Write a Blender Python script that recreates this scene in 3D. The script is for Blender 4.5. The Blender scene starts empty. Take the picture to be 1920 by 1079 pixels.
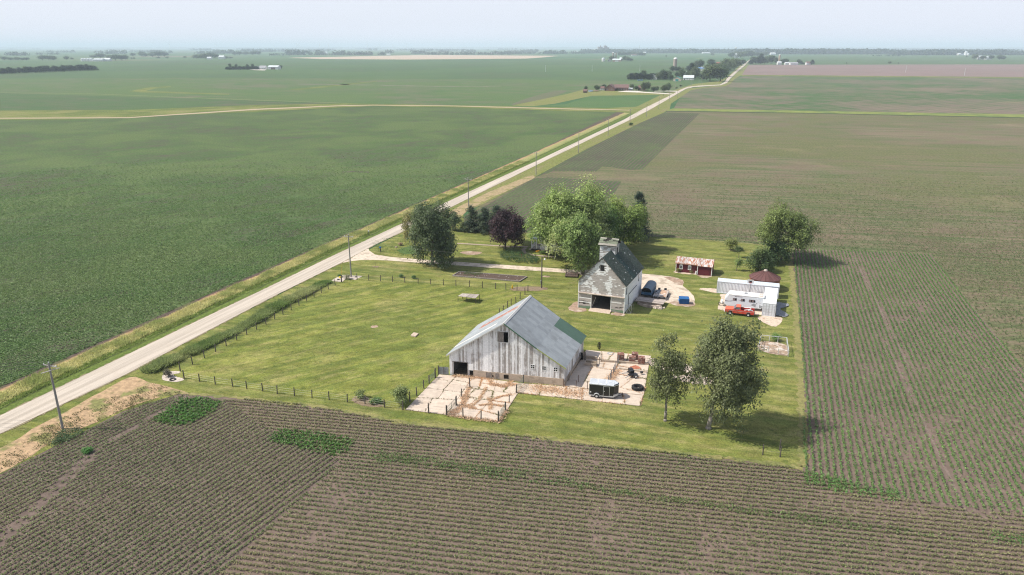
import bpy, math, random
import numpy as np
from math import sin, cos, radians, pi, hypot, atan2
random.seed(7); RNG = np.random.default_rng(7)
sc = bpy.context.scene
COL = sc.collection
# ------------------------------------------------------------------ camera, light, exposure
FPX, HORIZ, CYP, CAMH = 1364.0, 88.0, 539.5, 49.0
PITCH = math.atan((CYP-HORIZ)/FPX)
cd = bpy.data.cameras.new('camera'); cam = bpy.data.objects.new('camera', cd); COL.objects.link(cam)
cam.location = (0, 0, CAMH); cam.rotation_euler = (pi/2-PITCH, 0, 0)
cd.sensor_width = 36; cd.lens = 36*FPX/1920; cd.clip_start = .5; cd.clip_end = 60000
sc.camera = cam
SUN_EL = radians(51)
w = bpy.data.worlds.new('World'); sc.world = w; w.use_nodes = True
nt = w.node_tree; nt.nodes.clear()
sky = nt.nodes.new('ShaderNodeTexSky'); sky.sky_type = 'NISHITA'; sky.sun_disc = False
sky.sun_elevation = SUN_EL; sky.sun_rotation = radians(270); sky.altitude = 200
sky.air_density = 1.0; sky.dust_density = 2.5; sky.ozone_density = 1.5
mixw = nt.nodes.new('ShaderNodeMix'); mixw.data_type = 'RGBA'; mixw.inputs[0].default_value = .8
mixw.inputs[7].default_value = (7.6, 7.95, 9.0, 1)          # thin uniform summer haze veiling the whole sky
bg = nt.nodes.new('ShaderNodeBackground'); bg.inputs[1].default_value = .1
wo = nt.nodes.new('ShaderNodeOutputWorld')
tcw = nt.nodes.new('ShaderNodeTexCoord'); spw = nt.nodes.new('ShaderNodeSeparateXYZ'); mrw = nt.nodes.new('ShaderNodeMapRange')   # the haze veil is thickest near the horizon
for i_, v_ in enumerate((0, .8, .86, .22)): mrw.inputs[i_+1].default_value = v_
nt.links.new(tcw.outputs['Generated'], spw.inputs[0]); nt.links.new(spw.outputs[2], mrw.inputs[0]); nt.links.new(mrw.outputs[0], mixw.inputs[0])
nt.links.new(sky.outputs[0], mixw.inputs[6]); nt.links.new(mixw.outputs[2], bg.inputs[0]); nt.links.new(bg.outputs[0], wo.inputs[0])
sl = bpy.data.lights.new('sun', 'SUN'); sun = bpy.data.objects.new('sun', sl); COL.objects.link(sun)
sl.energy = 4.9; sl.angle = radians(.7); sl.color = (1, .94, .83)
sun.rotation_euler = (0, -(pi/2-SUN_EL), 0)                  # light comes from -X, shadows fall to +X
sun.location = (-60, 0, 90)
sc.view_settings.view_transform = 'Standard'; sc.view_settings.look = 'None'
sc.view_settings.exposure = 0.3; sc.view_settings.gamma = 1; sc.view_settings.use_curve_mapping = False
sc.cycles.max_bounces = 6; sc.cycles.volume_bounces = 1; sc.cycles.transparent_max_bounces = 8
sc.cycles.use_denoising = True; sc.cycles.denoising_prefilter = 'NONE'; sc.cycles.pixel_filter_type = 'BLACKMAN_HARRIS'; sc.cycles.filter_width = 1.15

def G(x, y, z=0.0):
    """ground point (X, Y) seen at photograph position x, y (used only to read off real positions)"""
    u = (x-960)/FPX; v = (y-CYP)/FPX
    dy = cos(PITCH)-v*sin(PITCH); dz = -sin(PITCH)-v*cos(PITCH)
    t = (z-CAMH)/dz
    return (u*t, dy*t)
def PY(X, Y, Z):
    d = Z-CAMH; zc = Y*cos(PITCH)-d*sin(PITCH)
    return CYP-FPX*(Y*sin(PITCH)+d*cos(PITCH))/zc
def hgt(bx, by, ty):
    X, Y = G(bx, by); lo, hi = 0, 200
    for _ in range(40):
        m = (lo+hi)/2
        if PY(X, Y, m) > ty: lo = m
        else: hi = m
    return lo
def ppm(by):                       # photograph pixels per metre across, at a ground row
    return FPX*(sin(PITCH)+(by-CYP)/FPX*cos(PITCH))/CAMH

# ------------------------------------------------------------------ materials
class N:
    def __init__(s, name):
        s.m = bpy.data.materials.new(name); s.m.use_nodes = True; s.t = s.m.node_tree
        s.b = s.t.nodes['Principled BSDF']; s.o = s.t.nodes['Material Output']; s._c = None
    def n(s, k, **kw):
        x = s.t.nodes.new(k)
        for a, v in kw.items(): setattr(x, a, v)
        return x
    def l(s, a, b): s.t.links.new(a, b)
    def coord(s, rot=0, scale=(1, 1, 1)):
        if s._c is None: s._c = s.n('ShaderNodeTexCoord').outputs['Object']
        if rot == 0 and scale == (1, 1, 1): return s._c
        mp = s.n('ShaderNodeMapping', vector_type='TEXTURE'); mp.inputs['Rotation'].default_value[2] = -rot
        mp.inputs['Scale'].default_value = [1/k for k in scale]; s.l(s._c, mp.inputs[0]); return mp.outputs[0]
    def noise(s, scale, co=None, detail=4, rough=.55, dist=0):
        x = s.n('ShaderNodeTexNoise'); x.inputs['Scale'].default_value = scale
        x.inputs['Detail'].default_value = detail; x.inputs['Roughness'].default_value = rough
        x.inputs['Distortion'].default_value = dist
        s.l(co if co is not None else s.coord(), x.inputs['Vector']); return x.outputs['Fac']
    def ramp(s, fac, lo, hi, a=0., b=1.):
        x = s.n('ShaderNodeMapRange'); x.interpolation_type = 'SMOOTHSTEP'
        for i, v in enumerate((lo, hi, a, b)): x.inputs[i+1].default_value = v
        s.l(fac, x.inputs[0]); return x.outputs[0]
    def math(s, op, a, b=None, c=None):
        x = s.n('ShaderNodeMath', operation=op)
        for i, v in enumerate((a, b, c)):
            if v is None: continue
            if isinstance(v, (int, float)): x.inputs[i].default_value = v
            else: s.l(v, x.inputs[i])
        return x.outputs[0]
    def mix(s, fac, a, b, mode='MIX'):
        x = s.n('ShaderNodeMix', data_type='RGBA', blend_type=mode)
        for i, v in ((0, fac), (6, a), (7, b)):
            if isinstance(v, (int, float)): x.inputs[i].default_value = v if i == 0 else (v, v, v, 1)
            elif isinstance(v, tuple): x.inputs[i].default_value = (*v[:3], 1)
            else: s.l(v, x.inputs[i])
        return x.outputs[2]
    def scale_v(s, col, f):       # multiply a colour by a value
        x = s.n('ShaderNodeVectorMath', operation='SCALE'); s.l(col, x.inputs[0]) if not isinstance(col, tuple) else setattr(x.inputs[0], 'default_value', col[:3])
        if isinstance(f, (int, float)): x.inputs['Scale'].default_value = f
        else: s.l(f, x.inputs['Scale'])
        return x.outputs[0]
    def bump(s, h, strength=.4, dist=.05):
        x = s.n('ShaderNodeBump'); x.inputs['Strength'].default_value = strength; x.inputs['Distance'].default_value = dist
        s.l(h, x.inputs['Height']); s.l(x.outputs[0], s.b.inputs['Normal'])
    def done(s, col, rough=.85, metal=0, spec=.3):
        if isinstance(col, tuple): s.b.inputs['Base Color'].default_value = (*col[:3], 1)
        else: s.l(col, s.b.inputs['Base Color'])
        s.b.inputs['Roughness'].default_value = rough; s.b.inputs['Metallic'].default_value = metal
        s.b.inputs['Specular IOR Level'].default_value = spec
        return s.m
MATS = {}
def mat(name, col, rough=.8, metal=0, var=.18, scale=2.5, bump=.15, col2=None, s2=1.2, th=(.5, .6), rnd=0, stretch=(1, 1, 1), attr=False, spec=.3):
    """plain worn surface: a base colour with grain, blotches of a second colour, a little relief"""
    if name in MATS: return MATS[name]
    q = N(name); co = q.coord(0, stretch)
    n1 = q.noise(scale, co, 6, .65)
    c = tuple(col)
    if attr:
        a = q.n('ShaderNodeAttribute', attribute_name='col'); c = a.outputs['Color']
    if col2 is not None:
        n2 = q.noise(s2, co, 5, .6); c = q.mix(q.ramp(n2, *th), c, tuple(col2))
    f = q.ramp(n1, .25, .75, 1-var, 1+var)
    if rnd:
        oi = q.n('ShaderNodeObjectInfo'); r = q.ramp(oi.outputs['Random'], 0, 1, 1-rnd, 1+rnd)
        f = q.math('MULTIPLY', f, r)
    c = q.scale_v(c, f)
    if bump: q.bump(n1, bump, .02)
    MATS[name] = q.done(c, rough, metal, spec); return MATS[name]
def leafmat(name, trans=.28, rough=.55):
    if name in MATS: return MATS[name]
    q = N(name); a = q.n('ShaderNodeAttribute', attribute_name='col')
    q.done(a.outputs['Color'], rough, 0, .35)
    t = q.n('ShaderNodeBsdfTranslucent'); m = q.n('ShaderNodeMixShader'); m.inputs[0].default_value = trans
    br = q.scale_v(a.outputs['Color'], 1.35); q.l(br, t.inputs[0])
    q.l(q.b.outputs[0], m.inputs[1]); q.l(t.outputs[0], m.inputs[2]); q.l(m.outputs[0], q.o.inputs[0])
    MATS[name] = q.m; return q.m

# ------------------------------------------------------------------ objects and meshes
def tag(o, label=None, cat=None, group=None, kind=None):
    if label: o['label'] = label
    if cat: o['category'] = cat
    if group: o['group'] = group
    if kind: o['kind'] = kind
    return o
def thing(name, label, cat, loc=(0, 0, 0), rot=0, group=None):
    o = bpy.data.objects.new(name, None); COL.objects.link(o); o.empty_display_size = .3
    o.location = (loc[0], loc[1], loc[2] if len(loc) > 2 else 0); o.rotation_euler = (0, 0, rot)
    return tag(o, label, cat, group)
def link(name, me, parent=None):
    o = bpy.data.objects.new(name, me); COL.objects.link(o)
    if parent is not None: o.parent = parent
    return o
def copy_tree(o, parent=None):
    c = o.copy(); COL.objects.link(c)
    if parent is not None: c.parent = parent
    for ch in list(o.children): copy_tree(ch, c)
    return c
def npmesh(name, verts, faces, mats, cols=None, smooth=False, midx=None):
    """verts (n,3), faces (m,4) or list of index lists"""
    me = bpy.data.meshes.new(name); verts = np.asarray(verts, 'f4')
    me.vertices.add(len(verts)); me.vertices.foreach_set('co', verts.ravel())
    if isinstance(faces, np.ndarray):
        k = faces.shape[1]; m = len(faces); tot = np.full(m, k, 'i4'); st = np.arange(m, dtype='i4')*k; fl = faces.ravel().astype('i4')
    else:
        m = len(faces); tot = np.array([len(f) for f in faces], 'i4'); st = np.concatenate([[0], np.cumsum(tot)[:-1]]).astype('i4')
        fl = np.array([i for f in faces for i in f], 'i4')
    me.loops.add(len(fl)); me.loops.foreach_set('vertex_index', fl)
    me.polygons.add(m); me.polygons.foreach_set('loop_start', st); me.polygons.foreach_set('loop_total', tot)
    if midx is not None: me.polygons.foreach_set('material_index', np.asarray(midx, 'i4'))
    me.update(calc_edges=True)
    me.polygons.foreach_set('use_smooth', np.full(m, bool(smooth)))
    for mt in (mats if isinstance(mats, (list, tuple)) else [mats]): me.materials.append(mt)
    if cols is not None:
        a = me.attributes.new('col', 'FLOAT_COLOR', 'FACE'); c = np.ones((m, 4), 'f4'); c[:, :3] = np.asarray(cols)[:, :3]
        a.data.foreach_set('color', c.ravel())
    return me
class MB:
    def __init__(s, f=None): s.v = []; s.f = []; s.mi = []; s.c = []; s.k = 0; s.col = (1, 1, 1); s.fn = f
    def add(s, vs, fs):
        o = len(s.v)
        for p in vs: s.v.append(s.fn(*p) if s.fn else tuple(p))
        for f in fs: s.f.append([o+i for i in f]); s.mi.append(s.k); s.c.append(s.col)
        return s
    def box(s, x0, y0, z0, x1, y1, z1):
        if x0 > x1: x0, x1 = x1, x0
        if y0 > y1: y0, y1 = y1, y0
        if z0 > z1: z0, z1 = z1, z0
        return s.add([(x0, y0, z0), (x1, y0, z0), (x1, y1, z0), (x0, y1, z0), (x0, y0, z1), (x1, y0, z1), (x1, y1, z1), (x0, y1, z1)],
                     [(3, 2, 1, 0), (4, 5, 6, 7), (0, 1, 5, 4), (1, 2, 6, 5), (2, 3, 7, 6), (3, 0, 4, 7)])
    def cbox(s, cx, cy, cz, sx, sy, sz): return s.box(cx-sx/2, cy-sy/2, cz-sz/2, cx+sx/2, cy+sy/2, cz+sz/2)
    def prism(s, poly, z0, z1):
        """poly: list of (x,y), walls and top"""
        n = len(poly); A = sum(poly[i][0]*poly[(i+1) % n][1]-poly[(i+1) % n][0]*poly[i][1] for i in range(n))
        if A < 0: poly = poly[::-1]
        vs = [(x, y, z0) for x, y in poly]+[(x, y, z1) for x, y in poly]
        return s.add(vs, [list(range(n))[::-1], list(range(n, 2*n))]+[(i, (i+1) % n, n+(i+1) % n, n+i) for i in range(n)])
    def prism_y(s, prof, y0, y1):
        """profile (x,z) extruded along y"""
        n = len(prof); A = sum(prof[i][0]*prof[(i+1) % n][1]-prof[(i+1) % n][0]*prof[i][1] for i in range(n))
        if A < 0: prof = prof[::-1]
        vs = [(x, y0, z) for x, z in prof]+[(x, y1, z) for x, z in prof]
        return s.add(vs, [list(range(n)), list(range(n, 2*n))[::-1]]+[(i, n+i, n+(i+1) % n, (i+1) % n) for i in range(n)])
    def prism_x(s, prof, x0, x1):
        n = len(prof); A = sum(prof[i][0]*prof[(i+1) % n][1]-prof[(i+1) % n][0]*prof[i][1] for i in range(n))
        if A < 0: prof = prof[::-1]
        vs = [(x0, y, z) for y, z in prof]+[(x1, y, z) for y, z in prof]
        return s.add(vs, [list(range(n))[::-1], list(range(n, 2*n))]+[(i, (i+1) % n, n+(i+1) % n, n+i) for i in range(n)])
    def tube(s, a, b, r0, r1=None, n=6):
        r1 = r0 if r1 is None else r1
        a = np.array(a, float); b = np.array(b, float); d = b-a; L = np.linalg.norm(d); d = d/L if L else np.array([0, 0, 1.])
        h = np.array([1., 0, 0]) if abs(d[2]) > .9 else np.array([0, 0, 1.])
        u = np.cross(d, h); u /= np.linalg.norm(u); v = np.cross(d, u)
        vs = [tuple(a+(u*cos(t)+v*sin(t))*r0) for t in [2*pi*i/n for i in range(n)]]+[tuple(b+(u*cos(t)+v*sin(t))*r1) for t in [2*pi*i/n for i in range(n)]]
        return s.add(vs, [(i, n+i, n+(i+1) % n, (i+1) % n) for i in range(n)]+[list(range(n)), list(range(n, 2*n))[::-1]])
    def cyl(s, x, y, z0, z1, r, r1=None, n=24): return s.tube((x, y, z0), (x, y, z1), r, r1, n)
    def lathe(s, prof, n=24, c=(0, 0, 0), axis='z'):
        vs = []; fs = []; m = len(prof)
        for i in range(n):
            t = 2*pi*i/n
            for r, z in prof:
                p = (r*cos(t), r*sin(t), z)
                if axis == 'y': p = (p[0], p[2], p[1])
                if axis == 'x': p = (p[2], p[0], p[1])
                vs.append((c[0]+p[0], c[1]+p[1], c[2]+p[2]))
        for i in range(n):
            for j in range(m-1):
                a = i*m+j; b = ((i+1) % n)*m+j
                fs.append((a, b, b+1, a+1) if axis == 'z' else (a, a+1, b+1, b))
        return s.add(vs, fs)
    def build(s, name, mats, parent=None, smooth=False, bevel=0, kind=None, label=None):
        me = npmesh(name, s.v, s.f, mats, s.c, smooth, s.mi)
        o = link(name, me, parent)
        if bevel:
            b = o.modifiers.new('bevel', 'BEVEL'); b.width = bevel; b.segments = 2; b.limit_method = 'ANGLE'
        return tag(o, label, None, None, kind)
def place2(a, b):
    """position and heading of the line from ground pixel a to ground pixel b"""
    A = G(*a); B = G(*b)
    return (A[0], A[1], 0), atan2(B[1]-A[1], B[0]-A[0]), hypot(B[0]-A[0], B[1]-A[1])

# ------------------------------------------------------------------ leaf and blade cards
def unit(a): return a/np.maximum(np.linalg.norm(a, axis=1, keepdims=True), 1e-9)
def cards(C, size, col, upb=.7, asp=.65, nrm=None, jit=.16, rng=RNG):
    """C (n,3) centres, size scalar or (n,), col (3,) or (n,3) -> verts, faces, cols"""
    n = len(C); nn = rng.normal(size=(n, 3)); nn[:, 2] = abs(nn[:, 2])
    if nrm is not None: nn = nn*.75+nrm*1.0
    nn = unit(unit(nn)+np.array([0, 0, upb])); r = rng.normal(size=(n, 3)); a = unit(np.cross(nn, r)); b = np.cross(nn, a)
    s = (np.ones(n)*size*rng.uniform(.7, 1.3, n))[:, None]*.5
    a = a*s; b = b*s*asp
    V = np.stack([C-a, C-b*1., C+a, C+b*1.], 1).reshape(-1, 3)
    F = np.arange(n*4).reshape(-1, 4)
    c = np.clip(np.ones((n, 3))*np.asarray(col)*(1+rng.normal(size=(n, 1))*jit), .004, 1)
    return V, F, c
def blades(C, h, wd, col, lean=.35, jit=.18, rng=RNG):
    n = len(C); t = rng.uniform(0, 2*pi, n); d = np.stack([np.cos(t), np.sin(t), np.zeros(n)], 1)
    hh = (np.ones(n)*h*rng.uniform(.6, 1.25, n))[:, None]; L = rng.normal(size=(n, 3))*lean; L[:, 2] = 0
    top = C+np.array([0, 0, 1.])*hh+L*hh
    V = np.stack([C-d*wd, C+d*wd, top+d*wd*.3, top-d*wd*.3], 1).reshape(-1, 3)
    c = np.clip(np.ones((n, 3))*np.asarray(col)*(1+rng.normal(size=(n, 1))*jit), .004, 1)
    return V, np.arange(n*4).reshape(-1, 4), c
def joinc(L):
    V = []; F = []; C = []; o = 0
    for v, f, c in L: V.append(v); F.append(f+o); C.append(c); o += len(v)
    return np.concatenate(V), np.concatenate(F), np.concatenate(C)
LEAF = leafmat('leaves', .35); BLADE = leafmat('blades', .42, .8)
def inpoly(P, poly):
    x, y = P[:, 0], P[:, 1]; r = np.zeros(len(P), bool); n = len(poly)
    for i in range(n):
        (x1, y1), (x2, y2) = poly[i], poly[(i+1) % n]
        if y1 == y2: continue
        c = ((y1 > y) != (y2 > y)) & (x < (x2-x1)*(y-y1)/(y2-y1)+x1); r ^= c
    return r
def vnoise(P, scale, seed=0):
    """smooth value noise on the plane, 0..1"""
    q = P[:, :2]/scale+seed*17.3; i = np.floor(q).astype(int); f = q-i; f = f*f*(3-2*f)
    def h(a, b):
        k = (a*374761393+b*668265263+seed*1442695) & 0x7fffffff; k = ((k ^ (k >> 13))*1274126177) & 0x7fffffff
        return ((k ^ (k >> 16)) & 0xffff)/65535.
    a = h(i[:, 0], i[:, 1]); b = h(i[:, 0]+1, i[:, 1]); c = h(i[:, 0], i[:, 1]+1); d = h(i[:, 0]+1, i[:, 1]+1)
    return (a*(1-f[:, 0])+b*f[:, 0])*(1-f[:, 1])+(c*(1-f[:, 0])+d*f[:, 0])*f[:, 1]
HAZE = 1.1e-4
# ------------------------------------------------------------------ ground sheets
ROADDIR = radians(71.2)
def poly(px): return [G(*p) for p in px]
def sheet(name, px, z, m, world=False, parent=None):
    P = px if world else poly(px)
    A = sum(P[i][0]*P[(i+1) % len(P)][1]-P[(i+1) % len(P)][0]*P[i][1] for i in range(len(P)))
    if A < 0: P = P[::-1]
    me = npmesh(name, [(x, y, z) for x, y in P], [list(range(len(P)))], m)
    return tag(link(name, me, parent), kind='structure' if parent is None else None)
def smooth_px(pts, sub=6):
    """rounded outline through the given photograph points"""
    out = []; n = len(pts)
    for i in range(n):
        p0, p1, p2, p3 = [np.array(pts[(i+k-1) % n], float) for k in range(4)]
        for j in range(sub):
            t = j/sub
            out.append(tuple(.5*((2*p1)+(-p0+p2)*t+(2*p0-5*p1+4*p2-p3)*t*t+(-p0+3*p1-3*p2+p3)*t**3)))
    if min(p[1] for p in pts) > 330: out = [(x+RNG.normal()*.5, y+RNG.normal()*.28) for x, y in out]      # ragged edge
    return out
def fieldmat(name, soil, soil2, crop, crop2, cover, ang, rows=0, patch=.02, rowvis=.5, dry=0., bumpy=.2):
    """soil with a crop: patchy cover, planting rows, tractor streaks"""
    q = N(name); co = q.coord(-ang)                      # x along the rows, y across them
    sep = q.n('ShaderNodeSeparateXYZ'); q.l(co, sep.inputs[0])
    base = q.coord()
    n1 = q.noise(patch, base, 6, .6, .6); n2 = q.noise(patch*7, base, 5, .65); n3 = q.noise(1.1, base, 6, .7)
    mp = q.coord(-ang, (.012, .5, 1)) if rows else q.coord(-ang, (.02, .3, 1))
    st = q.noise(1., mp, 4, .6)
    s = q.mix(q.ramp(n2, .35, .65), tuple(soil), tuple(soil2))
    s = q.scale_v(s, q.ramp(n3, .25, .75, .8, 1.2))
    c = q.mix(q.ramp(n1, .38, .62), tuple(crop), tuple(crop2))
    c = q.scale_v(c, q.ramp(n3, .3, .7, .6, 1.4))
    k = q.math('ADD', q.math('MULTIPLY', q.ramp(n1, .3, .7, -1, 1), .3), q.math('MULTIPLY', q.ramp(n2, .3, .7, -1, 1), .22))
    k = q.math('ADD', k, q.math('MULTIPLY', q.ramp(st, .3, .7, -1, 1), .26))
    k = q.math('ADD', k, cover)
    if rows:
        w = q.math('SINE', q.math('MULTIPLY', sep.outputs[1], 2*pi/rows))
        k = q.math('ADD', k, q.math('MULTIPLY', w, rowvis))
    f = q.ramp(k, 0., 1.)
    col = q.mix(f, s, c)
    if dry:
        nd = q.noise(patch*2.3, base, 5, .6); col = q.mix(q.ramp(nd, .55, .75, 0, dry), col, (.26, .2, .13))
    if bumpy: q.bump(n3, bumpy, .15)
    return q.done(col, .95, 0, .1)

# far plain: a patchwork of sections aligned with the roads
q = N('far_farmland'); co = q.coord(-radians(71.2)+pi/2)
br = q.n('ShaderNodeTexBrick'); br.offset = .37; br.squash = 1
for k_, v_ in (('Scale', 1.), ('Mortar Size', 6.), ('Mortar Smooth', .3), ('Brick Width', 820.), ('Row Height', 410.), ('Bias', -.2)): br.inputs[k_].default_value = v_
q.l(co, br.inputs['Vector'])
br.inputs['Color1'].default_value = (.05, .11, .045, 1); br.inputs['Color2'].default_value = (.09, .13, .06, 1); br.inputs['Mortar'].default_value = (.16, .19, .07, 1)
n1 = q.noise(.0009, q.coord(), 3, .5); n2 = q.noise(.02, q.coord(), 6, .6)
c = q.mix(q.ramp(n1, .58, .66), br.outputs['Color'], (.17, .15, .10))
c = q.scale_v(c, q.ramp(n2, .3, .7, .85, 1.15)); M_FAR = q.done(c, .95, 0, .1)
gm = npmesh('ground', [(-45000, -300, 0), (45000, -300, 0), (45000, 45000, 0), (-45000, 45000, 0)], [[0, 1, 2, 3]], M_FAR)
tag(link('ground', gm), kind='structure')

A_EW = radians(-12); A_NS = ROADDIR
SOIL = (.15, .113, .095); SOIL2 = (.185, .14, .115); DSOIL = (.085, .066, .058)
BANG = 57
M_BEAN = fieldmat('bean_field', DSOIL, (.13, .105, .08), (.052, .103, .031), (.088, .126, .046), .86, radians(BANG), .76, .02, .3)
M_BEAN2 = fieldmat('bean_far', (.12, .105, .075), (.14, .12, .085), (.05, .1, .036), (.07, .115, .045), .8, A_EW, 0, .006, 0)
M_OLIVE = fieldmat('olive_field', (.16, .13, .1), (.18, .14, .11), (.062, .118, .04), (.085, .13, .048), .82, A_EW, 0, .004, 0)
M_BLUEGR = fieldmat('green_field', (.1, .1, .06), (.12, .11, .07), (.055, .108, .045), (.075, .122, .05), .9, A_EW, 0, .004, 0)
M_BRIGHT = fieldmat('bright_field', (.1, .11, .05), (.12, .12, .06), (.06, .122, .042), (.08, .135, .05), 1.0, A_EW, 0, .01, 0)
M_EAST = fieldmat('east_field', (.155, .12, .086), (.21, .165, .115), (.06, .096, .036), (.108, .118, .052), .59, A_EW, .76, .0085, .22, .4)
M_EASTN = fieldmat('east_far', (.16, .125, .1), (.2, .16, .12), (.045, .09, .035), (.055, .11, .04), .56, radians(38), 9., .006, .1, .35)
M_PLUM = fieldmat('bare_far', (.19, .135, .125), (.22, .165, .15), (.14, .12, .1), (.16, .13, .11), .3, A_EW, 0, .006, 0)
M_ROWS = fieldmat('row_block', DSOIL, (.12, .09, .078), (.055, .09, .035), (.085, .115, .048), .66, A_NS, 1.6, .012, .6)
M_SOIL = fieldmat('near_soil', SOIL, (.17, .127, .105), (.13, .1, .08), (.15, .115, .09), .2, A_EW, 0, .05, .0, 0, .5)
M_SOILD = fieldmat('dark_soil', (.115, .086, .074), (.155, .118, .1), (.1, .076, .066), (.14, .108, .092), .3, A_EW, 0, .06, .0, 0, .5)
M_TANF = fieldmat('tan_field', (.42, .33, .25), (.46, .37, .29), (.3, .25, .2), (.36, .3, .22), .3, A_EW, 0, .01, 0)
M_VERGE = fieldmat('verge_grass', (.22, .19, .1), (.2, .17, .09), (.14, .165, .045), (.17, .18, .06), .8, A_NS, 0, .1, 0)
M_DRAIN = fieldmat('drain_grass', (.2, .17, .08), (.26, .2, .13), (.14, .175, .04), (.1, .13, .035), .8, A_EW, 0, .03, 0)

sheet('crop_field', [(-900, 240), (-900, 228), (0, 225), (120, 224.5), (300, 217), (480, 209.5), (640, 201.5), (700, 199), (850, 201.5), (1040, 208), (1155, 210), (1150, 214), (1000, 287), (640, 444), (330, 579), (0, 727), (-300, 860), (-900, 1130)], .012, M_BEAN)
sheet('far_field', [(-1400, 150), (0, 146), (400, 144.5), (960, 147), (1095, 150), (1300, 152), (1300, 163), (1260, 178), (1240, 182), (1080, 182), (960, 200), (700, 195), (640, 195), (480, 198), (250, 207), (0, 208), (-1400, 224)], .012, M_OLIVE)
sheet('green_field', [(-1400, 117), (0, 116), (560, 111), (1000, 112), (1385, 112), (1392, 121), (1376, 136), (1366, 147), (1352, 156), (1300, 160), (1290, 163), (1258, 152.5), (1100, 151.5), (960, 149), (400, 146.5), (0, 148), (-1400, 152)], .02, M_BLUEGR)
sheet('green_field', [(-1400, 186), (-300, 178), (0, 175), (480, 189), (640, 194.4), (480, 197.4), (250, 206.4), (0, 207.4), (-1400, 223)], .02, M_BEAN2)
sheet('tan_field', [(540, 108.6), (800, 103.5), (1048, 105), (1020, 108), (985, 110.3), (760, 112), (600, 111)], .03, M_TANF)
sheet('grass_strip', [(243, 171.5), (275, 165), (318, 162), (322, 163.4), (290, 166.5), (272, 171), (430, 176.5), (430, 178), (262, 173.5)], .03, M_DRAIN)
sheet('grass_strip', [(540, 168.5), (705, 152.5), (708, 153.5), (560, 169.3)], .03, M_DRAIN)
sheet('bare_patch', smooth_px([(960, 197), (985, 186), (1030, 173), (1062, 170.5), (1050, 177), (1020, 186)]), .03, fieldmat('thin_stand', (.13, .115, .085), (.15, .13, .1), (.09, .11, .055), (.1, .12, .06), .45, A_EW, 0, .01, 0))
sheet('far_field', [(1060, 196), (1110, 179), (1237, 176.5), (1259, 178.3), (1206, 203), (1180, 205), (1000, 198.6)], .03, M_BRIGHT)
sheet('grass_strip', [(960, 198.5), (1010, 188), (1066, 176), (1092, 169), (1130, 170), (1245, 174.5), (1259, 178), (1110, 180), (1040, 195), (1000, 199.5)], .04, M_VERGE)
def edge_strip(name, px, wid, z, m, jag=.25, n=160):
    """a ragged-edged band along a line on the ground"""
    P = np.array(poly(px)); d = np.r_[0, np.cumsum(np.hypot(*np.diff(P, axis=0).T))]
    s = np.linspace(0, d[-1], n); X = np.interp(s, d, P[:, 0]); Y = np.interp(s, d, P[:, 1])
    tx = np.gradient(X); ty = np.gradient(Y); L = np.hypot(tx, ty); nx, ny = -ty/L, tx/L
    a = wid/2*(1+RNG.uniform(-jag, jag, n)); b = wid/2*(1+RNG.uniform(-jag, jag, n))
    V = np.stack([np.stack([X+nx*a, Y+ny*a, np.full(n, z)], 1), np.stack([X-nx*b, Y-ny*b, np.full(n, z)], 1)], 1).reshape(-1, 3)
    F = np.array([[2*i+1, 2*i+3, 2*i+2, 2*i] for i in range(n-1)])
    return tag(link(name, npmesh(name, V, F, m)), kind='structure')
edge_strip('field_line', [(-300, 172), (0, 174.3), (160, 176), (320, 182), (480, 188.3), (650, 194)], 2.2, .05, mat('line_grass', (.2, .2, .09), .95))
edge_strip('field_line', [(355, 145.8), (400, 143.5), (480, 141)], 5, .05, mat('line_dark', (.04, .06, .035), .95), .5, 40)
edge_strip('field_line', [(230, 123.5), (300, 122.3), (420, 119), (480, 117.5)], 6, .05, mat('line_dark', (.04, .06, .035), .95), .7, 40)
edge_strip('bare_patch', [(560, 158), (700, 160), (840, 163), (940, 162)], 16, .03, mat('thin_brown', (.13, .13, .085), .95, var=.2, scale=.05), .8, 40)
edge_strip('bare_patch', [(640, 323), (665, 322.5), (692, 323.5)], 1.6, .03, mat('dark_bare', (.08, .06, .055), .95), .8, 30)
# drains across the plain
sheet('grass_strip', [(-1400, 222), (0, 207.6), (250, 206.6), (480, 197.4), (640, 194.4), (700, 195), (960, 200), (1130, 203), (1229, 200), (1195, 214), (1155, 210.4), (1040, 208.2), (850, 201.8), (700, 199.4), (640, 202), (480, 210), (300, 217.6), (120, 225), (0, 225.6), (-900, 229), (-1400, 245)], .05, M_DRAIN)
sheet('field_track', [(-900, 227), (0, 221.5), (240, 220.5), (480, 204.5), (640, 198), (700, 197), (850, 198.6), (1040, 203.5), (1180, 206.5), (1180, 207.5), (1040, 205), (850, 199.6), (700, 198.2), (640, 199.4), (480, 206.5), (240, 222), (0, 223), (-900, 228.5)], .06, mat('track_dirt', (.36, .28, .2), .95))
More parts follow.
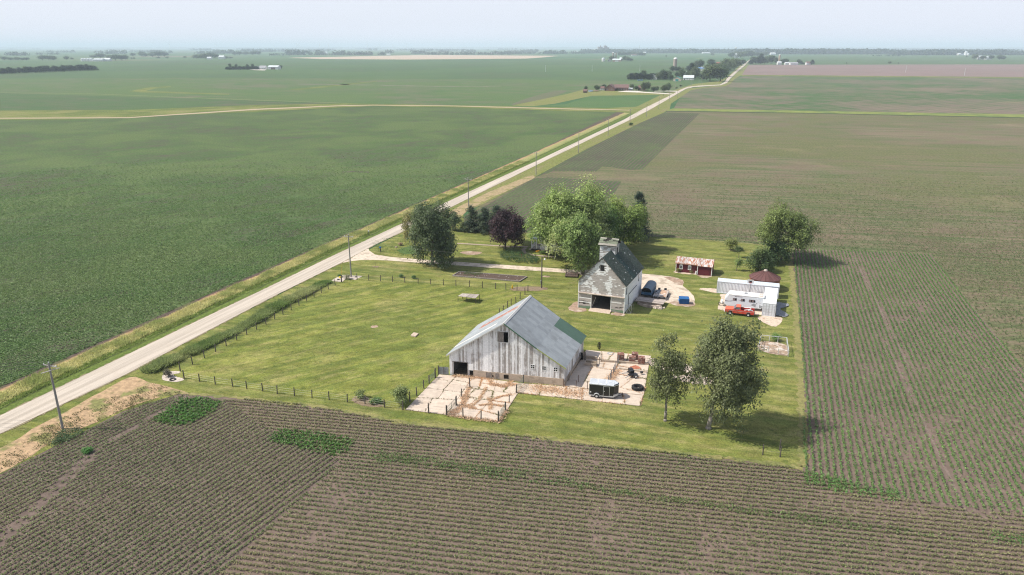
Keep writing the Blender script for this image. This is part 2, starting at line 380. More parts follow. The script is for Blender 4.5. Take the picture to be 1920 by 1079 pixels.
# east side
sheet('crop_field', [(1255, 208), (1919, 221.5), (3000, 243), (3000, 1600), (-500, 1600), (-500, 1100), (0, 884), (340, 741), (700, 520), (905, 383), (1000, 334)], .012, M_EAST)
sheet('far_field', [(1395, 142.5), (1919, 147), (3000, 157), (3000, 240), (1919, 219), (1262, 206), (1275, 183), (1300, 168), (1356, 161), (1372, 149)], .02, M_EASTN)
sheet('bare_field', [(1404, 122), (1919, 121), (3000, 124), (3000, 155), (1919, 145.3), (1390, 141)], .02, M_PLUM)
sheet('green_field', [(1420, 104.6), (1919, 104.5), (3000, 106), (3000, 123), (1919, 120.5), (1404, 121.4)], .02, M_BLUEGR)
sheet('grass_strip', [(1391, 140.8), (1919, 145), (3000, 154.5), (3000, 157.5), (1919, 147.2), (1388, 142.8)], .04, M_DRAIN)
sheet('grass_strip', [(1262, 203.5), (1500, 208), (1919, 215), (3000, 233), (3000, 240.5), (1919, 220.7), (1500, 212), (1250, 208.2)], .05, mat('grass_bright', (.16, .19, .045), .95, var=.3, scale=.2, col2=(.11, .15, .04), s2=.05))
sheet('bank_shade_strip', [(1250, 208.4), (1500, 212.2), (1919, 221), (3000, 241), (3000, 242.6), (1919, 222), (1500, 213), (1246, 209.6)], .055, mat('bank_shade', (.045, .06, .03), .95))  # shadow line along the drain's south side, painted as a dark sheet
# blocks of rows that run along the road
sheet('crop_field', [(1245, 211.5), (1312, 213), (1205, 318), (1180, 319), (1130, 312), (1118, 322), (1040, 321), (1020, 327), (1002, 333), (1100, 277), (1200, 229)], .024, M_ROWS)
sheet('crop_field', [(1000, 335), (1030, 333), (1165, 341), (1130, 400), (1050, 440), (985, 436), (900, 428), (880, 404), (915, 384)], .024, M_ROWS)
sheet('crop_field', [(-500, 1110), (0, 885), (130, 823), (232, 771), (285, 752), (340, 739), (566, 757), (740, 788), (1140, 835), (1409, 863), (1505, 876), (1506, 812), (1497, 650), (1484, 500), (1480, 466), (1745, 478), (1835, 590), (1919, 692), (2500, 1330), (2500, 1600), (-500, 1600)], .03, M_SOIL)

sheet('crop_field', [(-500, 1110), (0, 885), (130, 823), (232, 771), (285, 752), (340, 739), (418, 747), (505, 806), (640, 866), (410, 1079), (200, 1280), (-200, 1400)], .034, M_SOILD)
# lawn: mown grass, mottled, with mower streaks and dry spots
def lawnmat(name, a, b, dryc, dry, ang=A_EW):
    q = N(name); co = q.coord()
    n1 = q.noise(.16, co, 6, .62, .8); n2 = q.noise(.55, q.coord(-ang, (.35, 1, 1)), 6, .7); n3 = q.noise(5., co, 4, .75); n4 = q.noise(.06, co, 4, .6)
    n5 = q.noise(1., q.coord(-ang+radians(6), (.03, .55, 1)), 3, .6); n6 = q.noise(.9, co, 3, .5)
    c = q.mix(q.ramp(n1, .32, .68), tuple(a), tuple(b))
    c = q.mix(q.ramp(n2, .47, .7, 0, dry), c, tuple(dryc)); c = q.mix(q.ramp(n4, .52, .68, 0, .5), c, tuple(dryc))
    c = q.mix(q.ramp(n5, .42, .62, 0, .6), c, (.085, .12, .028)); c = q.mix(q.ramp(n6, .55, .72, 0, .65), c, (.075, .11, .026))
    n7 = q.noise(.42, q.coord(-radians(-4), (.5, 1, 1)), 6, .75); c = q.scale_v(c, q.ramp(n7, .3, .7, .72, 1.25))
    c = q.scale_v(c, q.ramp(n3, .2, .8, .55, 1.45)); q.bump(n3, .8, .12)
    return q.done(c, .95, 0, .12)
M_LAWN = lawnmat('lawn_grass', (.138, .158, .037), (.2, .204, .056), (.3, .262, .115), .8)
M_PAST = lawnmat('pasture_grass', (.142, .166, .034), (.205, .216, .052), (.29, .255, .105), .75, radians(40))
LAWN = [(-500, 1075), (-300, 966), (0, 814), (233.5, 704), (391.8, 620), (640, 494), (690, 470), (835.6, 393.5), (868, 398), (872, 428), (905, 436), (985, 438), (1100, 441), (1220, 444.5), (1300, 449.5), (1400, 457), (1478, 467), (1484, 500), (1497, 650), (1506, 812), (1505, 878),
        (1409, 864), (1290, 852), (1140, 836), (1021, 821), (912, 809), (740, 790), (660, 772), (566, 758), (460, 747), (340, 738), (233, 771), (0, 890), (-500, 1120)]
sheet('lawn', LAWN, .04, M_LAWN)
PAST = [(338.4, 697), (640.4, 529.2), (784, 532.5), (949, 544), (990, 547), (951, 578), (900, 650), (848, 690), (822, 705), (762, 768), (684, 759), (552, 743), (344, 710)]
sheet('pasture', PAST, .048, M_PAST)
# a rim of yellow grass along the field edge, dry scrapings beside the road
M_STRAW = mat('dry_cuttings', (.36, .25, .15), .95, var=.35, scale=1.4, bump=.6, col2=(.17, .17, .06), s2=.28, th=(.5, .62))
M_RIM = mat('field_rim', (.2, .185, .07), .95, var=.3, scale=2, bump=.4, col2=(.14, .15, .05), s2=.4)
STRAW = [(245, 708), (275, 716), (319, 727), (356, 739), (324, 741), (285, 750), (236, 767), (181, 792), (145, 808), (91, 834), (52, 860), (0, 888), (-200, 985), (-200, 930), (0, 842), (60, 806), (120, 775), (190, 735)]
sheet('dry_ground', smooth_px(STRAW, 4), .052, M_STRAW)
sheet('dry_ground', smooth_px([(838, 402), (905, 366), (985, 333), (1002, 332), (990, 341), (930, 368), (880, 394), (862, 408), (845, 412)], 4), .052, mat('dry_cut2', (.3, .23, .13), .95, var=.3, scale=1, bump=.4, col2=(.2, .18, .07), s2=.2))
edge_strip('field_edge', [(356, 739), (460, 748), (566, 759), (660, 773), (740, 791), (912, 810), (1021, 822), (1140, 837), (1290, 853), (1409, 865), (1505, 879)], .8, .056, M_RIM, .8)
edge_strip('field_edge', [(1506, 877), (1506, 812), (1498, 650), (1484, 500), (1479, 468)], 1.1, .056, M_RIM, .6)
edge_strip('field_edge', [(1300, 449.5), (1400, 457), (1478, 467)], .8, .056, M_RIM, .8)
edge_strip('furrow', [(1509, 877), (1509.5, 812), (1501, 650), (1487, 500), (1483, 469)], .7, .05, mat('bare_soil', (.12, .088, .075), .95), .3)

# verge beyond the road: coloured bands running along it
def bandmat(name, bands, ang, t0, span):
    q = N(name); co = q.coord(-ang); sep = q.n('ShaderNodeSeparateXYZ'); q.l(co, sep.inputs[0])
    nz = q.noise(.25, q.coord(-ang, (.35, 1, 1)), 5, .65); y = q.math('ADD', sep.outputs[1], q.math('MULTIPLY', q.ramp(nz, .2, .8, -1, 1), .55))
    x = q.math('DIVIDE', q.math('SUBTRACT', y, t0), span)
    r = q.n('ShaderNodeValToRGB'); e = r.color_ramp.elements
    while len(e) > 1: e.remove(e[0])
    e[0].position = bands[0][0]/span; e[0].color = (*bands[0][1], 1)
    for p_, c_ in bands[1:]:
        k = e.new(p_/span); k.color = (*c_, 1)
    q.l(x, r.inputs[0]); n3 = q.noise(2.2, q.coord(), 5, .7); n2 = q.noise(.12, q.coord(), 4, .6)
    c = q.mix(q.ramp(n2, .45, .7, 0, .45), r.outputs[0], (.11, .15, .035))
    c = q.scale_v(c, q.ramp(n3, .25, .75, .6, 1.4)); q.bump(n3, .7, .15); return q.done(c, .95, 0, .1)
# across-distance (metres left of the road's left edge) is measured in the road's own frame
RX, RY = -60.9, 122.7
t_road = -RX*sin(ROADDIR)+RY*cos(ROADDIR)            # mapping-space y of the road's left edge
M_BAND = bandmat('verge_bands', [(0, (.09, .13, .03)), (1.2, (.11, .15, .035)), (1.9, (.045, .06, .02)), (2.3, (.13, .165, .045)), (3.6, (.24, .25, .1)), (6.6, (.3, .27, .12)), (7.3, (.38, .24, .14)), (8.0, (.1, .075, .06)), (9, (.09, .07, .06))], ROADDIR, t_road, 9.0)
VL = [(-300, 925), (0, 781), (334.7, 620), (640, 473), (752, 421), (831.7, 382.3), (1002.3, 304.2), (1210.6, 203.9), (1155, 210.6), (1150, 214), (1000, 287), (640, 444), (330, 579), (0, 727), (-300, 860)]
sheet('verge', VL, .045, M_BAND)
sheet('verge', [(1007.5, 309.4), (1227.6, 200), (1268, 178.3), (1289, 166.5), (1352, 160.4), (1363, 156.5), (1381, 137), (1400, 121.5), (1404, 121.5), (1391, 140.5), (1377, 149), (1370, 157), (1360, 162), (1320, 165), (1295, 170), (1283, 178), (1258, 195), (1255, 207.5), (1245, 211.5), (1200, 231), (1100, 280), (1002, 333), (905, 384), (868, 400), (845, 398), (835.6, 394)], .046, M_VERGE)
sheet('verge', [(1210.6, 203.9), (1259.9, 177.7), (1288, 163.3), (1349, 159.3), (1363, 147.3), (1393, 122), (1388, 122), (1372, 137), (1360, 147), (1345, 153), (1300, 158), (1275, 166), (1240, 178), (1195, 200), (1150, 210.6)], .047, M_VERGE)

# gravel road, wheel tracks running along it
q = N('road_gravel'); sep = q.n('ShaderNodeSeparateXYZ'); q.l(q.coord(-ROADDIR), sep.inputs[0])
na = q.noise(1., q.coord(-ROADDIR, (.03, 1.1, 1)), 5, .6); nb = q.noise(9., q.coord(), 3, .7); nc = q.noise(.3, q.coord(), 4, .6)
c = q.mix(q.ramp(na, .4, .62), (.48, .425, .365), (.37, .325, .275)); c = q.mix(q.ramp(nc, .5, .7, 0, .5), c, (.43, .37, .305))
c = q.scale_v(c, q.ramp(nb, .25, .75, .84, 1.14)); q.bump(nb, .3, .03); M_ROAD = q.done(c, .95, 0, .15)
RL = [(-300, 925), (0, 781), (334.7, 620), (500, 541), (618, 483.5), (752, 421), (831.7, 382.3), (1002.3, 304.2), (1169.4, 225), (1206, 204.6), (1259.9, 177.7), (1275, 169), (1289, 163.3), (1310, 161), (1349.6, 159.2), (1358.8, 154.2), (1363.3, 147.3), (1374.8, 137), (1393, 122), (1399.5, 117), (1412, 107)]
RR = [(-300, 967), (0, 814.6), (233.5, 704.3), (391.8, 620), (520, 553), (640, 493.5), (700, 461), (756, 434.5), (835.6, 394), (1007.5, 309.4), (1186.6, 222.9), (1217.5, 206.9), (1268, 177.7), (1286.3, 167), (1300, 163.8), (1318, 162.6), (1351.9, 160.3), (1363.3, 155.9), (1369, 148.4), (1381.7, 135.8), (1397.5, 122.5), (1402, 117), (1414, 107)]
sheet('road', RL+RR[::-1], .09, M_ROAD)
edge_strip('road_shoulder', RR[:10], .5, .075, mat('shoulder', (.2, .17, .1), .95, var=.4, scale=1.5), .9, 400)
edge_strip('road_shoulder', RL[:8], .5, .075, mat('shoulder', (.2, .17, .1), .95), .9, 400)
M_DRIVE = mat('drive_gravel', (.54, .455, .37), .95, var=.16, scale=1.6, bump=.3, col2=(.36, .3, .235), s2=.5)
sheet('driveway', [(640, 494), (668, 470), (697, 459), (691, 466), (692, 470.5), (703, 478), (734, 482.8), (791.7, 487.4), (863.5, 492.3), (959.4, 498.3), (1060, 505.4), (1090, 508), (1110, 505), (1160, 508), (1205, 514), (1230, 516), (1249, 518.5), (1262, 520), (1275, 524), (1282, 530), (1280, 537), (1291, 545.6), (1301, 556), (1303, 565), (1298, 572),
                     (1273, 573), (1254.5, 569), (1240, 566), (1180, 566), (1150, 540), (1110, 518), (1090, 515.5), (1060, 512.2), (959.4, 505.5), (863.5, 498.8), (767.7, 492.2), (725, 489), (700.6, 488.3), (675, 488.5), (655, 491)], .06, M_DRIVE)
M_DIRT = mat('worn_dirt', (.3, .21, .155), .95, var=.3, scale=1.3, bump=.4, col2=(.42, .34, .27), s2=.5)
for nm, pts in (('worn_dirt', [(1245, 520), (1262, 520.5), (1280, 526), (1280, 535), (1270, 534), (1255, 526)]),
                ('worn_dirt', [(1254, 568), (1275, 565), (1302, 568), (1300, 575), (1275, 575)]),
                ('worn_dirt', [(1066, 578), (1082, 566), (1090, 573), (1100, 583), (1085, 586), (1072, 584)]),
                ('worn_dirt', [(1145, 589), (1160, 586), (1172, 590), (1168, 593), (1152, 592)]),
                ('gravel_pad', [(1311, 543), (1322, 541), (1345, 543), (1345, 550), (1325, 547)]),
                ('gravel_pad', [(1352, 560), (1357, 552), (1440, 560), (1455, 575), (1452, 590), (1425, 592), (1390, 588), (1352, 582), (1346, 577)]),
                ('gravel_pad', [(1420, 596), (1440, 592), (1462, 595), (1467, 601), (1460, 610), (1450, 613), (1432, 606)]),
                ('worn_dirt', [(1306, 515), (1320, 516), (1334, 518), (1330, 521), (1315, 521)]),
                ('gravel_pad', [(1263, 510), (1270, 509), (1310, 513.5), (1332, 516), (1330, 518), (1290, 515), (1266, 512)]),
                ('worn_dirt', [(1016, 519), (1024, 518), (1033, 519), (1026, 521)]),
                ('worn_dirt', [(695, 614), (703, 611), (710, 613), (702, 616)]),
                ('worn_dirt', [(862, 474), (880, 472), (903, 474), (895, 478), (875, 478)]),
                ('weedy_patch', [(745, 470), (770, 462), (790, 467), (785, 475), (760, 477)])):
    sheet(nm, smooth_px(pts, 5), .064, M_DIRT if nm == 'worn_dirt' else mat('weeds_low', (.07, .12, .03), .95, var=.3) if nm == 'weedy_patch' else mat('pale_gravel', (.5, .41, .33), .95, var=.25, scale=1.8, bump=.4, col2=(.33, .22, .16), s2=.6, th=(.55, .65)))
M_PATH = mat('path_concrete', (.33, .26, .21), .9, var=.15)
edge_strip('path', [(857, 457), (900, 459.5), (940, 462), (965, 463.5), (990, 463)], .9, .07, M_PATH, .05, 40)
edge_strip('path', [(986, 465), (981, 469), (984, 475), (1000, 479), (1042, 483)], .9, .072, M_PATH, .05, 40)
# ------------------------------------------------------------------ concrete pads with cracked slabs
M_CONC = mat('slab_concrete', (.5, .42, .35), .9, var=.13, scale=1.3, bump=.2, col2=(.46, .38, .31), s2=.45, th=(.5, .68), rnd=.06)
M_JOINT = mat('joint_dirt', (.2, .14, .085), .95, var=.35, scale=2.5, bump=.5, col2=(.32, .2, .11), s2=1)
def cut(P, a, b, na, nb):
    """split convex polygon by the line a-b"""
    L, R = [], []; n = len(P); sd = [(b[0]-a[0])*(p[1]-a[1])-(b[1]-a[1])*(p[0]-a[0]) for p in P]
    for i in range(n):
        j = (i+1) % n
        (L if sd[i] >= 0 else R).append(P[i])
        if (sd[i] >= 0) != (sd[j] >= 0):
            t = sd[i]/(sd[i]-sd[j]); p = (P[i][0]+(P[j][0]-P[i][0])*t, P[i][1]+(P[j][1]-P[i][1])*t); L.append(p); R.append(p)
    return L, R
def area(P): return abs(sum(P[i][0]*P[(i+1) % len(P)][1]-P[(i+1) % len(P)][0]*P[i][1] for i in range(len(P))))/2
def shrink(P, d):
    cx = sum(p[0] for p in P)/len(P); cy = sum(p[1] for p in P)/len(P)
    return [(x-(x-cx)/max(hypot(x-cx, y-cy), .01)*d, y-(y-cy)/max(hypot(x-cx, y-cy), .01)*d) for x, y in P]
SLABS = []
def slabs(P, amin, rnd, out):
    if area(P) < amin or len(P) < 3: out.append(P); return
    cx = sum(p[0] for p in P)/len(P); cy = sum(p[1] for p in P)/len(P)
    e = max(range(len(P)), key=lambda i: hypot(P[i][0]-P[(i+1) % len(P)][0], P[i][1]-P[(i+1) % len(P)][1]))
    a, b = P[e], P[(e+1) % len(P)]; L = hypot(b[0]-a[0], b[1]-a[1]); t = .5+rnd.uniform(-.12, .12)
    m = (a[0]+(b[0]-a[0])*t, a[1]+(b[1]-a[1])*t); nx, ny = -(b[1]-a[1])/L, (b[0]-a[0])/L
    k = rnd.uniform(-.22, .22); dx, dy = nx+k*ny, ny-k*nx
    for q_ in cut(P, m, (m[0]+dx, m[1]+dy), 0, 0):
        if len(q_) > 2: slabs(q_, amin*rnd.uniform(.8, 1.25), rnd, out)
def pad(name, pxs, z, amin, gap, seed):
    base = tag(link(name, npmesh(name, [(*p, z) for p in (lambda P: P if sum(P[i][0]*P[(i+1) % len(P)][1]-P[(i+1) % len(P)][0]*P[i][1] for i in range(len(P))) > 0 else P[::-1])([G(*p) for L in pxs for p in L] if len(pxs) == 1 else poly(pxs[0]))], [list(range(len(pxs[0])))], M_JOINT)), kind='structure')
    rnd = random.Random(seed)
    for L in pxs[1:] or pxs:
        out = []; slabs(poly(L), amin, rnd, out)
        for P in out:
            Q = shrink(P, gap); b = MB(); h = z+.035+rnd.uniform(0, .02); b.prism(Q, z-.01, h); b.build('slab', M_CONC, base); SLABS.append(P)
    return base
pad('barnyard_pad', [[(823.8, 703.5), (887, 708.5), (983, 720.5), (936.5, 792.7), (837, 779.4), (760, 769.7)],
                     [(823.8, 703.5), (887, 708.5), (837, 779.4), (760, 769.7)], [(887, 708.5), (983, 720.5), (936.5, 792.7), (837, 779.4)]], .075, 9, .045, 3)
pad('barnyard_pad', [[(1099, 657.4), (1221, 668.5), (1214, 700), (1203, 760.5), (1199.4, 762.7), (1040, 745.6), (969.5, 737.9), (983, 720.5), (1055, 726), (1064, 713), (1093, 665)],
                     [(1099, 657.4), (1221, 668.5), (1217, 684), (1092, 672)], [(1091, 673), (1162, 680), (1138, 722), (1064, 714)], [(1162, 680), (1217, 684.5), (1207, 742), (1127, 735)], [(1064, 714), (1138, 722), (1130, 734), (1058, 725)], [(983, 720.5), (1056, 726), (1128, 735), (1206, 743), (1199.4, 762.7), (1040, 745.6), (969.5, 737.9)]], .07, 16, .03, 8)

# ------------------------------------------------------------------ materials for buildings
def woodmat(name, grey, white, amount, rnd, vert=True):
    q = N(name); st = (9, 9, .9) if vert else (.9, .9, 9)
    n1 = q.noise(1., q.coord(0, st), 6, .7); n2 = q.noise(.55, q.coord(), 5, .65); n3 = q.noise(4, q.coord(), 4, .7)
    oi = q.n('ShaderNodeObjectInfo').outputs['Random']
    k = q.math('ADD', q.math('MULTIPLY', n1, .55), q.math('ADD', q.math('MULTIPLY', n2, .5), q.math('MULTIPLY', oi, .34)))
    c = q.mix(q.ramp(k, amount-.09, amount+.09), tuple(grey), tuple(white))
    c = q.scale_v(c, q.ramp(n3, .2, .8, .82, 1.15)); c = q.scale_v(c, q.math('ADD', .86, q.math('MULTIPLY', q.math('FRACT', q.math('MULTIPLY', oi, 7.31)), .26)))
    q.bump(n1, .35, .02); return q.done(c, .9, 0, .15)
M_BOARD = woodmat('weathered_board', (.36, .33, .31), (.8, .8, .81), .62, 1)
M_GREYW = mat('grey_wood', (.2, .175, .155), .9, var=.3, scale=1.2, stretch=(6, 6, 1.2), bump=.3, col2=(.3, .27, .25), s2=1.5)
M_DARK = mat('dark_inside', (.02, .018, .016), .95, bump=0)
M_FOUND = mat('block_foundation', (.44, .36, .285), .92, var=.12, scale=2, col2=(.34, .28, .22), s2=.9)
M_METAL = mat('roof_metal', (.29, .315, .335), .65, .0, var=.08, scale=1.2, bump=0, col2=(.25, .27, .285), s2=.35, rnd=.09, spec=.3)
M_METALW = mat('roof_metal_bright', (.56, .55, .53), .5, .2, var=.08, rnd=.05)
M_RUST = mat('rusty_metal', (.33, .15, .11), .7, .1, var=.3, scale=1.5, col2=(.42, .36, .34), s2=.7)
M_GREENR = mat('green_roof_paint', (.075, .135, .1), .6, 0, var=.08, rnd=.05)
M_GREENT = mat('green_trim', (.06, .13, .08), .7); M_YELT = mat('yellow_green_trim', (.33, .36, .14), .7, var=.15)
M_WHITE = mat('white_paint', (.78, .78, .78), .7, var=.06); M_WHITEOLD = mat('old_white_paint', (.62, .62, .6), .8, var=.12, col2=(.48, .46, .43), s2=1.3, th=(.52, .7))
M_GLASS = mat('window_glass', (.03, .035, .04), .15, 0, var=.1, bump=0, spec=.6)
M_EARTH = mat('garden_soil', (.085, .058, .045), .95, var=.35, scale=4, bump=.6)
M_BLACK = mat('black_paint', (.014, .014, .016), .35, 0, var=.1, bump=0, spec=.5)
M_RUBBER = mat('rubber', (.022, .022, .024), .85, bump=.2); M_STEEL = mat('galvanised_steel', (.42, .43, .44), .45, .5, var=.1)
M_ALU = mat('aluminium', (.6, .62, .65), .4, .4, var=.08); M_POST = mat('fence_wood', (.1, .085, .075), .95, var=.35, scale=3, stretch=(3, 3, 1))
M_WIRE = mat('wire', (.22, .21, .2), .5, .6, bump=0)

# ------------------------------------------------------------------ the long barn
BA, BBv = radians(-12.9), radians(71.5); SH = BBv-BA
def bf(x, y, z): return (x+y*cos(SH), y*sin(SH), z)       # its side wall is not quite square to its front
BW, BD, ZL, ZE, ZR, UR = 18.06, 12.87, 3.45, 3.14, 9.56, 8.86
MIDF = .53; UM = UR+(BW+.4-UR)*MIDF; ZM = ZR-(ZR-ZE)*(MIDF+.028)
barn = thing('barn', 'long weathered white barn with grey metal roof and one green roof corner', 'barn', (-9.754, 104.302, .0), BA)
def ztop(u):
    if u < UR: return ZL+(ZR-ZL)*(u+.4)/(UR+.4)
    if u < UM: return ZR+(ZM-ZR)*(u-UR)/(UM-UR)
    return ZM+(ZE-ZM)*(u-UM)/(BW+.4-UM)
OPEN = [(.52, 2.92, 0, 2.35), (3.1, 3.8, 0, 2.2), (7.75, 9.45, 6.35, 8.05), (12.95, 13.5, 2.45, 3.05), (14.72, 15.27, 2.4, 3.0), (16.5, 17.05, 2.35, 2.95)]
wall = MB(bf); T = .12
def gable(mb, y0, y1, inset=.02):
    us = np.linspace(0, BW, 49)
    for a, b in zip(us[:-1], us[1:]):
        zb = 0
        ops = [o for o in OPEN if o[0] < b-.05 and o[1] > a+.05] if y0 < 1 else []
        segs = [(zb, None)]
        z = zb
        for o in sorted(ops, key=lambda o: o[2]):
            if o[2] > z+.02: mb.add(*hexa(a, b, y0, y1, z, o[2], z, o[2]))
            z = o[3]
        mb.add(*hexa(a, b, y0, y1, z, ztop(a)-.1, z, ztop(b)-.1))
def hexa(a, b, y0, y1, za0, za1, zb0, zb1):
    return ([(a, y0, za0), (b, y0, zb0), (b, y1, zb0), (a, y1, za0), (a, y0, za1), (b, y0, zb1), (b, y1, zb1), (a, y1, za1)],
            [(3, 2, 1, 0), (4, 5, 6, 7), (0, 1, 5, 4), (1, 2, 6, 5), (2, 3, 7, 6), (3, 0, 4, 7)])
gable(wall, .06, .16); gable(wall, BD-.14, BD-.03)
wall.box(.03, .17, 0, .14, BD-.15, ZL-.05); wall.box(BW-.14, .17, 0, BW-.03, BD-.15, ZE-.05)
wall.build('wall', M_GREYW, barn)
fl = MB(bf); fl.box(.2, .2, .03, BW-.2, BD-.2, .1); fl.build('floor', mat('barn_floor', (.16, .12, .08), .95, var=.4, scale=3), barn)
# every vertical board of the front wall
u = 0.0; rb = random.Random(5); FZ = 1.22
while u < BW-.02:
    wd = min(rb.uniform(.24, .33), BW-u); a, b = u+.006, u+wd-.006; c = (a+b)/2
    z = 0.06 if c < 3.8 else FZ+rb.uniform(-.04, .05); pr = rb.uniform(0, .02)
    for o in sorted([o for o in OPEN if o[0] < c < o[1]], key=lambda o: o[2])+[None]:
        top = o[2] if o else None
        if top is None or top > z+.05:
            m = MB(bf); t1 = top if top else ztop(a)-.06; t2 = top if top else ztop(b)-.06
            m.add(*hexa(a, b, .02-pr, .055, z, t1, z, t2)); m.build('board', M_BOARD, barn)
        if o: z = o[3]
    u += wd
# side wall boards (edge-on to the camera)
u = 0.0
while u < BD-.05:
    wd = min(rb.uniform(.28, .4), BD-u); m = MB(bf); m.box(BW-.028+rb.uniform(0, .02), u+.006, .75, BW+.02, u+wd-.006, ZE-.05); m.build('board', M_BOARD, barn); u += wd
m = MB(bf)
for i in range(28):
    y = i*BD/28; m.box(-.02, y+.01, .05, .028, y+BD/28-.01, ZL-.05)
m.build('side_boards', M_BOARD, barn, kind='stuff')
m = MB(bf); m.box(3.82, -.08, 0, 8.72, .012, FZ); m.box(8.72, -.08, 0, 9.5, .012, .28); m.box(8.72, -.08, .98, 9.5, .012, FZ); m.box(9.5, -.08, 0, BW+.05, .012, FZ); m.box(BW+.021, -.078, 0, BW+.08, BD, .8)
m.build('foundation', M_FOUND, barn)
m = MB(bf); m.box(8.72, .0, .28, 9.5, .03, .98); m.build('pit_window', M_DARK, barn); m = MB(bf); m.box(6.9, -.125, .4, 7.1, -.116, .75); m.build('pit_hole', M_DARK, barn)
for x in (5.9, 6.2, 6.5, 7.4, 7.7): m = MB(bf); m.box(x, -.115, .15, x+.26, -.083, 1.12+.05*sin(x*9)); m.build('shutter_board', M_GREYW, barn)
m = MB(bf); m.box(3.05, -.02, 1.15, 3.85, .015, 2.2); m.build('white_hatch', M_WHITE, barn)
m = MB(bf); m.box(7.75, .0, 6.4, 8.72, .05, 8.0); m.build('loft_shutter', M_GREYW, barn)
for (a, b, c, d), col in ((OPEN[2], M_WHITEOLD), (OPEN[0], M_GREYW)):
    m = MB(bf); t = .09
    m.box(a-t, -.03, c, a, .018, d); m.box(b, -.03, c, b+t, .018, d); m.box(a-t, -.032, d, b+t, .016, d+t)
    if c > 1: m.box(a-t, -.032, c-t, b+t, .016, c)
    m.build('opening_frame', col, barn)
for a, b, c, d in OPEN[3:]:
    f = MB(bf); t = .06
    f.box(a-t, -.03, c-t, b+t, .03, c); f.box(a-t, -.03, d, b+t, .03, d+t); f.box(a-t, -.028, c, a, .03, d); f.box(b, -.028, c, b+t, .03, d)
    f.box((a+b)/2-.02, -.02, c, (a+b)/2+.02, .03, d); f.box(a, -.018, (c+d)/2-.02, b, .028, (c+d)/2+.02)
    fo = f.build('window', M_WHITE, barn); g_ = MB(bf); g_.box(a, .035, c, b, .05, d); g_.build('pane', M_GLASS, fo)
# roof: every sheet of metal its own panel
def roof_quad(u0, u1, v0, v1, lift, m, name='roof_panel', parent=barn, zf=None, th=.03, f=bf):
    zf = zf or ztop; mb = MB(f); z0, z1 = zf(u0)+lift, zf(u1)+lift
    mb.add([(u0, v0, z0), (u1, v0, z1), (u1, v1, z1), (u0, v1, z0), (u0, v0, z0+th), (u1, v0, z1+th), (u1, v1, z1+th), (u0, v1, z0+th)],
           [(3, 2, 1, 0), (4, 5, 6, 7), (0, 1, 5, 4), (1, 2, 6, 5), (2, 3, 7, 6), (3, 0, 4, 7)])
    for k in range(1, 4):                                  # standing ribs
        v = v0+(v1-v0)*k/4
        mb.add([(u0, v-.012, z0+th), (u1, v-.012, z1+th), (u1, v+.012, z1+th), (u0, v+.012, z0+th), (u0, v-.006, z0+th+.01), (u1, v-.006, z1+th+.01), (u1, v+.006, z1+th+.01), (u0, v+.006, z0+th+.01)],
               [(4, 5, 6, 7), (0, 1, 5, 4), (1, 2, 6, 5), (2, 3, 7, 6), (3, 0, 4, 7)])
    return mb.build(name, m, parent)
V0, V1, NV = -.4, BD+.4, 14
for i in range(NV):
    v0 = V0+(V1-V0)*i/NV; v1 = V0+(V1-V0)*(i+1)/NV-.006
    g4 = i >= 10
    for j in range(4):                                     # sun side
        ua = -.4+(UR+.4)*j/4; ub = -.4+(UR+.4)*(j+1)/4
        mm = M_RUST if i in (8, 9) and j > 0 else (M_METALW if (i == 3 and j < 3) else M_METAL)
        roof_quad(ua, ub+.05 if j < 3 else ub, v0, v1, .004*(3-j), mm)
    for j in range(3):
        ua = UR+(UM-UR)*j/3; ub = UR+(UM-UR)*(j+1)/3
        roof_quad(ua, ub, v0, v1, .004*j, M_METAL)
    for j in range(3):
        ua = UM+(BW+.4-UM)*j/3; ub = UM+(BW+.4-UM)*(j+1)/3
        roof_quad(ua, ub, v0, v1, .004*j, M_GREENR if g4 else M_METAL)
m = MB(bf); m.prism_y([(UR-.25, ztop(UR-.25)+.06), (UR, ZR+.07), (UR+.25, ztop(UR+.25)+.06), (UR+.25, ztop(UR+.25)+.09), (UR, ZR+.12), (UR-.25, ztop(UR-.25)+.09)], V0-.02, V1+.02)
m.build('ridge_cap', M_METALW, barn)
def rake(u0, u1, y, m, nm='rake_trim'):
    b = MB(bf); b.prism_y([(u0, ztop(u0)+.055), (u1, ztop(u1)+.055), (u1, ztop(u1)-.16), (u0, ztop(u0)-.16)], y-.03, y); b.build(nm, m, barn)
rake(-.4, UR, V0, M_METALW); rake(UR, UM, V0, M_GREENT); rake(UM, BW+.4, V0, M_YELT)
rake(-.4, UR, V1+.03, M_GREYW); rake(UR, UM, V1+.03, M_GREENT); rake(UM, BW+.4, V1+.03, M_GREENT)
m = MB(bf)
for yy in np.arange(.5, BD, 1.2):
    m.tube((.1, yy, ZL-.1), (UR, yy, ZR-.1), .07, n=4); m.tube((BW-.1, yy, ZE-.05), (UR, yy, ZR-.1), .07, n=4)
m.build('rafters', M_GREYW, barn, kind='stuff')
m = MB(bf); m.tube((BW-1.2, 1.0, ZE+.3), (BW-1.2, 1.0, ZE+.75), .05); m.tube((BW-1.25, 1.0, ZE+.7), (BW-.95, 1.0, ZE+.8), .06); m.build('vent_pipe', M_BLACK, barn)

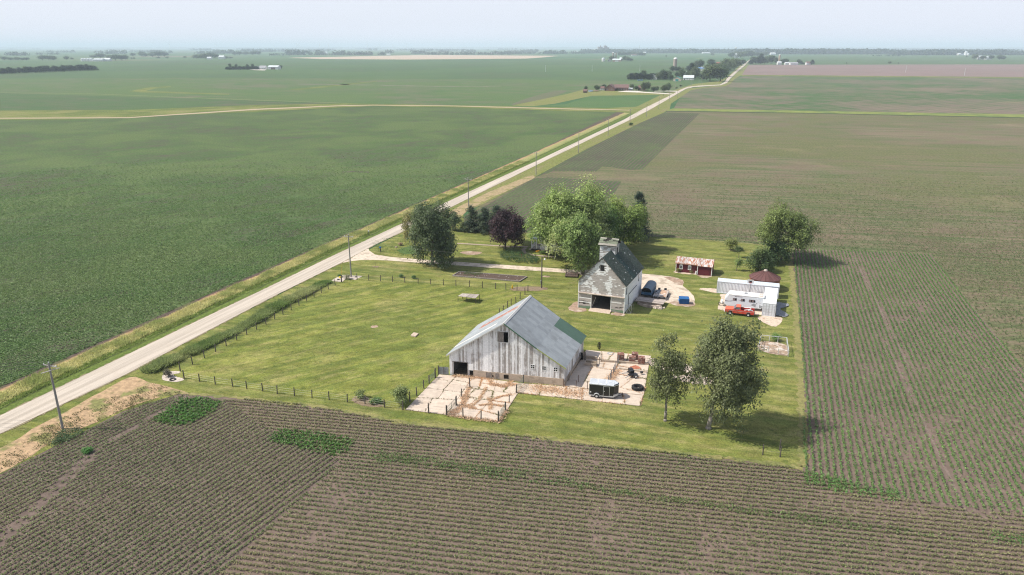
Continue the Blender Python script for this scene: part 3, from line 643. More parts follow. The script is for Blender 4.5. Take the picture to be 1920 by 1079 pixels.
# ------------------------------------------------------------------ the old crib barn with its tower
CA, CB = radians(-22.25), radians(66.5); SHC = CB-CA
def cf(x, y, z): return (x+y*cos(SHC), y*sin(SHC), z)
CW, CD, CE, CR = 9.265, 13.38, 5.58, 10.87; CM = CW/2
crib = thing('corn_crib', 'tall peeling grey crib barn with mossy dark shingle roof and a small ridge tower', 'barn', (13.048, 135.345, 0), CA)
def zc(u): return CE+(CR-CE)*(1-abs(u-CM)/(CM+.3))
DO = (2.7, 6.55, 0, 3.15)
m = MB(cf)
m.box(.03, 0.03, 0, .12, CD, CE); m.box(CW-.12, .03, 0, CW-.03, CD, CE)
for y0, y1 in ((.04, .1), (CD-.1, CD-.04)):
    us = np.linspace(.03, CW-.03, 25)
    for a, b in zip(us[:-1], us[1:]):
        z = 3.15 if (y0 < 1 and a > DO[0]-.1 and b < DO[1]+.1) else 0
        m.add(*hexa(a, b, y0, y1, z, zc(a)-.12, z, zc(b)-.12))
m.box(2.6, .12, 0, 2.68, CD-.2, 3.4); m.box(6.58, .12, 0, 6.66, CD-.2, 3.4); m.box(.12, .2, 3.4, CW-.12, CD-.2, 3.5)
m.build('wall', M_GREYW, crib)
m = MB(cf); m.box(.15, .15, .02, CW-.15, CD-.15, .12); m.build('floor', mat('crib_floor', (.2, .17, .14), .95), crib)
# front cladding: short boards, some still white
M_CLAD = mat('cladding', (1, 1, 1), .9, var=.22, scale=1.5, stretch=(1.2, 1.2, 9), attr=True, bump=.3)
m = MB(cf); rc = random.Random(11); z = .12; hb = .17
def whiteness(u, z):
    if 2.7 < u < 6.6 and z > 3.4:
        zz = z
        if zz > 8.6: return .93
        if zz > 7.2: return .9 if (abs(u-4.2) < 1.9-(8.6-zz)*.7) else .1
        a = 1 if (u > 6.6-.55-.9*max(0, 1-abs(zz-5.4)/1.3)) else 0
        b = 1 if (u < 2.75+max(0, 5.3-zz)*1.0) else 0
        return .93 if (a or b) else .03
    if u < 2.7 and z > 4.4: return .5
    return .07
while z < CR-.2:
    u = .0; row = int(z/hb)
    while u < CW-.01:
        wd = rc.uniform(.35, .55) if z > 3.3 else rc.uniform(1, 2.4); b_ = min(u+wd, CW); c = (u+b_)/2
        if b_ > CW-.3: b_ = CW
        zt = z+hb
        ok = zc(u)-.1 > z and zc(b_)-.1 > z
        if DO[0] < c < DO[1] and z < 3.2: ok = False
        if z < 3.2 and u < DO[0] < b_: b_ = DO[0]; c = (u+b_)/2; ok = c < DO[0]
        if z < 3.2 and u < DO[1] < b_ and u > DO[0]: u = DO[1]; c = (u+b_)/2; ok = True
        if b_ > 4.25 and u < 5.0 and 8.0 < z < 9.2: ok = False
        if .95 < c < 1.5 and .75 < z < 1.5 : ok = False
        if ok:
            wv = rc.random() < whiteness(c, z+.1)
            g0 = rc.uniform(.85, 1.15); m.col = (.74*g0, .74*g0, .74*g0) if wv else (.42*g0, .385*g0, .365*g0)
            if z < .55 and (c < 2.7 or c > 6.55): m.col = (.15, .23, .15) if rc.random() < .75 else (.25, .25, .22)
            if not (z < 1.6 and c > 6.6 and z > .75 and rc.random() < .35) :
                za, zb = min(zt, zc(u)-.08), min(zt, zc(b_)-.08)
                if za > z and zb > z: m.add(*hexa(u+.004, b_-.004, -.012-rc.uniform(0, .012), .035, z, za-.012, z, zb-.012))
        u = b_
    z += hb
m.build('cladding', M_CLAD, crib, kind='stuff')
for a, b, c, d, nm in ((4.3, 4.98, 8.1, 9.35, 'loft_opening'), (.95, 1.5, .75, 1.6, 'vent_opening'), (7.6, 8.1, .25, 1.35, 'vent_opening')):
    m = MB(cf); m.box(a, -.006, c, b, .03, d); m.build(nm, M_DARK, crib)
m = MB(cf); m.box(.0, -.28, 3.2, CW+.02, -.03, 3.36); m.build('header_beam', mat('pale_beam', (.5, .42, .36), .85, var=.2), crib)
m = MB(cf)
for q4 in ((-.04, -.05, 0, .1, .0, CE-.1), (CW-.1, -.05, 0, CW+.045, .04, CE-.1), (DO[0]-.12, -.04, 0, DO[0], .0, 3.18), (DO[1], -.04, 0, DO[1]+.12, .0, 3.18)): m = MB(cf); m.box(*q4); m.build('corner_board', M_WHITE, crib)
m = MB(cf); m.prism_x([(-1.25, 0), (.3, 0), (.3, .32), (-.9, .22)], 2.5, 6.75); m.build('ramp', mat('ramp_concrete', (.46, .37, .3), .9), crib)
m = MB(cf)
for k in range(33): m.box(CW-.026+.003*(k % 2), .05, .15+k*.165, CW+.02, CD-.02, .15+k*.165+.155)
m.build('side_cladding', M_WHITE, crib, kind='stuff')
m = MB(cf); m.box(CW+.025, 2.9, .2, CW+.07, 6.4, 3.05); m.build('sliding_door', M_WHITE, crib)
m = MB(cf); m.box(CW+.06, 2.75, 0.2, CW+.1, 2.9, 3.2); m.box(CW+.06, 2.75, 3.1, CW+.1, 9., 3.22); m.build('door_track', M_BLACK, crib)
for y in (.9, 10.3): m = MB(cf); m.box(CW+.021, y, 3.6, CW+.05, y+.5, 5.0); m.build('side_window', M_GLASS, crib)
# roof of shingle courses
M_SH = mat('mossy_shingle', (1, 1, 1), .95, var=.35, scale=5, attr=True, bump=.4)
def shingle_roof(side):
    mb = MB(cf); L = CM+.3; nrow = 30; rr = random.Random(3+side)
    for r in range(nrow):
        t0 = r/nrow; t1 = (r+1.25)/nrow; t1 = min(t1, 1.0)
        if side > 0: ua, ub = CM+L*(1-t1), CM+L*(1-t0)
        else: ua, ub = CM-L*(1-t1), CM-L*(1-t0)
        v = -.3
        while v < CD+.3:
            wv = rr.uniform(.25, .5); v2 = min(v+wv, CD+.3)
            tv = (v-1)/CD
            valley = abs((v/CD)-(.40+.0*t0)) < .06
            hole = (valley and .2 < t0 < .95 and rr.random() < .12)
            g0 = rr.uniform(.75, 1.3)
            if .36 < v/CD < .52: mb.col = (.03*g0, .055*g0, .052*g0)
            else: mb.col = (.05*g0, .068*g0, .056*g0) if rr.random() < .8 else (.08*g0, .09*g0, .078*g0)
            if rr.random() < .012: mb.col = (.5, .52, .5)
            if not hole:
                za, zb = zc(ua), zc(ub)
                mb.add([(ua, v, za+.02), (ub, v, zb+.055), (ub, v2-.012, zb+.055), (ua, v2-.012, za+.02), (ua, v, za), (ub, v, zb+.02), (ub, v2-.012, zb+.02), (ua, v2-.012, za)],
                       ([(0, 1, 2, 3), (4, 7, 6, 5), (0, 4, 5, 1), (1, 5, 6, 2), (2, 6, 7, 3)] if side > 0 else [(3, 2, 1, 0), (5, 6, 7, 4), (1, 5, 4, 0), (2, 6, 5, 1), (3, 7, 6, 2)]))
            v = v2
    return mb
rf = MB(cf)
for sgn in (-1, 1):
    e = CM+sgn*(CM+.28)
    rf.prism_y([(CM, CR-.02), (e, zc(e)-.02), (e, zc(e)-.1), (CM, CR-.1)], -.28, CD+.28)
roof = rf.build('roof', M_GREYW, crib)
shingle_roof(1).build('shingles', M_SH, roof, kind='stuff'); shingle_roof(-1).build('shingles', M_SH, roof, kind='stuff')
# tower
tx0, tx1, ty0, ty1 = 2.35, 5.5, 5.6, 8.3; TZ = CR+.95
m = MB(cf); z = CR-2.9
m.box(tx0, ty0, CR-2.9, tx1, ty1, TZ); m.build('tower_wall', M_GREYW, crib)
m = MB(cf); rt = random.Random(4)
while z < TZ-.1:
    u = tx0
    while u < tx1-.02:
        b_ = min(u+rt.uniform(.5, .9), tx1); g0 = rt.uniform(.85, 1.15); m.col = (.66*g0, .66*g0, .66*g0) if rt.random() < .6 else (.38*g0, .35*g0, .33*g0)
        m.box(u+.004, ty0-.025, z, b_-.004, ty0-.003, z+.155); u = b_
    m.col = (.4, .39, .38); m.box(tx1+.003, ty0, z, tx1+.025, ty1, z+.155); z += .165
m.build('tower_cladding', M_CLAD, crib, kind='stuff')
m = MB(cf); m.box(tx1+.026, ty0+1., CR-1.2, tx1+.05, ty0+1.7, CR+.3); m.build('tower_opening', M_DARK, crib)
ry = (ty0+ty1)/2; prof = [(ty0-.35, TZ-.05), (ry, TZ+1.05), (ty1+.35, TZ-.05), (ty1+.3, TZ-.14), (ry, TZ+.93), (ty0-.3, TZ-.14)]
m = MB(cf); m.prism_x(prof, tx0-.25, tx1+.25); tr = m.build('tower_roof', M_DARK, crib)
m = MB(cf); m.col = (.36, .33, .29); rt = random.Random(9)
for k in range(8):
    t0, t1 = k/8, (k+.86)/8
    for sgn in (0, 1):
        ya, yb = (ty0-.38+(ry-ty0+.38)*t0, ty0-.38+(ry-ty0+.38)*t1) if sgn == 0 else (ty1+.38-(ty1+.38-ry)*t0, ty1+.38-(ty1+.38-ry)*t1)
        za, zb = TZ-.02+1.12*t0, TZ-.02+1.12*t1; u = tx0-.3
        while u < tx1+.28:
            b_ = min(u+rt.uniform(.6, 1.4), tx1+.3); g0 = rt.uniform(.7, 1.2); m.col = (.34*g0, .32*g0, .28*g0) if k in (0, 7, 1) else (.16*g0, .18*g0, .13*g0)
            if rt.random() > (.45 if k in (4, 5) else .08) or u == tx0-.3:
                m.add([(u, ya, za), (b_, ya, za), (b_, yb, zb), (u, yb, zb), (u, ya, za+.04), (b_, ya, za+.04), (b_, yb, zb+.04), (u, yb, zb+.04)],
                      [(0, 1, 5, 4), (4, 5, 6, 7), (1, 2, 6, 5), (2, 3, 7, 6), (3, 0, 4, 7)] if sgn == 0 else [(4, 7, 6, 5), (1, 0, 4, 5), (2, 1, 5, 6), (3, 2, 6, 7), (0, 3, 7, 4)])
            u = b_+.02
m.build('roof_boards', M_CLAD, tr, kind='stuff')
m = MB(cf); m.tube((2.6, .5, .2), (3.5, .2, 2.6), .05); m.build('leaning_pole', M_STEEL, crib)

# ------------------------------------------------------------------ red shed
loc, rot, ln = place2((1266.4, 510), (1333.3, 517)); SL, SD_, SE, SR = 8.1, 4.0, 2.35, 3.15
shed = thing('red_shed', 'small dark red shed with rusty streaked roof and white arched windows', 'shed', loc, rot)
M_RED = mat('barn_red', (.125, .022, .03), .75, var=.15, scale=2, stretch=(4, 4, .6)); M_RED2 = mat('door_red', (.115, .016, .024), .7, var=.1)
sp = 4.95
m = MB(); m.prism_x([(0, 0), (SD_, 0), (SD_, SE), (SD_/2, SR), (0, SE)], .05, SL-.05); m.build('wall', M_RED, shed)
m = MB(); m.box(sp, -.55, 0, SL-.05, .02, 2.1); m.build('front_bay', M_RED, shed)
m = MB()
for k in range(32):
    x = .1+k*(SL-.2)/32
    m.box(x, -.02 if x < sp-.1 else -.57, .05, x+.03, .001 if x < sp-.1 else -.549, 2.05)
m.build('battens', M_RED2, shed, kind='stuff')
for x0 in (sp+.35, sp+1.5): m = MB(); m.box(x0, -.6, .06, x0+1.1, -.56, 1.95); m.build('door', M_RED2, shed)
for q4 in ((0, -.06, 0, .12, .0, SE-.05), (sp-.08, -.62, 0, sp+.06, -.56, 2.08), (SL-.12, -.62, 0, SL+.02, -.56, 2.08), (SL-.045, 0, 0, SL+.01, .12, SE-.1)): m = MB(); m.box(*q4); m.build('corner_board', M_WHITE, shed)
for x0 in (.95, 2.85):
    f = MB()
    prof = [(x0-.12, .78), (x0+.62, .78), (x0+.62, 1.78), (x0+.45, 1.92), (x0+.25, 1.96), (x0+.05, 1.92), (x0-.12, 1.78)]
    f.prism_y(prof, -.05, -.005); wo_ = f.build('window', M_WHITE, shed)
    for i in (0, 1):
        for j in (0, 1):
            g_ = MB(); g_.box(x0+.04+i*.24, -.062, .94+j*.36, x0+.22+i*.24, -.051, 1.24+j*.36); g_.build('pane', M_GLASS, wo_)
rr_ = random.Random(2); M_SHR = mat('rust_streaked_tin', (.5, .47, .46), .65, .1, var=.15, scale=2, col2=(.33, .14, .08), s2=1.3, th=(.46, .56), stretch=(3.5, .5, 1), rnd=.15)
for k in range(12):
    x0 = -.15+k*(SL+.3)/12; x1 = x0+(SL+.3)/12-.01; fy = -.35 if x0 < sp-.3 else -.85; fz = SE-.15 if x0 < sp-.3 else 2.12
    for pr in ([(fy, fz), (SD_/2, SR+.02), (SD_/2, SR+.06), (fy, fz+.04)], [(SD_+.3, SE-.1), (SD_/2, SR+.02), (SD_/2, SR+.06), (SD_+.3, SE-.06)]):
        m = MB(); m.prism_x(pr, x0, x1); m.build('roof_panel', M_SHR, shed)
m = MB(); m.prism_x([(-.35, SE-.28), (-.35, SE-.16), (-.3, SE-.16), (-.3, SE-.28)], -.1, sp-.3); m.build('fascia', mat('rust_fascia', (.4, .22, .14), .8), shed)
m = MB(); m.box(sp-.62, -.45, .0, sp-.3, -.3, 1.25); o = m.build('leaning_panel', M_WHITEOLD, None); o.location = loc; o.rotation_euler = (-.18, .12, rot)
tag(o, 'pale board leaning on the red shed beside its doors', 'board')

# ------------------------------------------------------------------ round grain bin
bx, by = G(1432, 541); binr = 3.05
gb = thing('grain_bin', 'round rusty grain bin with maroon conical roof behind the white containers', 'grain bin', (bx, by))
m = MB(); prof = [(binr+.03*(i % 2), i*.13) for i in range(20)]+[(binr, 2.6)]
m.lathe(prof, 40); m.build('wall', mat('rusty_bin', (.24, .095, .06), .75, .15, var=.25, scale=1.2, col2=(.42, .3, .22), s2=.5, th=(.56, .66)), gb)
M_MAR = mat('maroon_metal', (.12, .055, .052), .6, .1, var=.1, rnd=.12)
for k in range(20):
    a0, a1 = 2*pi*k/20+.006, 2*pi*(k+1)/20-.006; R_, r_ = binr+.22, .42
    m = MB(); P = [(R_*cos(a0), R_*sin(a0), 2.5), (R_*cos(a1), R_*sin(a1), 2.5), (r_*cos(a1), r_*sin(a1), 3.85), (r_*cos(a0), r_*sin(a0), 3.85)]
    m.add(P+[(x, y, z+.03) for x, y, z in P], [(3, 2, 1, 0), (4, 5, 6, 7), (0, 1, 5, 4), (1, 2, 6, 5), (2, 3, 7, 6), (3, 0, 4, 7)])
    am = a0; m.tube((R_*cos(am), R_*sin(am), 2.56), (r_*cos(am), r_*sin(am), 3.92), .03, n=4); m.build('roof_panel', M_MAR, gb)
m = MB(); m.lathe([(.0, 4.25), (.3, 4.2), (.42, 4.0), (.44, 3.8)][::-1], 16); m.build('roof_cap', mat('cap_metal', (.4, .34, .3), .6, .2), gb, smooth=True)
m = MB(); m.box(-.45, -binr-.06, .4, .45, -binr+.05, 1.9); m.build('door', M_RUST, gb)

# ------------------------------------------------------------------ shipping containers
M_CONT = mat('container_white', (.66, .68, .72), .5, 0, var=.06, col2=(.58, .59, .62), s2=.6); M_CROOF = mat('container_roof', (.55, .62, .7), .5, .1, var=.08)
def container(name, label, loc, rot, L, roofmat, front_long=True):
    W, H = 2.44, 2.6; t = thing(name, label, 'shipping container', loc, rot, 'white shipping containers')
    def corr(x0, y0, x1, y1, nx, ny, nm):
        n = int(hypot(x1-x0, y1-y0)/.28); pts = []
        for i in range(n):
            for s_, dp in ((0, 0), (.35, 0), (.5, .045), (.85, .045)):
                k = (i+s_)/n; pts.append((x0+(x1-x0)*k+nx*-dp, y0+(y1-y0)*k+ny*-dp))
        pts.append((x1, y1)); vs = [(x, y, .18) for x, y in pts]+[(x, y, H-.12) for x, y in pts]; n_ = len(pts)
        mb = MB(); mb.add(vs, [(i, i+1, n_+i+1, n_+i) for i in range(n_-1)]); mb.build(nm, M_CONT, t)
    corr(.1, .04, L-.1, .04, 0, -1, 'side_wall'); corr(L-.1, W-.04, .1, W-.04, 0, 1, 'side_wall')
    corr(L-.04, .1, L-.04, W-.1, 1, 0, 'end_wall')
    m = MB()
    for x in (0, L-.14):
        for y in (0, W-.14): m.box(x, y, 0, x+.14, y+.14, H)
    for z0, z1 in ((0, .18), (H-.12, H-.01)):
        m.box(.14, 0, z0, L-.14, .1, z1); m.box(.14, W-.1, z0, L-.14, W, z1); m.box(0, .14, z0, .1, W-.14, z1); m.box(L-.1, .14, z0, L, W-.14, z1)
    m.build('frame', M_CONT, t)
    m = MB(); n = int((L-.2)/.42)
    for i in range(n): x = .1+i*(L-.2)/n; m.box(x, .1, H-.05, x+(L-.2)/n*.6, W-.1, H-.012); m.box(x+(L-.2)/n*.6, .1, H-.05, x+(L-.2)/n, W-.1, H-.032)
    m.build('roof', roofmat, t)
    for k in (0, 1):                                      # end doors
        y0 = .15+k*1.075; d = MB(); d.box(.03, y0, .19, .07, y0+1.06, H-.14)
        for z in (.42, .98, 1.54, 2.08): d.box(.0, y0+.1, z-.16, .035, y0+.48, z+.16); d.box(.0, y0+.58, z-.16, .035, y0+.96, z+.16)
        do = d.build('door', M_CONT, t)
        for yy in (y0+.53, y0+.06): r = MB(); r.tube((-.03, yy, .2), (-.03, yy, H-.15), .022); r.build('lock_bar', M_STEEL, do)
    return t
A = G(1343.3, 550); container('shipping_container', 'long pale ribbed container with bluish roof behind the white camper', (A[0], A[1], .06), radians(-18.6), 12.19, M_CROOF)
A = G(1452.7, 595.3); container('shipping_container', 'white container with its door end towards the lawn beside the camper', (A[0], A[1], .06), radians(69.2), 10.2, mat('container_roof_white', (.74, .73, .7), .6, 0, var=.05, col2=(.6, .52, .45), s2=1.4, th=(.66, .74)))
# the second container's local +y points left of its length: shift so its right side stands at the reference
# ------------------------------------------------------------------ camper
loc, rot, ln = place2((1356.5, 578), (1424.5, 585.5)); RL_, RW, RH = 7.35, 2.44, 2.95; z0 = .55
rv = thing('camper_trailer', 'white camper trailer with small dark windows parked between the red pickup and the container', 'camper trailer', (loc[0], loc[1], .06), rot)
M_RV = mat('rv_white', (.68, .72, .77), .45, 0, var=.05); M_RVR = mat('rv_roof', (.8, .8, .78), .6, 0, var=.04)
m = MB(); m.prism_y([(.55, z0), (RL_-.45, z0), (RL_, z0+.55), (RL_, RH-.1), (.75, RH-.1), (.08, z0+1.35), (.08, z0+.35)], 0, RW); m.build('body', M_RV, rv, bevel=.05)
m = MB(); m.prism_y([(.72, RH-.1), (RL_+.03, RH-.1), (RL_+.02, RH), (.85, RH+.02)], -.03, RW+.03); m.build('roof', M_RVR, rv)
for x in (1.6, 3.1, 4.6, 5.15):
    f = MB(); f.box(x, -.035, 1.75, x+.72 if x < 5 else x+.62, -.005, 2.25); wn = f.build('window', M_BLACK, rv, bevel=.03)
    g_ = MB(); g_.box(x+.06, -.045, 1.8, x+.36, -.036, 2.2); g_.build('pane', mat('curtained_pane', (.25, .2, .2), .3), wn)
M_GRPH = mat('graphic_grey', (.3, .32, .34), .5); M_GRPD = mat('graphic_dark', (.16, .1, .11), .5)
m = MB(); m.prism_y([(5.0, z0+.62), (5.5, z0+1.0), (7.3, z0+.62), (6.9, z0+.2), (6.2, z0+.12)], -.012, -.003); m.build('stripe_graphic', M_GRPH, rv)
m = MB(); m.prism_y([(.9, 1.62), (1.7, 1.68), (1.7, 1.6)], -.012, -.003); m.prism_y([(2.5, 1.95), (3.4, 1.98), (3.4, 1.88)], -.012, -.003); m.prism_y([(5.9, 1.9), (7.0, 1.7), (5.9, 1.78)], -.012, -.003); m.prism_y([(.2, 1.6), (1.4, 1.52), (.2, 1.42)], -.012, -.003); m.build('swoosh', M_GRPD, rv)
m = MB(); m.prism_y([(1.9, 2.52), (3.4, 2.58), (3.3, 2.66), (1.95, 2.66)], -.012, -.003); m.build('name_mark', mat('mark_grey', (.2, .2, .22), .5), rv)
m = MB(); m.box(5.95, -.03, .7, 6.6, -.004, 2.6); dr = m.build('door', mat('rv_door', (.66, .7, .75), .45), rv); m = MB(); m.box(6.0, -.06, 1.5, 6.06, -.03, 1.65); m.build('handle', M_BLACK, dr)
m = MB(); m.box(3.6, .9, RH+.02, 4.2, 1.5, RH+.28); m.build('roof_unit', mat('grey_plastic', (.35, .36, .38), .6), rv, bevel=.04)
for x in (1.9, 6.6): m = MB(); m.box(x, .8, RH+.02, x+.4, 1.2, RH+.14); m.build('roof_vent', M_RVR, rv)
m = MB(); m.box(6.4, .3, RH+.02, 7.1, 2.1, RH+.06); m.build('roof_rack', mat('tan_plastic', (.5, .42, .36), .7), rv)
for y in (.05, RW-.25):
    for x in (4.3, 5.1):
        wh = MB(); wh.lathe([(.0, 0), (.33, 0), (.35, .05), (.35, .17), (.33, .22), (0, .22)], 20, (x, y, .35), 'y'); wo_ = wh.build('wheel', M_RUBBER, rv)
        wh = MB(); wh.lathe([(0, -.012), (.19, -.012), (.2, .0)], 16, (x, y, .35), 'y'); wh.build('rim', M_ALU, wo_)
m = MB(); m.tube((.1, RW/2, .5), (-1.15, RW/2, .5), .06); m.tube((.3, .5, .5), (-1.1, RW/2, .5), .05); m.tube((.3, RW-.5, .5), (-1.1, RW/2, .5), .05); m.tube((-1.0, RW/2, 0), (-1.0, RW/2, .7), .05); m.build('hitch', M_BLACK, rv)
m = MB(); m.lathe([(0, .0), (.2, .0), (.22, .1), (.22, .55), (.14, .7), (0, .72)], 14, (-.45, RW/2-.24, .55)); m.lathe([(0, .0), (.2, .0), (.22, .1), (.22, .55), (.14, .7), (0, .72)], 14, (-.45, RW/2+.24, .55)); m.build('gas_bottle', M_WHITE, rv, smooth=True)
m = MB(); m.box(-.95, RW/2-.2, .0, -.8, RW/2+.2, .18); m.build('jack_block', M_GREYW, rv)

# ------------------------------------------------------------------ red pickup
loc, rot, ln = place2((1368.5, 591.4), (1403, 595.4)); PX = 1.0
pk = thing('pickup_truck', 'faded orange red pickup truck parked on the grass in front of the camper', 'pickup truck', (loc[0]-PX*cos(rot), loc[1]-PX*sin(rot), .045), rot)
M_PRED = mat('faded_red_paint', (.52, .045, .03), .4, 0, var=.08, col2=(.6, .09, .05), s2=.8, spec=.5, bump=0); M_PTOP = mat('pale_red_paint', (.66, .13, .07), .5, 0, var=.08, bump=0)  # hood and cab roof get a lighter red than the sides
W2 = 1.95
def well(x0, x1, zb, zt, cx, r=.42, n=8):
    """lower edge of a body side with a round wheel arch, between x0 and x1"""
    return [(cx-r*cos(pi*i/n), zb+r*sin(pi*i/n)*1.0) for i in range(n+1)]
prof_l = [(0.05, .5)]+well(0, 2, .5, 0, 1.0)+well(0, 2, .5, 0, 4.34)+[(5.3, .5), (5.35, .7), (5.35, 1.2), (2.9, 1.2), (1.45, 1.17), (.1, 1.1), (0, .9)]
for y0, y1 in ((0, .09), (W2-.09, W2)):
    m = MB(); m.prism_y(prof_l, y0, y1); m.build('body_side', M_PRED, pk)
m = MB(); m.prism_y([(.02, .55), (.5, .55), (.5, 1.08), (.0, 1.05)], .09, W2-.09); m.prism_y([(0.5, .9), (1.5, .9), (1.5, 1.12), (.5, 1.08)], .09, W2-.09); m.build('front_body', M_PRED, pk)
m = MB(); m.prism_y([(.02, 1.08), (1.5, 1.17), (1.5, 1.2), (.06, 1.13)], .03, W2-.03); m.build('hood', M_PTOP, pk, bevel=.02)
m = MB(); m.prism_y([(1.5, .55), (2.85, .55), (2.85, 1.2), (1.5, 1.2)], .095, W2-.095); m.build('cab_body', M_PRED, pk)
m = MB(); m.prism_y([(2.0, 1.68), (2.85, 1.7), (2.83, 1.77), (2.05, 1.75)], .14, W2-.14); m.build('cab_roof', M_PTOP, pk, bevel=.03)
m = MB()
for y in (.12, W2-.18):
    m.prism_y([(1.45, 1.18), (1.53, 1.18), (2.08, 1.7), (2.0, 1.7)], y, y+.06); m.prism_y([(2.68, 1.18), (2.88, 1.18), (2.86, 1.7), (2.72, 1.7)], y, y+.06)
m.build('pillars', M_PRED, pk)
m = MB(); m.prism_y([(1.5, 1.19), (1.53, 1.19), (2.06, 1.69), (2.03, 1.69)], .18, W2-.18); m.build('windshield', mat('tinted_glass', (.1, .14, .16), .1, spec=.7, bump=0), pk)
for y in (.14, W2-.16): m = MB(); m.prism_y([(1.6, 1.21), (2.67, 1.21), (2.7, 1.67), (2.1, 1.67)], y, y+.02); m.build('side_window', mat('tinted_glass', (.1, .14, .16), .1), pk)
m = MB(); m.box(2.82, .2, 1.25, 2.84, W2-.2, 1.66); m.build('rear_window', mat('tinted_glass', (.1, .14, .16), .1), pk)
m = MB(); m.box(2.9, .1, .7, 5.3, W2-.1, .76); m.box(2.88, .1, .76, 2.94, W2-.1, 1.2); m.box(5.29, .1, .62, 5.34, W2-.1, 1.2); m.box(3.95, .1, .76, 4.75, .34, .98); m.box(3.95, W2-.34, .76, 4.75, W2-.1, .98); m.build('cargo_bed', mat('bed_maroon', (.16, .02, .022), .7), pk)
for y in (.012, W2-.012):
    m = MB(); m.box(.12, y-.03 if y < 1 else y-.0, .93, 5.25, y if y < 1 else y+.03, .965); m.build('side_moulding', M_ALU, pk)
for x in (1.0, 4.34):
    for y in (-.02, W2-.2):
        wh = MB(); wh.lathe([(.15, 0), (.33, 0), (.36, .04), (.36, .18), (.33, .22), (.15, .22)], 24, (x, y, .36), 'y'); wo_ = wh.build('wheel', M_RUBBER, pk)
        wh = MB(); s_ = -.01 if y < 1 else .16; wh.lathe([(0, s_), (.12, s_), (.19, s_+.03), (.2, s_+.07)], 16, (x, y, .36), 'y'); wh.build('rim', M_WHITE, wo_)
m = MB(); m.box(-.12, .02, .45, .0, W2-.02, .62); m.build('front_bumper', M_ALU, pk, bevel=.02)
m = MB(); m.box(5.36, .02, .45, 5.46, W2-.02, .6); m.build('rear_bumper', M_BLACK, pk)
m = MB(); m.box(-.03, .3, .68, .0, W2-.3, .98); m.build('grille', M_ALU, pk)
for y in (.12, W2-.3): m = MB(); m.box(-.04, y, .72, .0, y+.18, .92); m.build('headlight', M_WHITE, pk)
for y in (.02, W2-.14): m = MB(); m.box(5.35, y, .7, 5.38, y+.12, .98); m.build('tail_light', mat('tail_red', (.4, .01, .01), .3), pk)
m = MB(); m.tube((1.95, -.12, 1.28), (1.95, .1, 1.22), .02); m.box(1.9, -.22, 1.2, 1.95, -.08, 1.4); m.build('door_mirror', M_BLACK, pk)
m = MB(); m.box(1.72, -.006, .62, 1.735, .0, 1.17); m.box(2.76, -.006, .62, 2.775, .0, 1.17); m.build('door_gap', M_BLACK, pk)
A = (loc[0]-PX*cos(rot), loc[1]-PX*sin(rot)); t = thing('white_cargo', 'white folded frame and sacks lying in the back of the red pickup bed', 'cargo', (A[0], A[1], .82), rot)
m = MB(); m.prism_y([(4.0, .0), (5.2, .0), (5.1, .38), (4.5, .55), (4.3, .4)], .35, .85); m.build('sack', M_ALU, t, bevel=.06)
m = MB(); m.tube((3.5, .15, .46), (4.6, .3, .7), .06); m.tube((4.6, .3, .7), (5.2, .35, .3), .06); m.tube((3.4, 1.7, .46), (4.7, 1.4, .62), .06); m.tube((4.6, .3, .7), (4.7, 1.4, .62), .05); m.build('frame', M_WHITE, t)

# ------------------------------------------------------------------ black cargo trailer
loc, rot, ln = place2((1104, 746), (1149, 750.5)); TL, TW, TH = 3.6, 1.95, 2.15
ct = thing('cargo_trailer', 'black enclosed cargo trailer with silver roof parked on the concrete', 'trailer', (loc[0], loc[1], .13), rot)
nose = [(0, 0), (TL, 0), (TL+.62, TW/2-.25), (TL+.62, TW/2+.25), (TL, TW), (0, TW)]
m = MB(); m.prism(nose, .38, TH-.02); m.build('body', M_BLACK, ct)
m = MB(); m.prism([(-.03, -.03), (TL+.01, -.03), (TL+.66, TW/2-.27), (TL+.66, TW/2+.27), (TL+.01, TW+.03), (-.03, TW+.03)], TH-.1, TH-.04); m.build('roof_edge', M_ALU, ct)
m = MB(); m.prism_x([(0, TH-.04), (TW, TH-.04), (TW-.25, TH+.1), (.25, TH+.1)], 0, TL); m.prism([(TL, .25), (TL+.5, TW/2-.2), (TL+.5, TW/2+.2), (TL, TW-.25)], TH-.04, TH+.08); m.build('roof', mat('trailer_roof', (.55, .58, .62), .4, .3), ct, bevel=.02)
m = MB()
for x in (1.2, 2.4): m.box(x, .05, TH+.1, x+.05, TW-.05, TH+.115)
m.build('roof_seam', M_WHITE, ct)
m = MB(); m.box(0, -.04, .3, TL, .0, .4); m.box(0, TW, .3, TL, TW+.04, .4); m.box(-.04, 0, .3, 0, TW, .42); m.box(-.02, -.02, .4, .04, -.0, TH-.1); m.build('frame', M_ALU, ct)
m = MB(); m.box(2.1, -.03, .42, 2.95, -.002, TH-.25); do = m.build('side_door', M_BLACK, ct)
m = MB(); m.box(2.06, -.045, .42, 2.11, -.03, TH-.2); m.box(2.94, -.045, .42, 2.99, -.03, TH-.2); m.box(2.11, -.045, TH-.25, 2.94, -.03, TH-.2); m.box(2.2, -.06, 1.1, 2.3, -.03, 1.2); m.build('door_frame', M_ALU, do)
m = MB(); m.box(2.95, -.03, .42, 3.5, -.002, .46); m.prism([(TL, -.01), (TL+.62, TW/2-.26), (TL+.66, TW/2-.26), (TL+.04, -.04)], .38, .72); m.build('stone_guard', M_ALU, ct)
m = MB(); m.box(.12, -.008, .75, .32, 0, .95); m.build('sticker', M_WHITEOLD, ct)
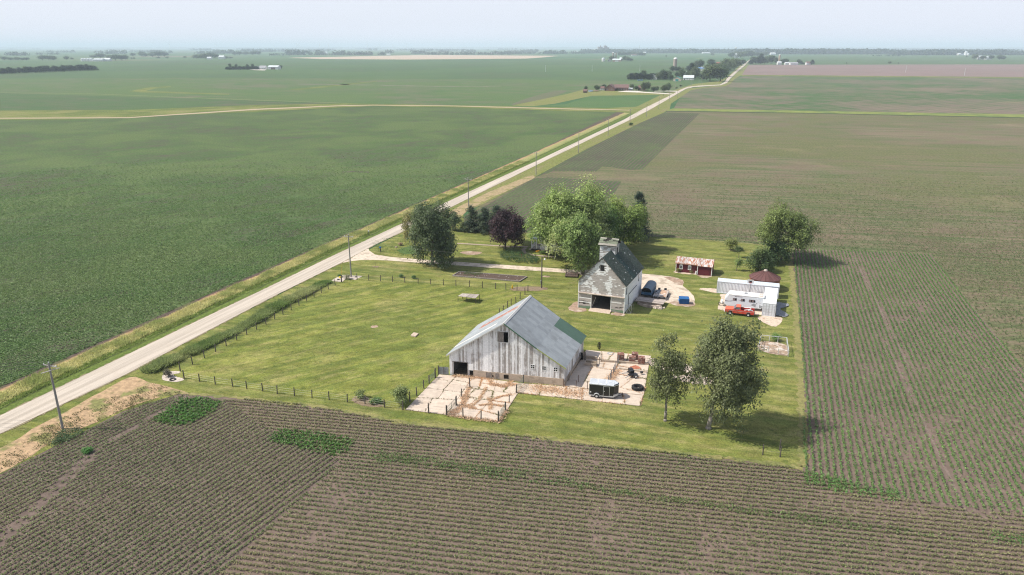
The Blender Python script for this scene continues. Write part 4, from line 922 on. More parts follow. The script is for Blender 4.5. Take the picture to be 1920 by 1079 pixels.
for y in (-.24, TW+.03):
    wh = MB(); wh.lathe([(.14, 0), (.3, 0), (.33, .04), (.33, .17), (.3, .2), (.14, .2)], 22, (1.15, y, .33), 'y'); wo_ = wh.build('wheel', M_RUBBER, ct)
    wh = MB(); s_ = -.005 if y < 0 else .19; wh.lathe([(0, s_), (.16, s_), (.2, s_+.02)], 14, (1.15, y, .33), 'y'); wh.build('rim', M_ALU, wo_)
    a_ = MB(); a_.prism_y([(1.15-.45*cos(pi*i/8), .33+.45*sin(pi*i/8)) for i in range(9)]+[(1.15+.39*cos(pi*i/8), .33+.39*sin(pi*i/8)) for i in range(9)], y-.02, y+.24); a_.build('fender', M_ALU, ct)
m = MB(); m.tube((TL, .3, .36), (TL+1.35, TW/2, .38), .045); m.tube((TL, TW-.3, .36), (TL+1.35, TW/2, .38), .045); m.tube((TL+1.2, TW/2, 0), (TL+1.2, TW/2, .75), .04); m.build('hitch', M_BLACK, ct)
# ------------------------------------------------------------------ trees
M_BARK = mat('bark', (.15, .125, .105), .95, var=.35, scale=4, stretch=(1, 1, .3), bump=.6)
M_BARKP = mat('pale_bark', (.27, .24, .21), .95, var=.3, scale=4, stretch=(1, 1, .3), bump=.5)
def crown_cards(H, c0, R, col, leaf, n, shape, rng, lobes=14, up=.5, col2=None, flat=1.0, gap=.0, off=(0, 0)):
    """leaf cards in clumps over uneven lobes. c0: height of crown underside, R: half width"""
    cz = (H+c0)/2; rz = (H-c0)/2; out = []
    cl = []
    if shape == 'cone':
        k = int(lobes*9)
        z = c0+(H-c0)*rng.uniform(0, 1, k)**1.35; rr = R*(1-(z-c0)/(H-c0))**.8*rng.uniform(.8, 1.12, k)+.1; a = rng.uniform(0, 2*pi, k)
        cl = [(np.array([cos(a[i])*rr[i], sin(a[i])*rr[i], z[i]]), .3*R+.12*rr[i]) for i in range(k)]
        cl += [(np.array([cos(a[i])*rr[i]*.45, sin(a[i])*rr[i]*.45, z[i]]), .3*R) for i in range(0, k, 3)]
    else:
        for i in range(lobes):
            d = rng.normal(size=3); d /= np.linalg.norm(d)
            if d[2] < -.62: d[2] *= -.5
            r = rng.uniform(.5, .78); lr = rng.uniform(.26, .44)
            if shape == 'tall': d[:2] *= .85; lr *= .85
            p = np.array([off[0]*(.5+d[2]*.5)+d[0]*R*r, off[1]*(.5+d[2]*.5)+d[1]*R*r*flat, cz+d[2]*rz*r])
            cl.append((p, lr*min(R, rz*1.1)))
        cl.append((np.array([0, 0, cz]), .62*min(R, rz))); cl.append((np.array([R*.1, 0, cz-rz*.45]), .5*min(R, rz)))
    # little clumps on the surface of each lobe
    per = max(3, n//(len(cl)*26)); tw = 26
    for p, lr in cl:
        m = per; dd = unit(rng.normal(size=(m, 3))); dd[:, 2] = np.where(dd[:, 2] < -.5, -dd[:, 2], dd[:, 2])
        rad = lr*rng.uniform(.55, 1.08, m)[:, None]
        q_ = p+dd*rad*np.array([1, 1, .9])
        if shape == 'tall':
            spike = rng.random(m) < .22; q_[spike, 2] += rng.uniform(.2, 1.1, spike.sum())*lr*.7
        C = np.repeat(q_, tw, 0)+rng.normal(size=(m*tw, 3))*(leaf*1.25 if shape != 'cone' else leaf)*np.array([1, 1, .75])
        N_ = np.repeat(dd, tw, 0); out.append((C, N_, p, lr))
    C = np.concatenate([o[0] for o in out]); Nn = np.concatenate([o[1] for o in out])
    col = np.array(col)*1.55; col2 = None if col2 is None else np.array(col2)*1.55; cc = np.ones((len(C), 1))*col
    t = vnoise(C[:, [0, 2]]+C[:, 1:2], R*.45, int(rng.integers(99)))
    if col2 is not None: cc = cc*(1-t[:, None])+np.array(col2)*t[:, None]
    cc = cc*(1+rng.normal(size=(len(C), 1))*.06)*np.repeat(rng.uniform(.68, 1.38, len(C)//tw), tw)[:, None]  # random clump brightness stands in for sunlit tops and shaded hollows
    return cards(C, leaf, cc, up, .62, Nn, .2, rng), cl
def trunk_mesh(H, c0, R, tr, cl, rng, name, off=(0, 0), nb=9, m=None):
    b = MB(); z = 0; x = y = 0; r = tr; top = c0+(H-c0)*.62; n = 7
    pts = [(0, 0, -.1, tr*1.45), (0, 0, .35, tr)]
    for i in range(1, n+1):
        t = i/n; pts.append((off[0]*t*.6+rng.normal()*.02*H*t, off[1]*t*.6+rng.normal()*.02*H*t, .35+(top-.35)*t, tr*(1-t*.8)))
    for p, q_ in zip(pts[:-1], pts[1:]): b.tube(p[:3], q_[:3], p[3], q_[3], 8)
    for i in range(min(nb, len(cl))):
        p = cl[i][0]; k = min(range(2, n+1), key=lambda j: abs(pts[j][2]-(c0+(p[2]-c0)*.35)))
        s_ = np.array(pts[k][:3]); e = np.array(p); mid = (s_+e)/2+np.array([0, 0, -.04*H]); r0 = pts[k][3]*.55
        b.tube(s_, mid, r0, r0*.65, 5); b.tube(mid, e, r0*.65, r0*.2, 5)
        for j in range(3):
            e2 = e+rng.normal(size=3)*cl[i][1]*.7; b.tube(mid*.4+e*.6, e2, r0*.3, r0*.08, 4)
    return npmesh(name, b.v, b.f, m or M_BARK, None, True)
def tree(kind, label, base, top, x0, x1, cb, col, col2=None, n=9000, leaf=.34, shape='round', seed=1, group=None, bark=None, lobes=16, flat=1., tr=None, up=.5, off=None, cat='tree'):
    """base (px,py) of the trunk, top row, left and right edge columns, underside row of the crown"""
    X, Y = G(*base); H = hgt(*base, top); c0 = hgt(*base, cb) if cb < base[1] else 0.02; R = (x1-x0)/2/(FPX/(Y*cos(PITCH)+(CAMH-H/2)*sin(PITCH)))
    offx = ((x0+x1)/2-base[0])/(FPX/(Y*cos(PITCH)+(CAMH-H/2)*sin(PITCH))) if off is None else off
    rng = np.random.default_rng(seed); t = thing(kind, label, cat, (X, Y, .04), 0, group)
    (v, f, c), cl = crown_cards(H, c0, R*(1.22 if shape == 'tall' else 1.1), col, leaf, n, shape, rng, lobes, up, col2, flat)
    v[:, 0] += offx*np.clip((v[:, 2]-c0*.5)/(H*.5), 0, 1)
    cl2 = [(np.array([p[0]+offx*min(1, max(0, (p[2]-c0*.5)/(H*.5))), p[1], p[2]]), r) for p, r in cl]
    zs = v[:, 2]; mn, mx = np.percentile(zs, (.6, 99.7)); v[:, 2] = c0+(zs-mn)*(H-c0)/(mx-mn)
    link('crown', npmesh('crown', v, f, LEAF, c), t)
    link('trunk', trunk_mesh(H, c0, R, tr or max(.07, H*.024), cl2, rng, 'trunk', (offx, 0), 11, bark), t)
    return t
DG = (.045, .075, .032); MG = (.06, .105, .03); LG = (.2, .222, .092); YG = (.16, .19, .05)
tree('maple_tree', 'large round dark green maple tree standing by the driveway near the road', (811, 497), 379, 768, 863, 491, (.05, .074, .03), (.08, .104, .05), 30000, .36, 'round', 3, lobes=36)
tree('young_tree', 'yellowish thin tree half hidden behind the large maple by the road', (778, 462), 395, 754, 790, 450, (.17, .15, .06), (.12, .13, .05), 3500, .3, 'round', 5)
tree('dark_tree', 'small dark green tree right behind the large maple', (851, 433), 398, 838, 862, 430, (.035, .06, .025), None, 3500, .3, 'round', 6)
for i, (bx_, tp, x0, x1, by_, lb) in enumerate([(884, 385, 869, 900, 433, 'leftmost dark cedar tree in the row beside the purple maple'), (908, 390, 892, 925, 436, 'second dark cedar tree from the left, just left of the purple maple'), (931, 386, 916, 946, 432, 'dark cedar tree partly hidden behind the purple maple'), (948, 392, 937, 960, 426, 'low cedar tree behind the top of the purple maple')]):
    tree('cedar_tree', lb, (bx_, by_), tp, x0, x1, by_-1, (.03, .052, .03), (.045, .062, .034), 8000, .3, 'round' if i == 3 else 'cone', 20+i, 'cedar trees by the front lawn', lobes=9)
tree('purple_maple', 'dark purple leaved maple tree on the front lawn', (947, 467), 392, 920, 988, 457, (.022, .009, .013), (.032, .014, .018), 15000, .34, 'round', 31, lobes=20)
tree('purple_maple', 'smaller dark maple tree whose trunk shows just behind the purple maple', (961, 456), 410, 950, 985, 449, (.03, .03, .015), None, 2500, .3, 'round', 32)
tree('shade_tree', 'tall pale green shade tree, the highest one left of the crib barn tower', (1082, 494), 337, 1012, 1150, 470, LG, (.13, .185, .05), 34000, .42, 'round', 41, lobes=34, tr=.5)
tree('shade_tree', 'broad green tree leaning over the farmhouse porch left of the tall shade tree', (1028, 478), 372, 985, 1072, 455, (.17, .22, .06), (.11, .17, .04), 16000, .38, 'round', 42, lobes=22, off=.6)
tree('shade_tree', 'full green tree right behind the left corner of the crib barn', (1093, 516), 400, 1042, 1128, 500, (.1, .15, .042), (.15, .2, .065), 20000, .38, 'round', 43, lobes=24, tr=.42)
tree('shade_tree', 'yellow green tree right of the crib barn tower', (1168, 468), 372, 1125, 1208, 452, (.15, .19, .045), (.1, .145, .035), 19000, .38, 'round', 44, lobes=22)
tree('shade_tree', 'mid green tree filling the gap behind the crib barn tower', (1130, 480), 385, 1100, 1172, 470, (.08, .135, .03), (.05, .09, .025), 14000, .38, 'round', 45, lobes=20)
tree('spruce_tree', 'tall very dark spruce tree at the right end of the big tree group', (1195, 444), 361, 1177, 1214, 441, (.016, .034, .022), (.026, .045, .026), 11000, .32, 'cone', 51, lobes=12)
tree('spruce_tree', 'dark spruce tree hidden low behind the yellow green tree', (1188, 452), 395, 1170, 1210, 450, (.02, .04, .025), None, 6000, .3, 'cone', 52, lobes=8)
tree('elm_tree', 'wide open crowned tree at the far right corner of the yard', (1465, 488), 384, 1405, 1519, 468, (.12, .15, .045), (.08, .11, .034), 22000, .34, 'round', 61, lobes=30, tr=.3)
tree('bushy_tree', 'dark green bushy tree below the wide corner tree', (1448, 493), 444, 1418, 1476, 491, (.04, .07, .025), (.03, .055, .02), 10000, .3, 'round', 62, lobes=16)
tree('bushy_tree', 'round green bush tree just behind the grain bin', (1424, 512), 467, 1399, 1453, 510, (.075, .105, .035), (.05, .08, .03), 9000, .28, 'round', 63, lobes=16)
tree('young_tree', 'small yellow green bushy tree on the lawn behind the red shed', (1369, 470), 447, 1354, 1385, 466, (.13, .15, .05), None, 2600, .24, 'round', 64, lobes=10)
tree('young_tree', 'thin round sapling between the yellow bush and the lowest sapling', (1385, 484), 461, 1377, 1393, 474, (.07, .1, .04), None, 1200, .2, 'round', 65, lobes=7)
tree('young_tree', 'lowest thin sapling on the lawn left of the grain bin', (1381, 508), 481, 1375, 1390, 502, (.1, .15, .05), None, 900, .2, 'tall', 66, lobes=6)
tree('cottonwood_tree', 'smaller slender cottonwood tree with open crown on the lawn right of the concrete', (1247, 790), 632, 1209, 1286, 752, (.125, .14, .062), (.085, .1, .04), 8500, .25, 'tall', 71, 'cottonwood trees on the front lawn', M_BARKP, lobes=22, tr=.2, up=.25)
tree('cottonwood_tree', 'large leaning cottonwood tree with long shadow towards the field', (1328, 804), 600, 1284, 1428, 770, (.11, .125, .056), (.06, .078, .032), 30000, .27, 'tall', 72, 'cottonwood trees on the front lawn', M_BARKP, lobes=34, tr=.32, up=.25)
def shrub(label, base, top, x0, x1, col, n=900, leaf=.16, seed=1, name='shrub', cat='shrub', shape='round', group=None):
    return tree(name, label, base, top, x0, x1, base[1]-.5, col, None, n, leaf, shape, seed, group, lobes=9, tr=.05, cat=cat)
shrub('round light green shrub inside the pasture fence left of the cracked pad', (750, 758), 727, 735, 767, (.12, .15, .055), 3400, .2, 81)
shrub('small wired-in shrub on a patch of dry mulch by the pasture fence', (677, 748), 731, 668, 687, (.13, .16, .06), 1100, .18, 82)
shrub('low spreading weeds between the two pasture shrubs', (704, 758), 748, 690, 718, (.06, .12, .035), 1100, .18, 83, 'weed_clump', 'plant')
shrub('tiny shrub leaning left of the pair near the long pasture fence', (752, 521), 514, 749, 756, (.06, .11, .04), 250, .12, 84)
shrub('tiny dark shrub right of the pair near the long pasture fence', (776, 523), 517, 772, 780, (.04, .09, .025), 250, .12, 85)
shrub('spiky grey green plant at the foot of the utility pole by the driveway', (650, 524), 514, 643, 658, (.13, .13, .07), 700, .14, 86, 'plant', 'plant')
shrub('small green plant on the corner gravel bed by the driveway', (637, 520), 515, 633, 641, (.05, .11, .03), 260, .12, 87, 'plant', 'plant')
shrub('dark twiggy plant on the round gravel bed at the lower pasture corner', (316, 707), 693, 309, 321, (.07, .065, .045), 900, .16, 88, 'plant', 'plant')
shrub('lone green weed in the bare rows of the front field', (163, 849), 840, 155, 171, (.05, .13, .03), 400, .18, 89, 'weed_clump', 'plant')
shrub('left small yellowish shrub against the red shed wall', (1271.5, 511), 503, 1268, 1276, (.16, .15, .06), 260, .12, 90)
shrub('right small yellowish shrub against the red shed wall', (1295.5, 513), 505, 1292, 1300, (.15, .15, .06), 260, .12, 91)
shrub('leafy green plant behind the wire dog pen rail', (1455, 640), 625, 1448, 1462, (.09, .15, .04), 500, .18, 92, 'plant', 'plant')
shrub('small green shrub against the road side of the far drain crossing', (1181, 236), 230, 1177, 1187, (.04, .07, .03), 260, .3, 93)
shrub('dried brown round bush on the lawn beside the blue marker', (751, 461), 455, 748, 755, (.2, .15, .1), 300, .14, 94)
shrub('orange flowers by the farmhouse porch step', (1007, 473.5), 470, 1004, 1011, (.7, .35, .02), 160, .1, 95, 'flower_clump', 'flowers')
for i, x in enumerate((1015, 1022, 1031, 1040)):
    shrub('low green bush %s along the farmhouse wall' % ('nearest the porch', 'second from the porch', 'third from the porch', 'farthest from the porch')[i], (x, 476+i*.8), 470+i*.6, x-5, x+5, (.08, .12, .035), 320, .16, 96+i)
# flower bed: many leafy plants
rg = np.random.default_rng(5); FB = poly(smooth_px([(934, 478), (950, 473), (975, 476), (1000, 481), (1012, 489), (1000, 496), (970, 494), (945, 488)], 4)); fbx = np.array(FB)
P = rg.uniform(fbx.min(0), fbx.max(0), (900, 2)); P = P[inpoly(P, FB)][:420]
C = np.repeat(np.c_[P, rg.uniform(.25, .7, len(P))], 14, 0)+rg.normal(size=(len(P)*14, 3))*.18
tag(link('flower_bed_plants', npmesh('flower_bed_plants', *cards(C, .2, np.array([.06, .12, .04])*rg.uniform(.6, 1.8, (len(C), 1)), .4, .6, None, .2, rg)[:2], LEAF, cards(C, .2, (.06, .115, .038), .4)[2])), kind='stuff')
m = MB(); x_, y_ = G(978, 485); m.cyl(x_, y_, 0.05, .9, .02, n=5); m.cbox(x_, y_, 1.0, .12, .04, .25); tag(m.build('garden_ornament', mat('ornament_red', (.5, .03, .02), .5)), 'small red ornament on a stake among the flower bed plants', 'garden ornament')

# ------------------------------------------------------------------ fences
def wiggle(p, rnd, a=.05): return (p[0]+rnd.uniform(-a, a), p[1]+rnd.uniform(-a, a))
def fence(name, label, pxs, n=None, h=1.35, r=.085, wires=(.35, .7, 1.05), m=M_POST, seed=1, wr=.008, group=None):
    rnd = random.Random(seed); P = poly(pxs)
    if n:
        Q = np.array(P); d = np.r_[0, np.cumsum(np.hypot(*np.diff(Q, axis=0).T))]; s = np.linspace(0, d[-1], n); P = list(zip(np.interp(s, d, Q[:, 0]), np.interp(s, d, Q[:, 1])))
    t = thing(name, label, 'fence', (P[0][0], P[0][1], .05), 0, group); o = P[0]; L = []
    for i, p in enumerate(P):
        p = wiggle((p[0]-o[0], p[1]-o[1]), rnd, .04); hh = h*rnd.uniform(.92, 1.08)*(1.12 if i in (0, len(P)-1) else 1); b = MB()
        lean = (rnd.uniform(-.05, .05), rnd.uniform(-.05, .05)); b.tube((*p, -.1), (p[0]+lean[0], p[1]+lean[1], hh), r*(1.25 if i in (0, len(P)-1) else 1), r*.9, 7); b.build('post', m, t); L.append((p, lean))
    if wires:
        b = MB()
        for z in wires:
            for (p, l1), (q_, l2) in zip(L[:-1], L[1:]): b.tube((p[0]+l1[0]*z, p[1]+l1[1]*z, z), (q_[0]+l2[0]*z, q_[1]+l2[1]*z, z), wr, wr, 3)
        b.build('wire', M_WIRE, t)
    return t
fence('wire_fence', 'long wooden post fence between the roadside weeds and the pasture', [(338.4, 697), (481, 619), (640.4, 529.2)], 19, seed=1)
fence('wire_fence', 'wooden post fence along the bottom of the pasture above the front field', [(344.8, 710.8), (374, 716.4), (404, 721.4), (435.8, 726), (463.6, 730), (492.5, 734.4), (520.3, 739), (552.5, 743.6), (584.8, 747.5), (617.6, 751), (651.5, 755.3), (684, 759), (721, 765), (755.8, 769.8)], None, seed=2)
fence('wire_fence', 'wooden post fence across the top of the pasture towards the yard light pole', [(640.2, 529.9), (670.2, 525), (691.3, 527), (714, 528.2), (736, 528.9), (759.3, 530.6), (783.8, 532.5), (807.5, 534.2), (831.2, 535.6), (855, 537), (879.8, 538.7), (904.5, 540.6), (929, 542.8), (949, 544.2), (969.4, 545.4), (990, 546.9)], None, seed=3)
fence('wire_fence', 'short post fence running from the yard light down behind the long barn', [(984.5, 552.9), (975.2, 561), (967.3, 568.4), (958, 573), (951.5, 577.8), (944, 586), (936, 594)], None, seed=4)
fence('barnyard_fence', 'weathered posts along the left side of the cracked concrete yard', [(816, 709), (804.2, 719.8), (794.4, 729), (781.2, 742.3), (768.6, 753.4)], None, 1.4, .09, (.4, .9, 1.2), seed=5)
fence('barnyard_fence', 'wooden posts along the front edge of the cracked concrete yard', [(803.7, 775.7), (837, 779.4), (868.5, 784.6), (901.8, 788.3), (934.2, 792)], None, 1.45, .09, (.4, .8, 1.2), seed=6)
fence('barnyard_fence', 'three lone posts up the middle of the cracked concrete yard', [(881.3, 727.2), (866.2, 745.6), (856, 761)], None, 1.4, .085, None, seed=7)
fence('barnyard_fence', 'posts at the right edge of the cracked yard between its two gates', [(968, 738), (955, 756), (947.6, 771.2)], None, 1.3, .07, (.4, .9), seed=8)
M_PIPE = mat('grey_pipe', (.2, .2, .21), .7, .2)
fence('pipe_posts', 'row of eight tall grey pipe posts on the concrete behind the black trailer', [(1159.5, 683), (1157, 688.6), (1154.6, 693.8), (1152.2, 699.4), (1149.3, 704), (1146, 710.8), (1143.6, 715.7), (1140.5, 722)], None, 1.45, .07, None, M_PIPE, 9)
fence('pipe_posts', 'three dark posts where the low wall ends in the middle of the barn concrete', [(1126.7, 679.7), (1123, 683.7), (1119.5, 690.5)], None, 1.3, .07, None, M_POST, 10)
fence('rusty_posts', 'thin rusty posts beside the right end of the long barn', [(1066.7, 714.5), (1084.5, 717.5), (1080.3, 727), (1056.5, 726.5), (1101.5, 730)], None, 1.2, .05, None, mat('rusty_post', (.12, .07, .05), .9), 11)
def gate(label, a, b, h=1.15, nb=5, m=None, z=.13):
    loc, rot, L = place2(a, b); t = thing('gate', label, 'gate', (loc[0], loc[1], z), rot); r = MB()
    for i in range(nb): r.tube((.1, 0, .15+i*(h-.15)/(nb-1)), (L-.1, 0, .15+i*(h-.15)/(nb-1)), .028, n=5)
    r.build('rails', m or M_GATE, t); r = MB()
    for x in (.1, L/2, L-.1): r.tube((x, 0, .12), (x, 0, h+.03), .03, n=5)
    r.build('frame', m or M_GATE, t)
    for x in (0, L): p = MB(); p.tube((x, 0, -.1), (x, 0, h+.25), .08, n=7); p.build('post', M_POST, t)
    return t
M_GATE = mat('green_grey_gate', (.16, .2, .17), .6, .2)
gate('tubular gate in the middle of the cracked yard opening to the lawn side', (838, 779), (855, 762))
gate('tubular gate at the front right corner of the cracked yard', (934.6, 792), (947.4, 771.5))
gate('tubular gate between the cracked yard and the barn corner', (968.4, 738.5), (981.5, 720))
gate('sagging gate beside the grass at the upper left of the cracked yard', (804.5, 719.5), (815.8, 709.5), 1.0)
loc, rot, L = place2((822.3, 703), (842, 704.3)); t = thing('board_gate', 'grey sheet gate closing the gap at the left corner of the long barn', 'gate', (loc[0], loc[1], .1), rot)
for i in range(5): b = MB(); b.box(0.06, -.02, .05+i*.25, L-.05, .02, .05+i*.25+.235); b.build('board', mat('gate_tin', (.22, .24, .24), .7, .2), t)
b = MB(); b.tube((0, 0, -.1), (0, 0, 1.5), .08); b.tube((L/2, -.04, 0), (L/2, -.04, 1.3), .04); b.build('post', M_POST, t)
# low concrete wall on the barn pad
for k, (lb, a, b_, h) in enumerate((('low concrete wall crossing the barn pad behind the dark posts', (1093, 673), (1119, 676), .5), ('long low concrete wall in front of the brick stacks', (1127, 680), (1216, 686), .35), ('low concrete kerb behind the small utility trailer', (1160, 694), (1212, 700.5), .22))):
    loc, rot, L = place2(a, b_); w_ = MB(); w_.box(0, 0, -.05, L, .22, h); o = w_.build('low_wall', M_FOUND, bevel=.03); o.location = (loc[0], loc[1], .12); o.rotation_euler = (0, 0, rot); tag(o, lb, 'wall')
# trough inside the wall
loc, rot, L = place2((1096, 686.5), (1118, 689)); t = thing('stone_trough', 'pale concrete trough beside the barn in its shadow', 'trough', (loc[0], loc[1], .13), rot)
b = MB(); b.box(0, 0, 0, L, .1, .5); b.box(0, .9, 0, L, 1., .5); b.box(0, .1, 0, .1, .9, .5); b.box(L-.1, .1, 0, L, .9, .5); b.box(.1, .1, 0, L-.1, .9, .12); b.build('basin', M_FOUND, t)

# ------------------------------------------------------------------ utility poles
M_POLE = mat('pole_wood', (.27, .255, .24), .9, var=.2, scale=3, stretch=(3, 3, .5)); M_POLED = mat('dark_pole_wood', (.1, .085, .075), .9, var=.25, scale=3)
def pole_proto(h, arm=True, double=False):
    t = thing('utility_pole', 'x', 'utility pole', (0, 0, 0), 0, 'utility poles along the road'); b = MB(); b.tube((0, 0, -.2), (0, 0, h), .17, .11, 10); b.build('post', M_POLE, t)
    if arm:
        b = MB(); b.cbox(.0, .12, h-.45, 2.3, .1, .13)
        if double: b.cbox(.0, -.12, h-1.1, 2.3, .1, .13)
        b.tube((.0, .12, h-1.2), (.7, .12, h-.5), .02, n=4); b.tube((.0, .12, h-1.2), (-.7, .12, h-.5), .02, n=4); b.build('crossarm', mat('crossarm', (.42, .4, .38), .8), t)
    for x in (-1.05, 1.05, 0):
        b = MB(); b.lathe([(0, 0), (.05, .0), (.06, .08), (.03, .18), (0, .2)], 8, (x, .12 if x else 0, h-.38 if x else h)); b.build('insulator', M_WHITE, t)
    return t
PL = [((118, 805), 9.7, True, 'utility pole standing in the dry ground at the lower left'), ((658.7, 519.8), 9.7, True, 'utility pole beside the driveway entrance gravel bed'), ((878.6, 387.5), 9.2, True, 'utility pole rising behind the cedar trees'),
      ((1005, 329), 9.2, True, 'utility pole at the tip of the dry mown strip'), ((1084.6, 287), 9.4, False, 'armless utility pole, first beyond the dry mown strip'), ((1140, 254.7), 9.4, False, 'armless utility pole halfway to the field crossing'),
      ((1181, 232), 9.4, True, 'utility pole with a small bush at its foot'), ((1212, 219.5), 9.4, False, 'utility pole just before the drain crosses the road'), ((1235, 204.6), 9.4, False, 'utility pole right where the drain meets the road'),
      ((1254.7, 190.8), 9.6, False, 'utility pole beside the dry bank before the brick farm entrance'), ((1270, 184), 9.4, False, 'utility pole opposite the brick farm driveway')]
POLES = []
for p_, h, arm, lb in PL:
    t = pole_proto(h, arm)
    if p_[0] == 118:
        b = MB(); b.tube((-.9, -.6, h-1.35), (1.1, .5, h-.75), .07, n=5); b.build('crossarm', mat('crossarm', (.42, .4, .38), .8), t)
    X, Y = G(*p_); t.location = (X, Y, .04); t.rotation_euler = (0, 0, ROADDIR-pi/2+.02); t['label'] = lb; POLES.append((X, Y, h))
far_p = pole_proto(9.6, True); far_p['group'] = 'utility poles beyond the bend'
for i, (p_, lb) in enumerate((((1266, 168), 'pair pole left of the road bend, nearer the shed with the teal door'), ((1276.5, 163), 'pole just past the brick farm beside a small bush'), ((1296.5, 161.5), 'pole above the flat part of the road bend'), ((1315.6, 158.8), 'white topped pole in the middle of the road bend'), ((1345.6, 154.7), 'pole where the road straightens after the bend'), ((1367, 141), 'pole beyond the bend near the last roadside trees'))):
    t = far_p if i == 0 else copy_tree(far_p); X, Y = G(*p_); t.location = (X, Y, 0); t.rotation_euler = (0, 0, .9*(i % 2)); t['label'] = lb
thin = None
for i, (p_, lb) in enumerate((((1023, 135), 'leftmost lone pole standing in the green far field'), ((1110, 134.5), 'middle lone pole in the green far field left of the tree row'), ((1199.5, 134), 'rightmost lone pole in the far field above the dark tree row'), ((1698, 136), 'thin pole in the bare far field right of its centre'), ((1808, 142), 'brighter pole in the bare far field at the right'))):
    b = MB(); b.tube((0, 0, -.2), (0, 0, 13), .28, .2, 8); b.cbox(0, 0, 12.4, 2.4, .15, .2); o = b.build('utility_pole', M_ALU); X, Y = G(*p_); o.location = (X, Y, 0); tag(o, lb, 'utility pole', 'lone poles in the far fields')
# wires
def wires(name, label, A, B, offs, sag=.9, r=.014):
    b = MB(); A = np.array(A); B = np.array(B); d = B[:2]-A[:2]; d = d/np.linalg.norm(d); nx = np.array([-d[1], d[0], 0])
    for o in offs:
        pts = [A+(B-A)*k/10+nx*o+np.array([0, 0, -4*sag*(k/10)*(1-k/10)]) for k in range(11)]
        for p, q_ in zip(pts[:-1], pts[1:]): b.tube(p, q_, r, r, 3)
    tag(b.build(name, M_WIRE), label, 'power line')
dd = np.array([POLES[0][0]-POLES[1][0], POLES[0][1]-POLES[1][1]])
wires('power_line', 'overhead wires leaving the lower left pole towards the left edge', (POLES[0][0], POLES[0][1], POLES[0][2]-.2), (POLES[0][0]-45, POLES[0][1]+4, 9.2), (-1, 0, 1), r=.03)
for i in range(1, 6):
    wires('power_line', ('', 'overhead wires between the driveway pole and the cedar tree pole', 'overhead wires between the cedar tree pole and the mown strip pole', 'overhead wires from the mown strip pole to the first armless pole', 'overhead wires between the two armless poles', 'overhead wires reaching the pole with the bush')[i],
          (*POLES[i][:2], POLES[i][2]-.1), (*POLES[i+1][:2], POLES[i+1][2]-.1), (-1, 0, 1) if i < 3 else (0,), r=.01)
# yard light
X, Y = G(1015.5, 541); t = thing('yard_light_pole', 'dark wooden yard light pole at the end of the pasture fence', 'light pole', (X, Y, .04))
b = MB(); b.tube((0, 0, -.2), (0, 0, 7.0), .15, .11, 9); b.build('post', M_POLED, t); b = MB(); b.tube((0, 0, 6.3), (.55, -.1, 6.5), .03); b.build('arm', M_STEEL, t)
b = MB(); b.lathe([(0, .22), (.12, .18), (.2, 0), (.16, -.12), (0, -.16)], 12, (.6, -.1, 6.4)); b.build('lamp', M_WHITE, t, smooth=True)
b = MB(); b.box(-.28, -.2, 1.1, -.1, .1, 1.75); b.build('meter_box', M_STEEL, t)
b = MB(); X2, Y2 = G(658.7, 519.8)
wires('power_line', 'long wire from the driveway pole to the yard light pole', (X2, Y2, 8.6), (X, Y, 6.8), (0,), .7, .01)

# ------------------------------------------------------------------ yard things
M_GRAVB = mat('bed_gravel', (.46, .4, .35), .95, var=.3, scale=3, bump=.4)
for nm, pts in (('gravel_bed', [(620, 527.5), (640, 516.5), (680, 518.5), (666, 525.5), (650, 523), (641, 529.5)]), ('gravel_bed', [(303, 711), (308, 703), (322, 697), (335, 697), (338, 700), (325, 703), (330, 707), (345, 712), (332, 717), (312, 715)]),
                ('gravel_bed', [(955, 543), (975, 538.5), (1010, 538.5), (1028, 541), (1018, 545), (990, 546.5), (965, 546)]), ('mulch_bed', [(660, 752), (668, 744), (682, 743), (690, 747), (697, 756), (720, 762), (700, 764), (675, 760)]), ('mulch_bed', [(698, 500.8), (705, 499.5), (711, 501), (705, 502.8)])):
    sheet(nm, smooth_px(pts, 5) if nm != 'gravel_bed' or pts[0][0] != 620 else pts, .066, M_GRAVB if nm == 'gravel_bed' and pts[0][0] < 900 else mat('mulch', (.2, .15, .1), .95, var=.3, scale=2, bump=.4))
def ring(label, p_, r, name='stone_ring', m=None, h=.12):
    X, Y = G(*p_); b = MB(); b.lathe([(r*.6, 0), (r*.62, h), (r*.95, h), (r, 0)], 14); o = b.build(name, m or M_BLACK); o.location = (X, Y, .07); return tag(o, label, 'ring')
ring('black planter ring on the gravel bed at the lower left pasture corner', (324, 713), .5)
ring('small dark ring on the left half of the driveway gravel bed', (634.5, 525.5), .3)
ring('small dark ring on the right half of the driveway gravel bed', (667.5, 520.5), .3)
ring('pale ring of metal lying on the concrete left of the brick stacks', (1145, 664.5), .62, 'metal_ring', M_STEEL, .08)
b = MB(); b.lathe([(0, 0), (.16, 0), (.17, .6), (.1, .72), (.12, .85), (0, .95)], 12); o = b.build('hydrant', mat('hydrant_yellow', (.65, .42, .02), .5), smooth=True); X, Y = G(960.8, 542.5); o.location = (X, Y, .05); tag(o, 'bright yellow standpipe beside the fence near the yard light', 'hydrant')
b = MB(); b.lathe([(0, .25), (.3, .2), (.34, 0)], 12); o = b.build('marker_dome', mat('marker_yellow', (.7, .55, .03), .5)); X, Y = G(638, 521.5); o.location = (X, Y, .06); tag(o, 'low yellow cover on the driveway gravel bed', 'marker')
b = MB(); X, Y = G(640, 520); b.tube((X, Y, 0), (X+.25, Y+.4, 2.6), .03, n=5); tag(b.build('guy_marker', mat('marker_orange', (.65, .35, .05), .5)), 'slanting yellow guy wire guard beside the driveway pole', 'marker')
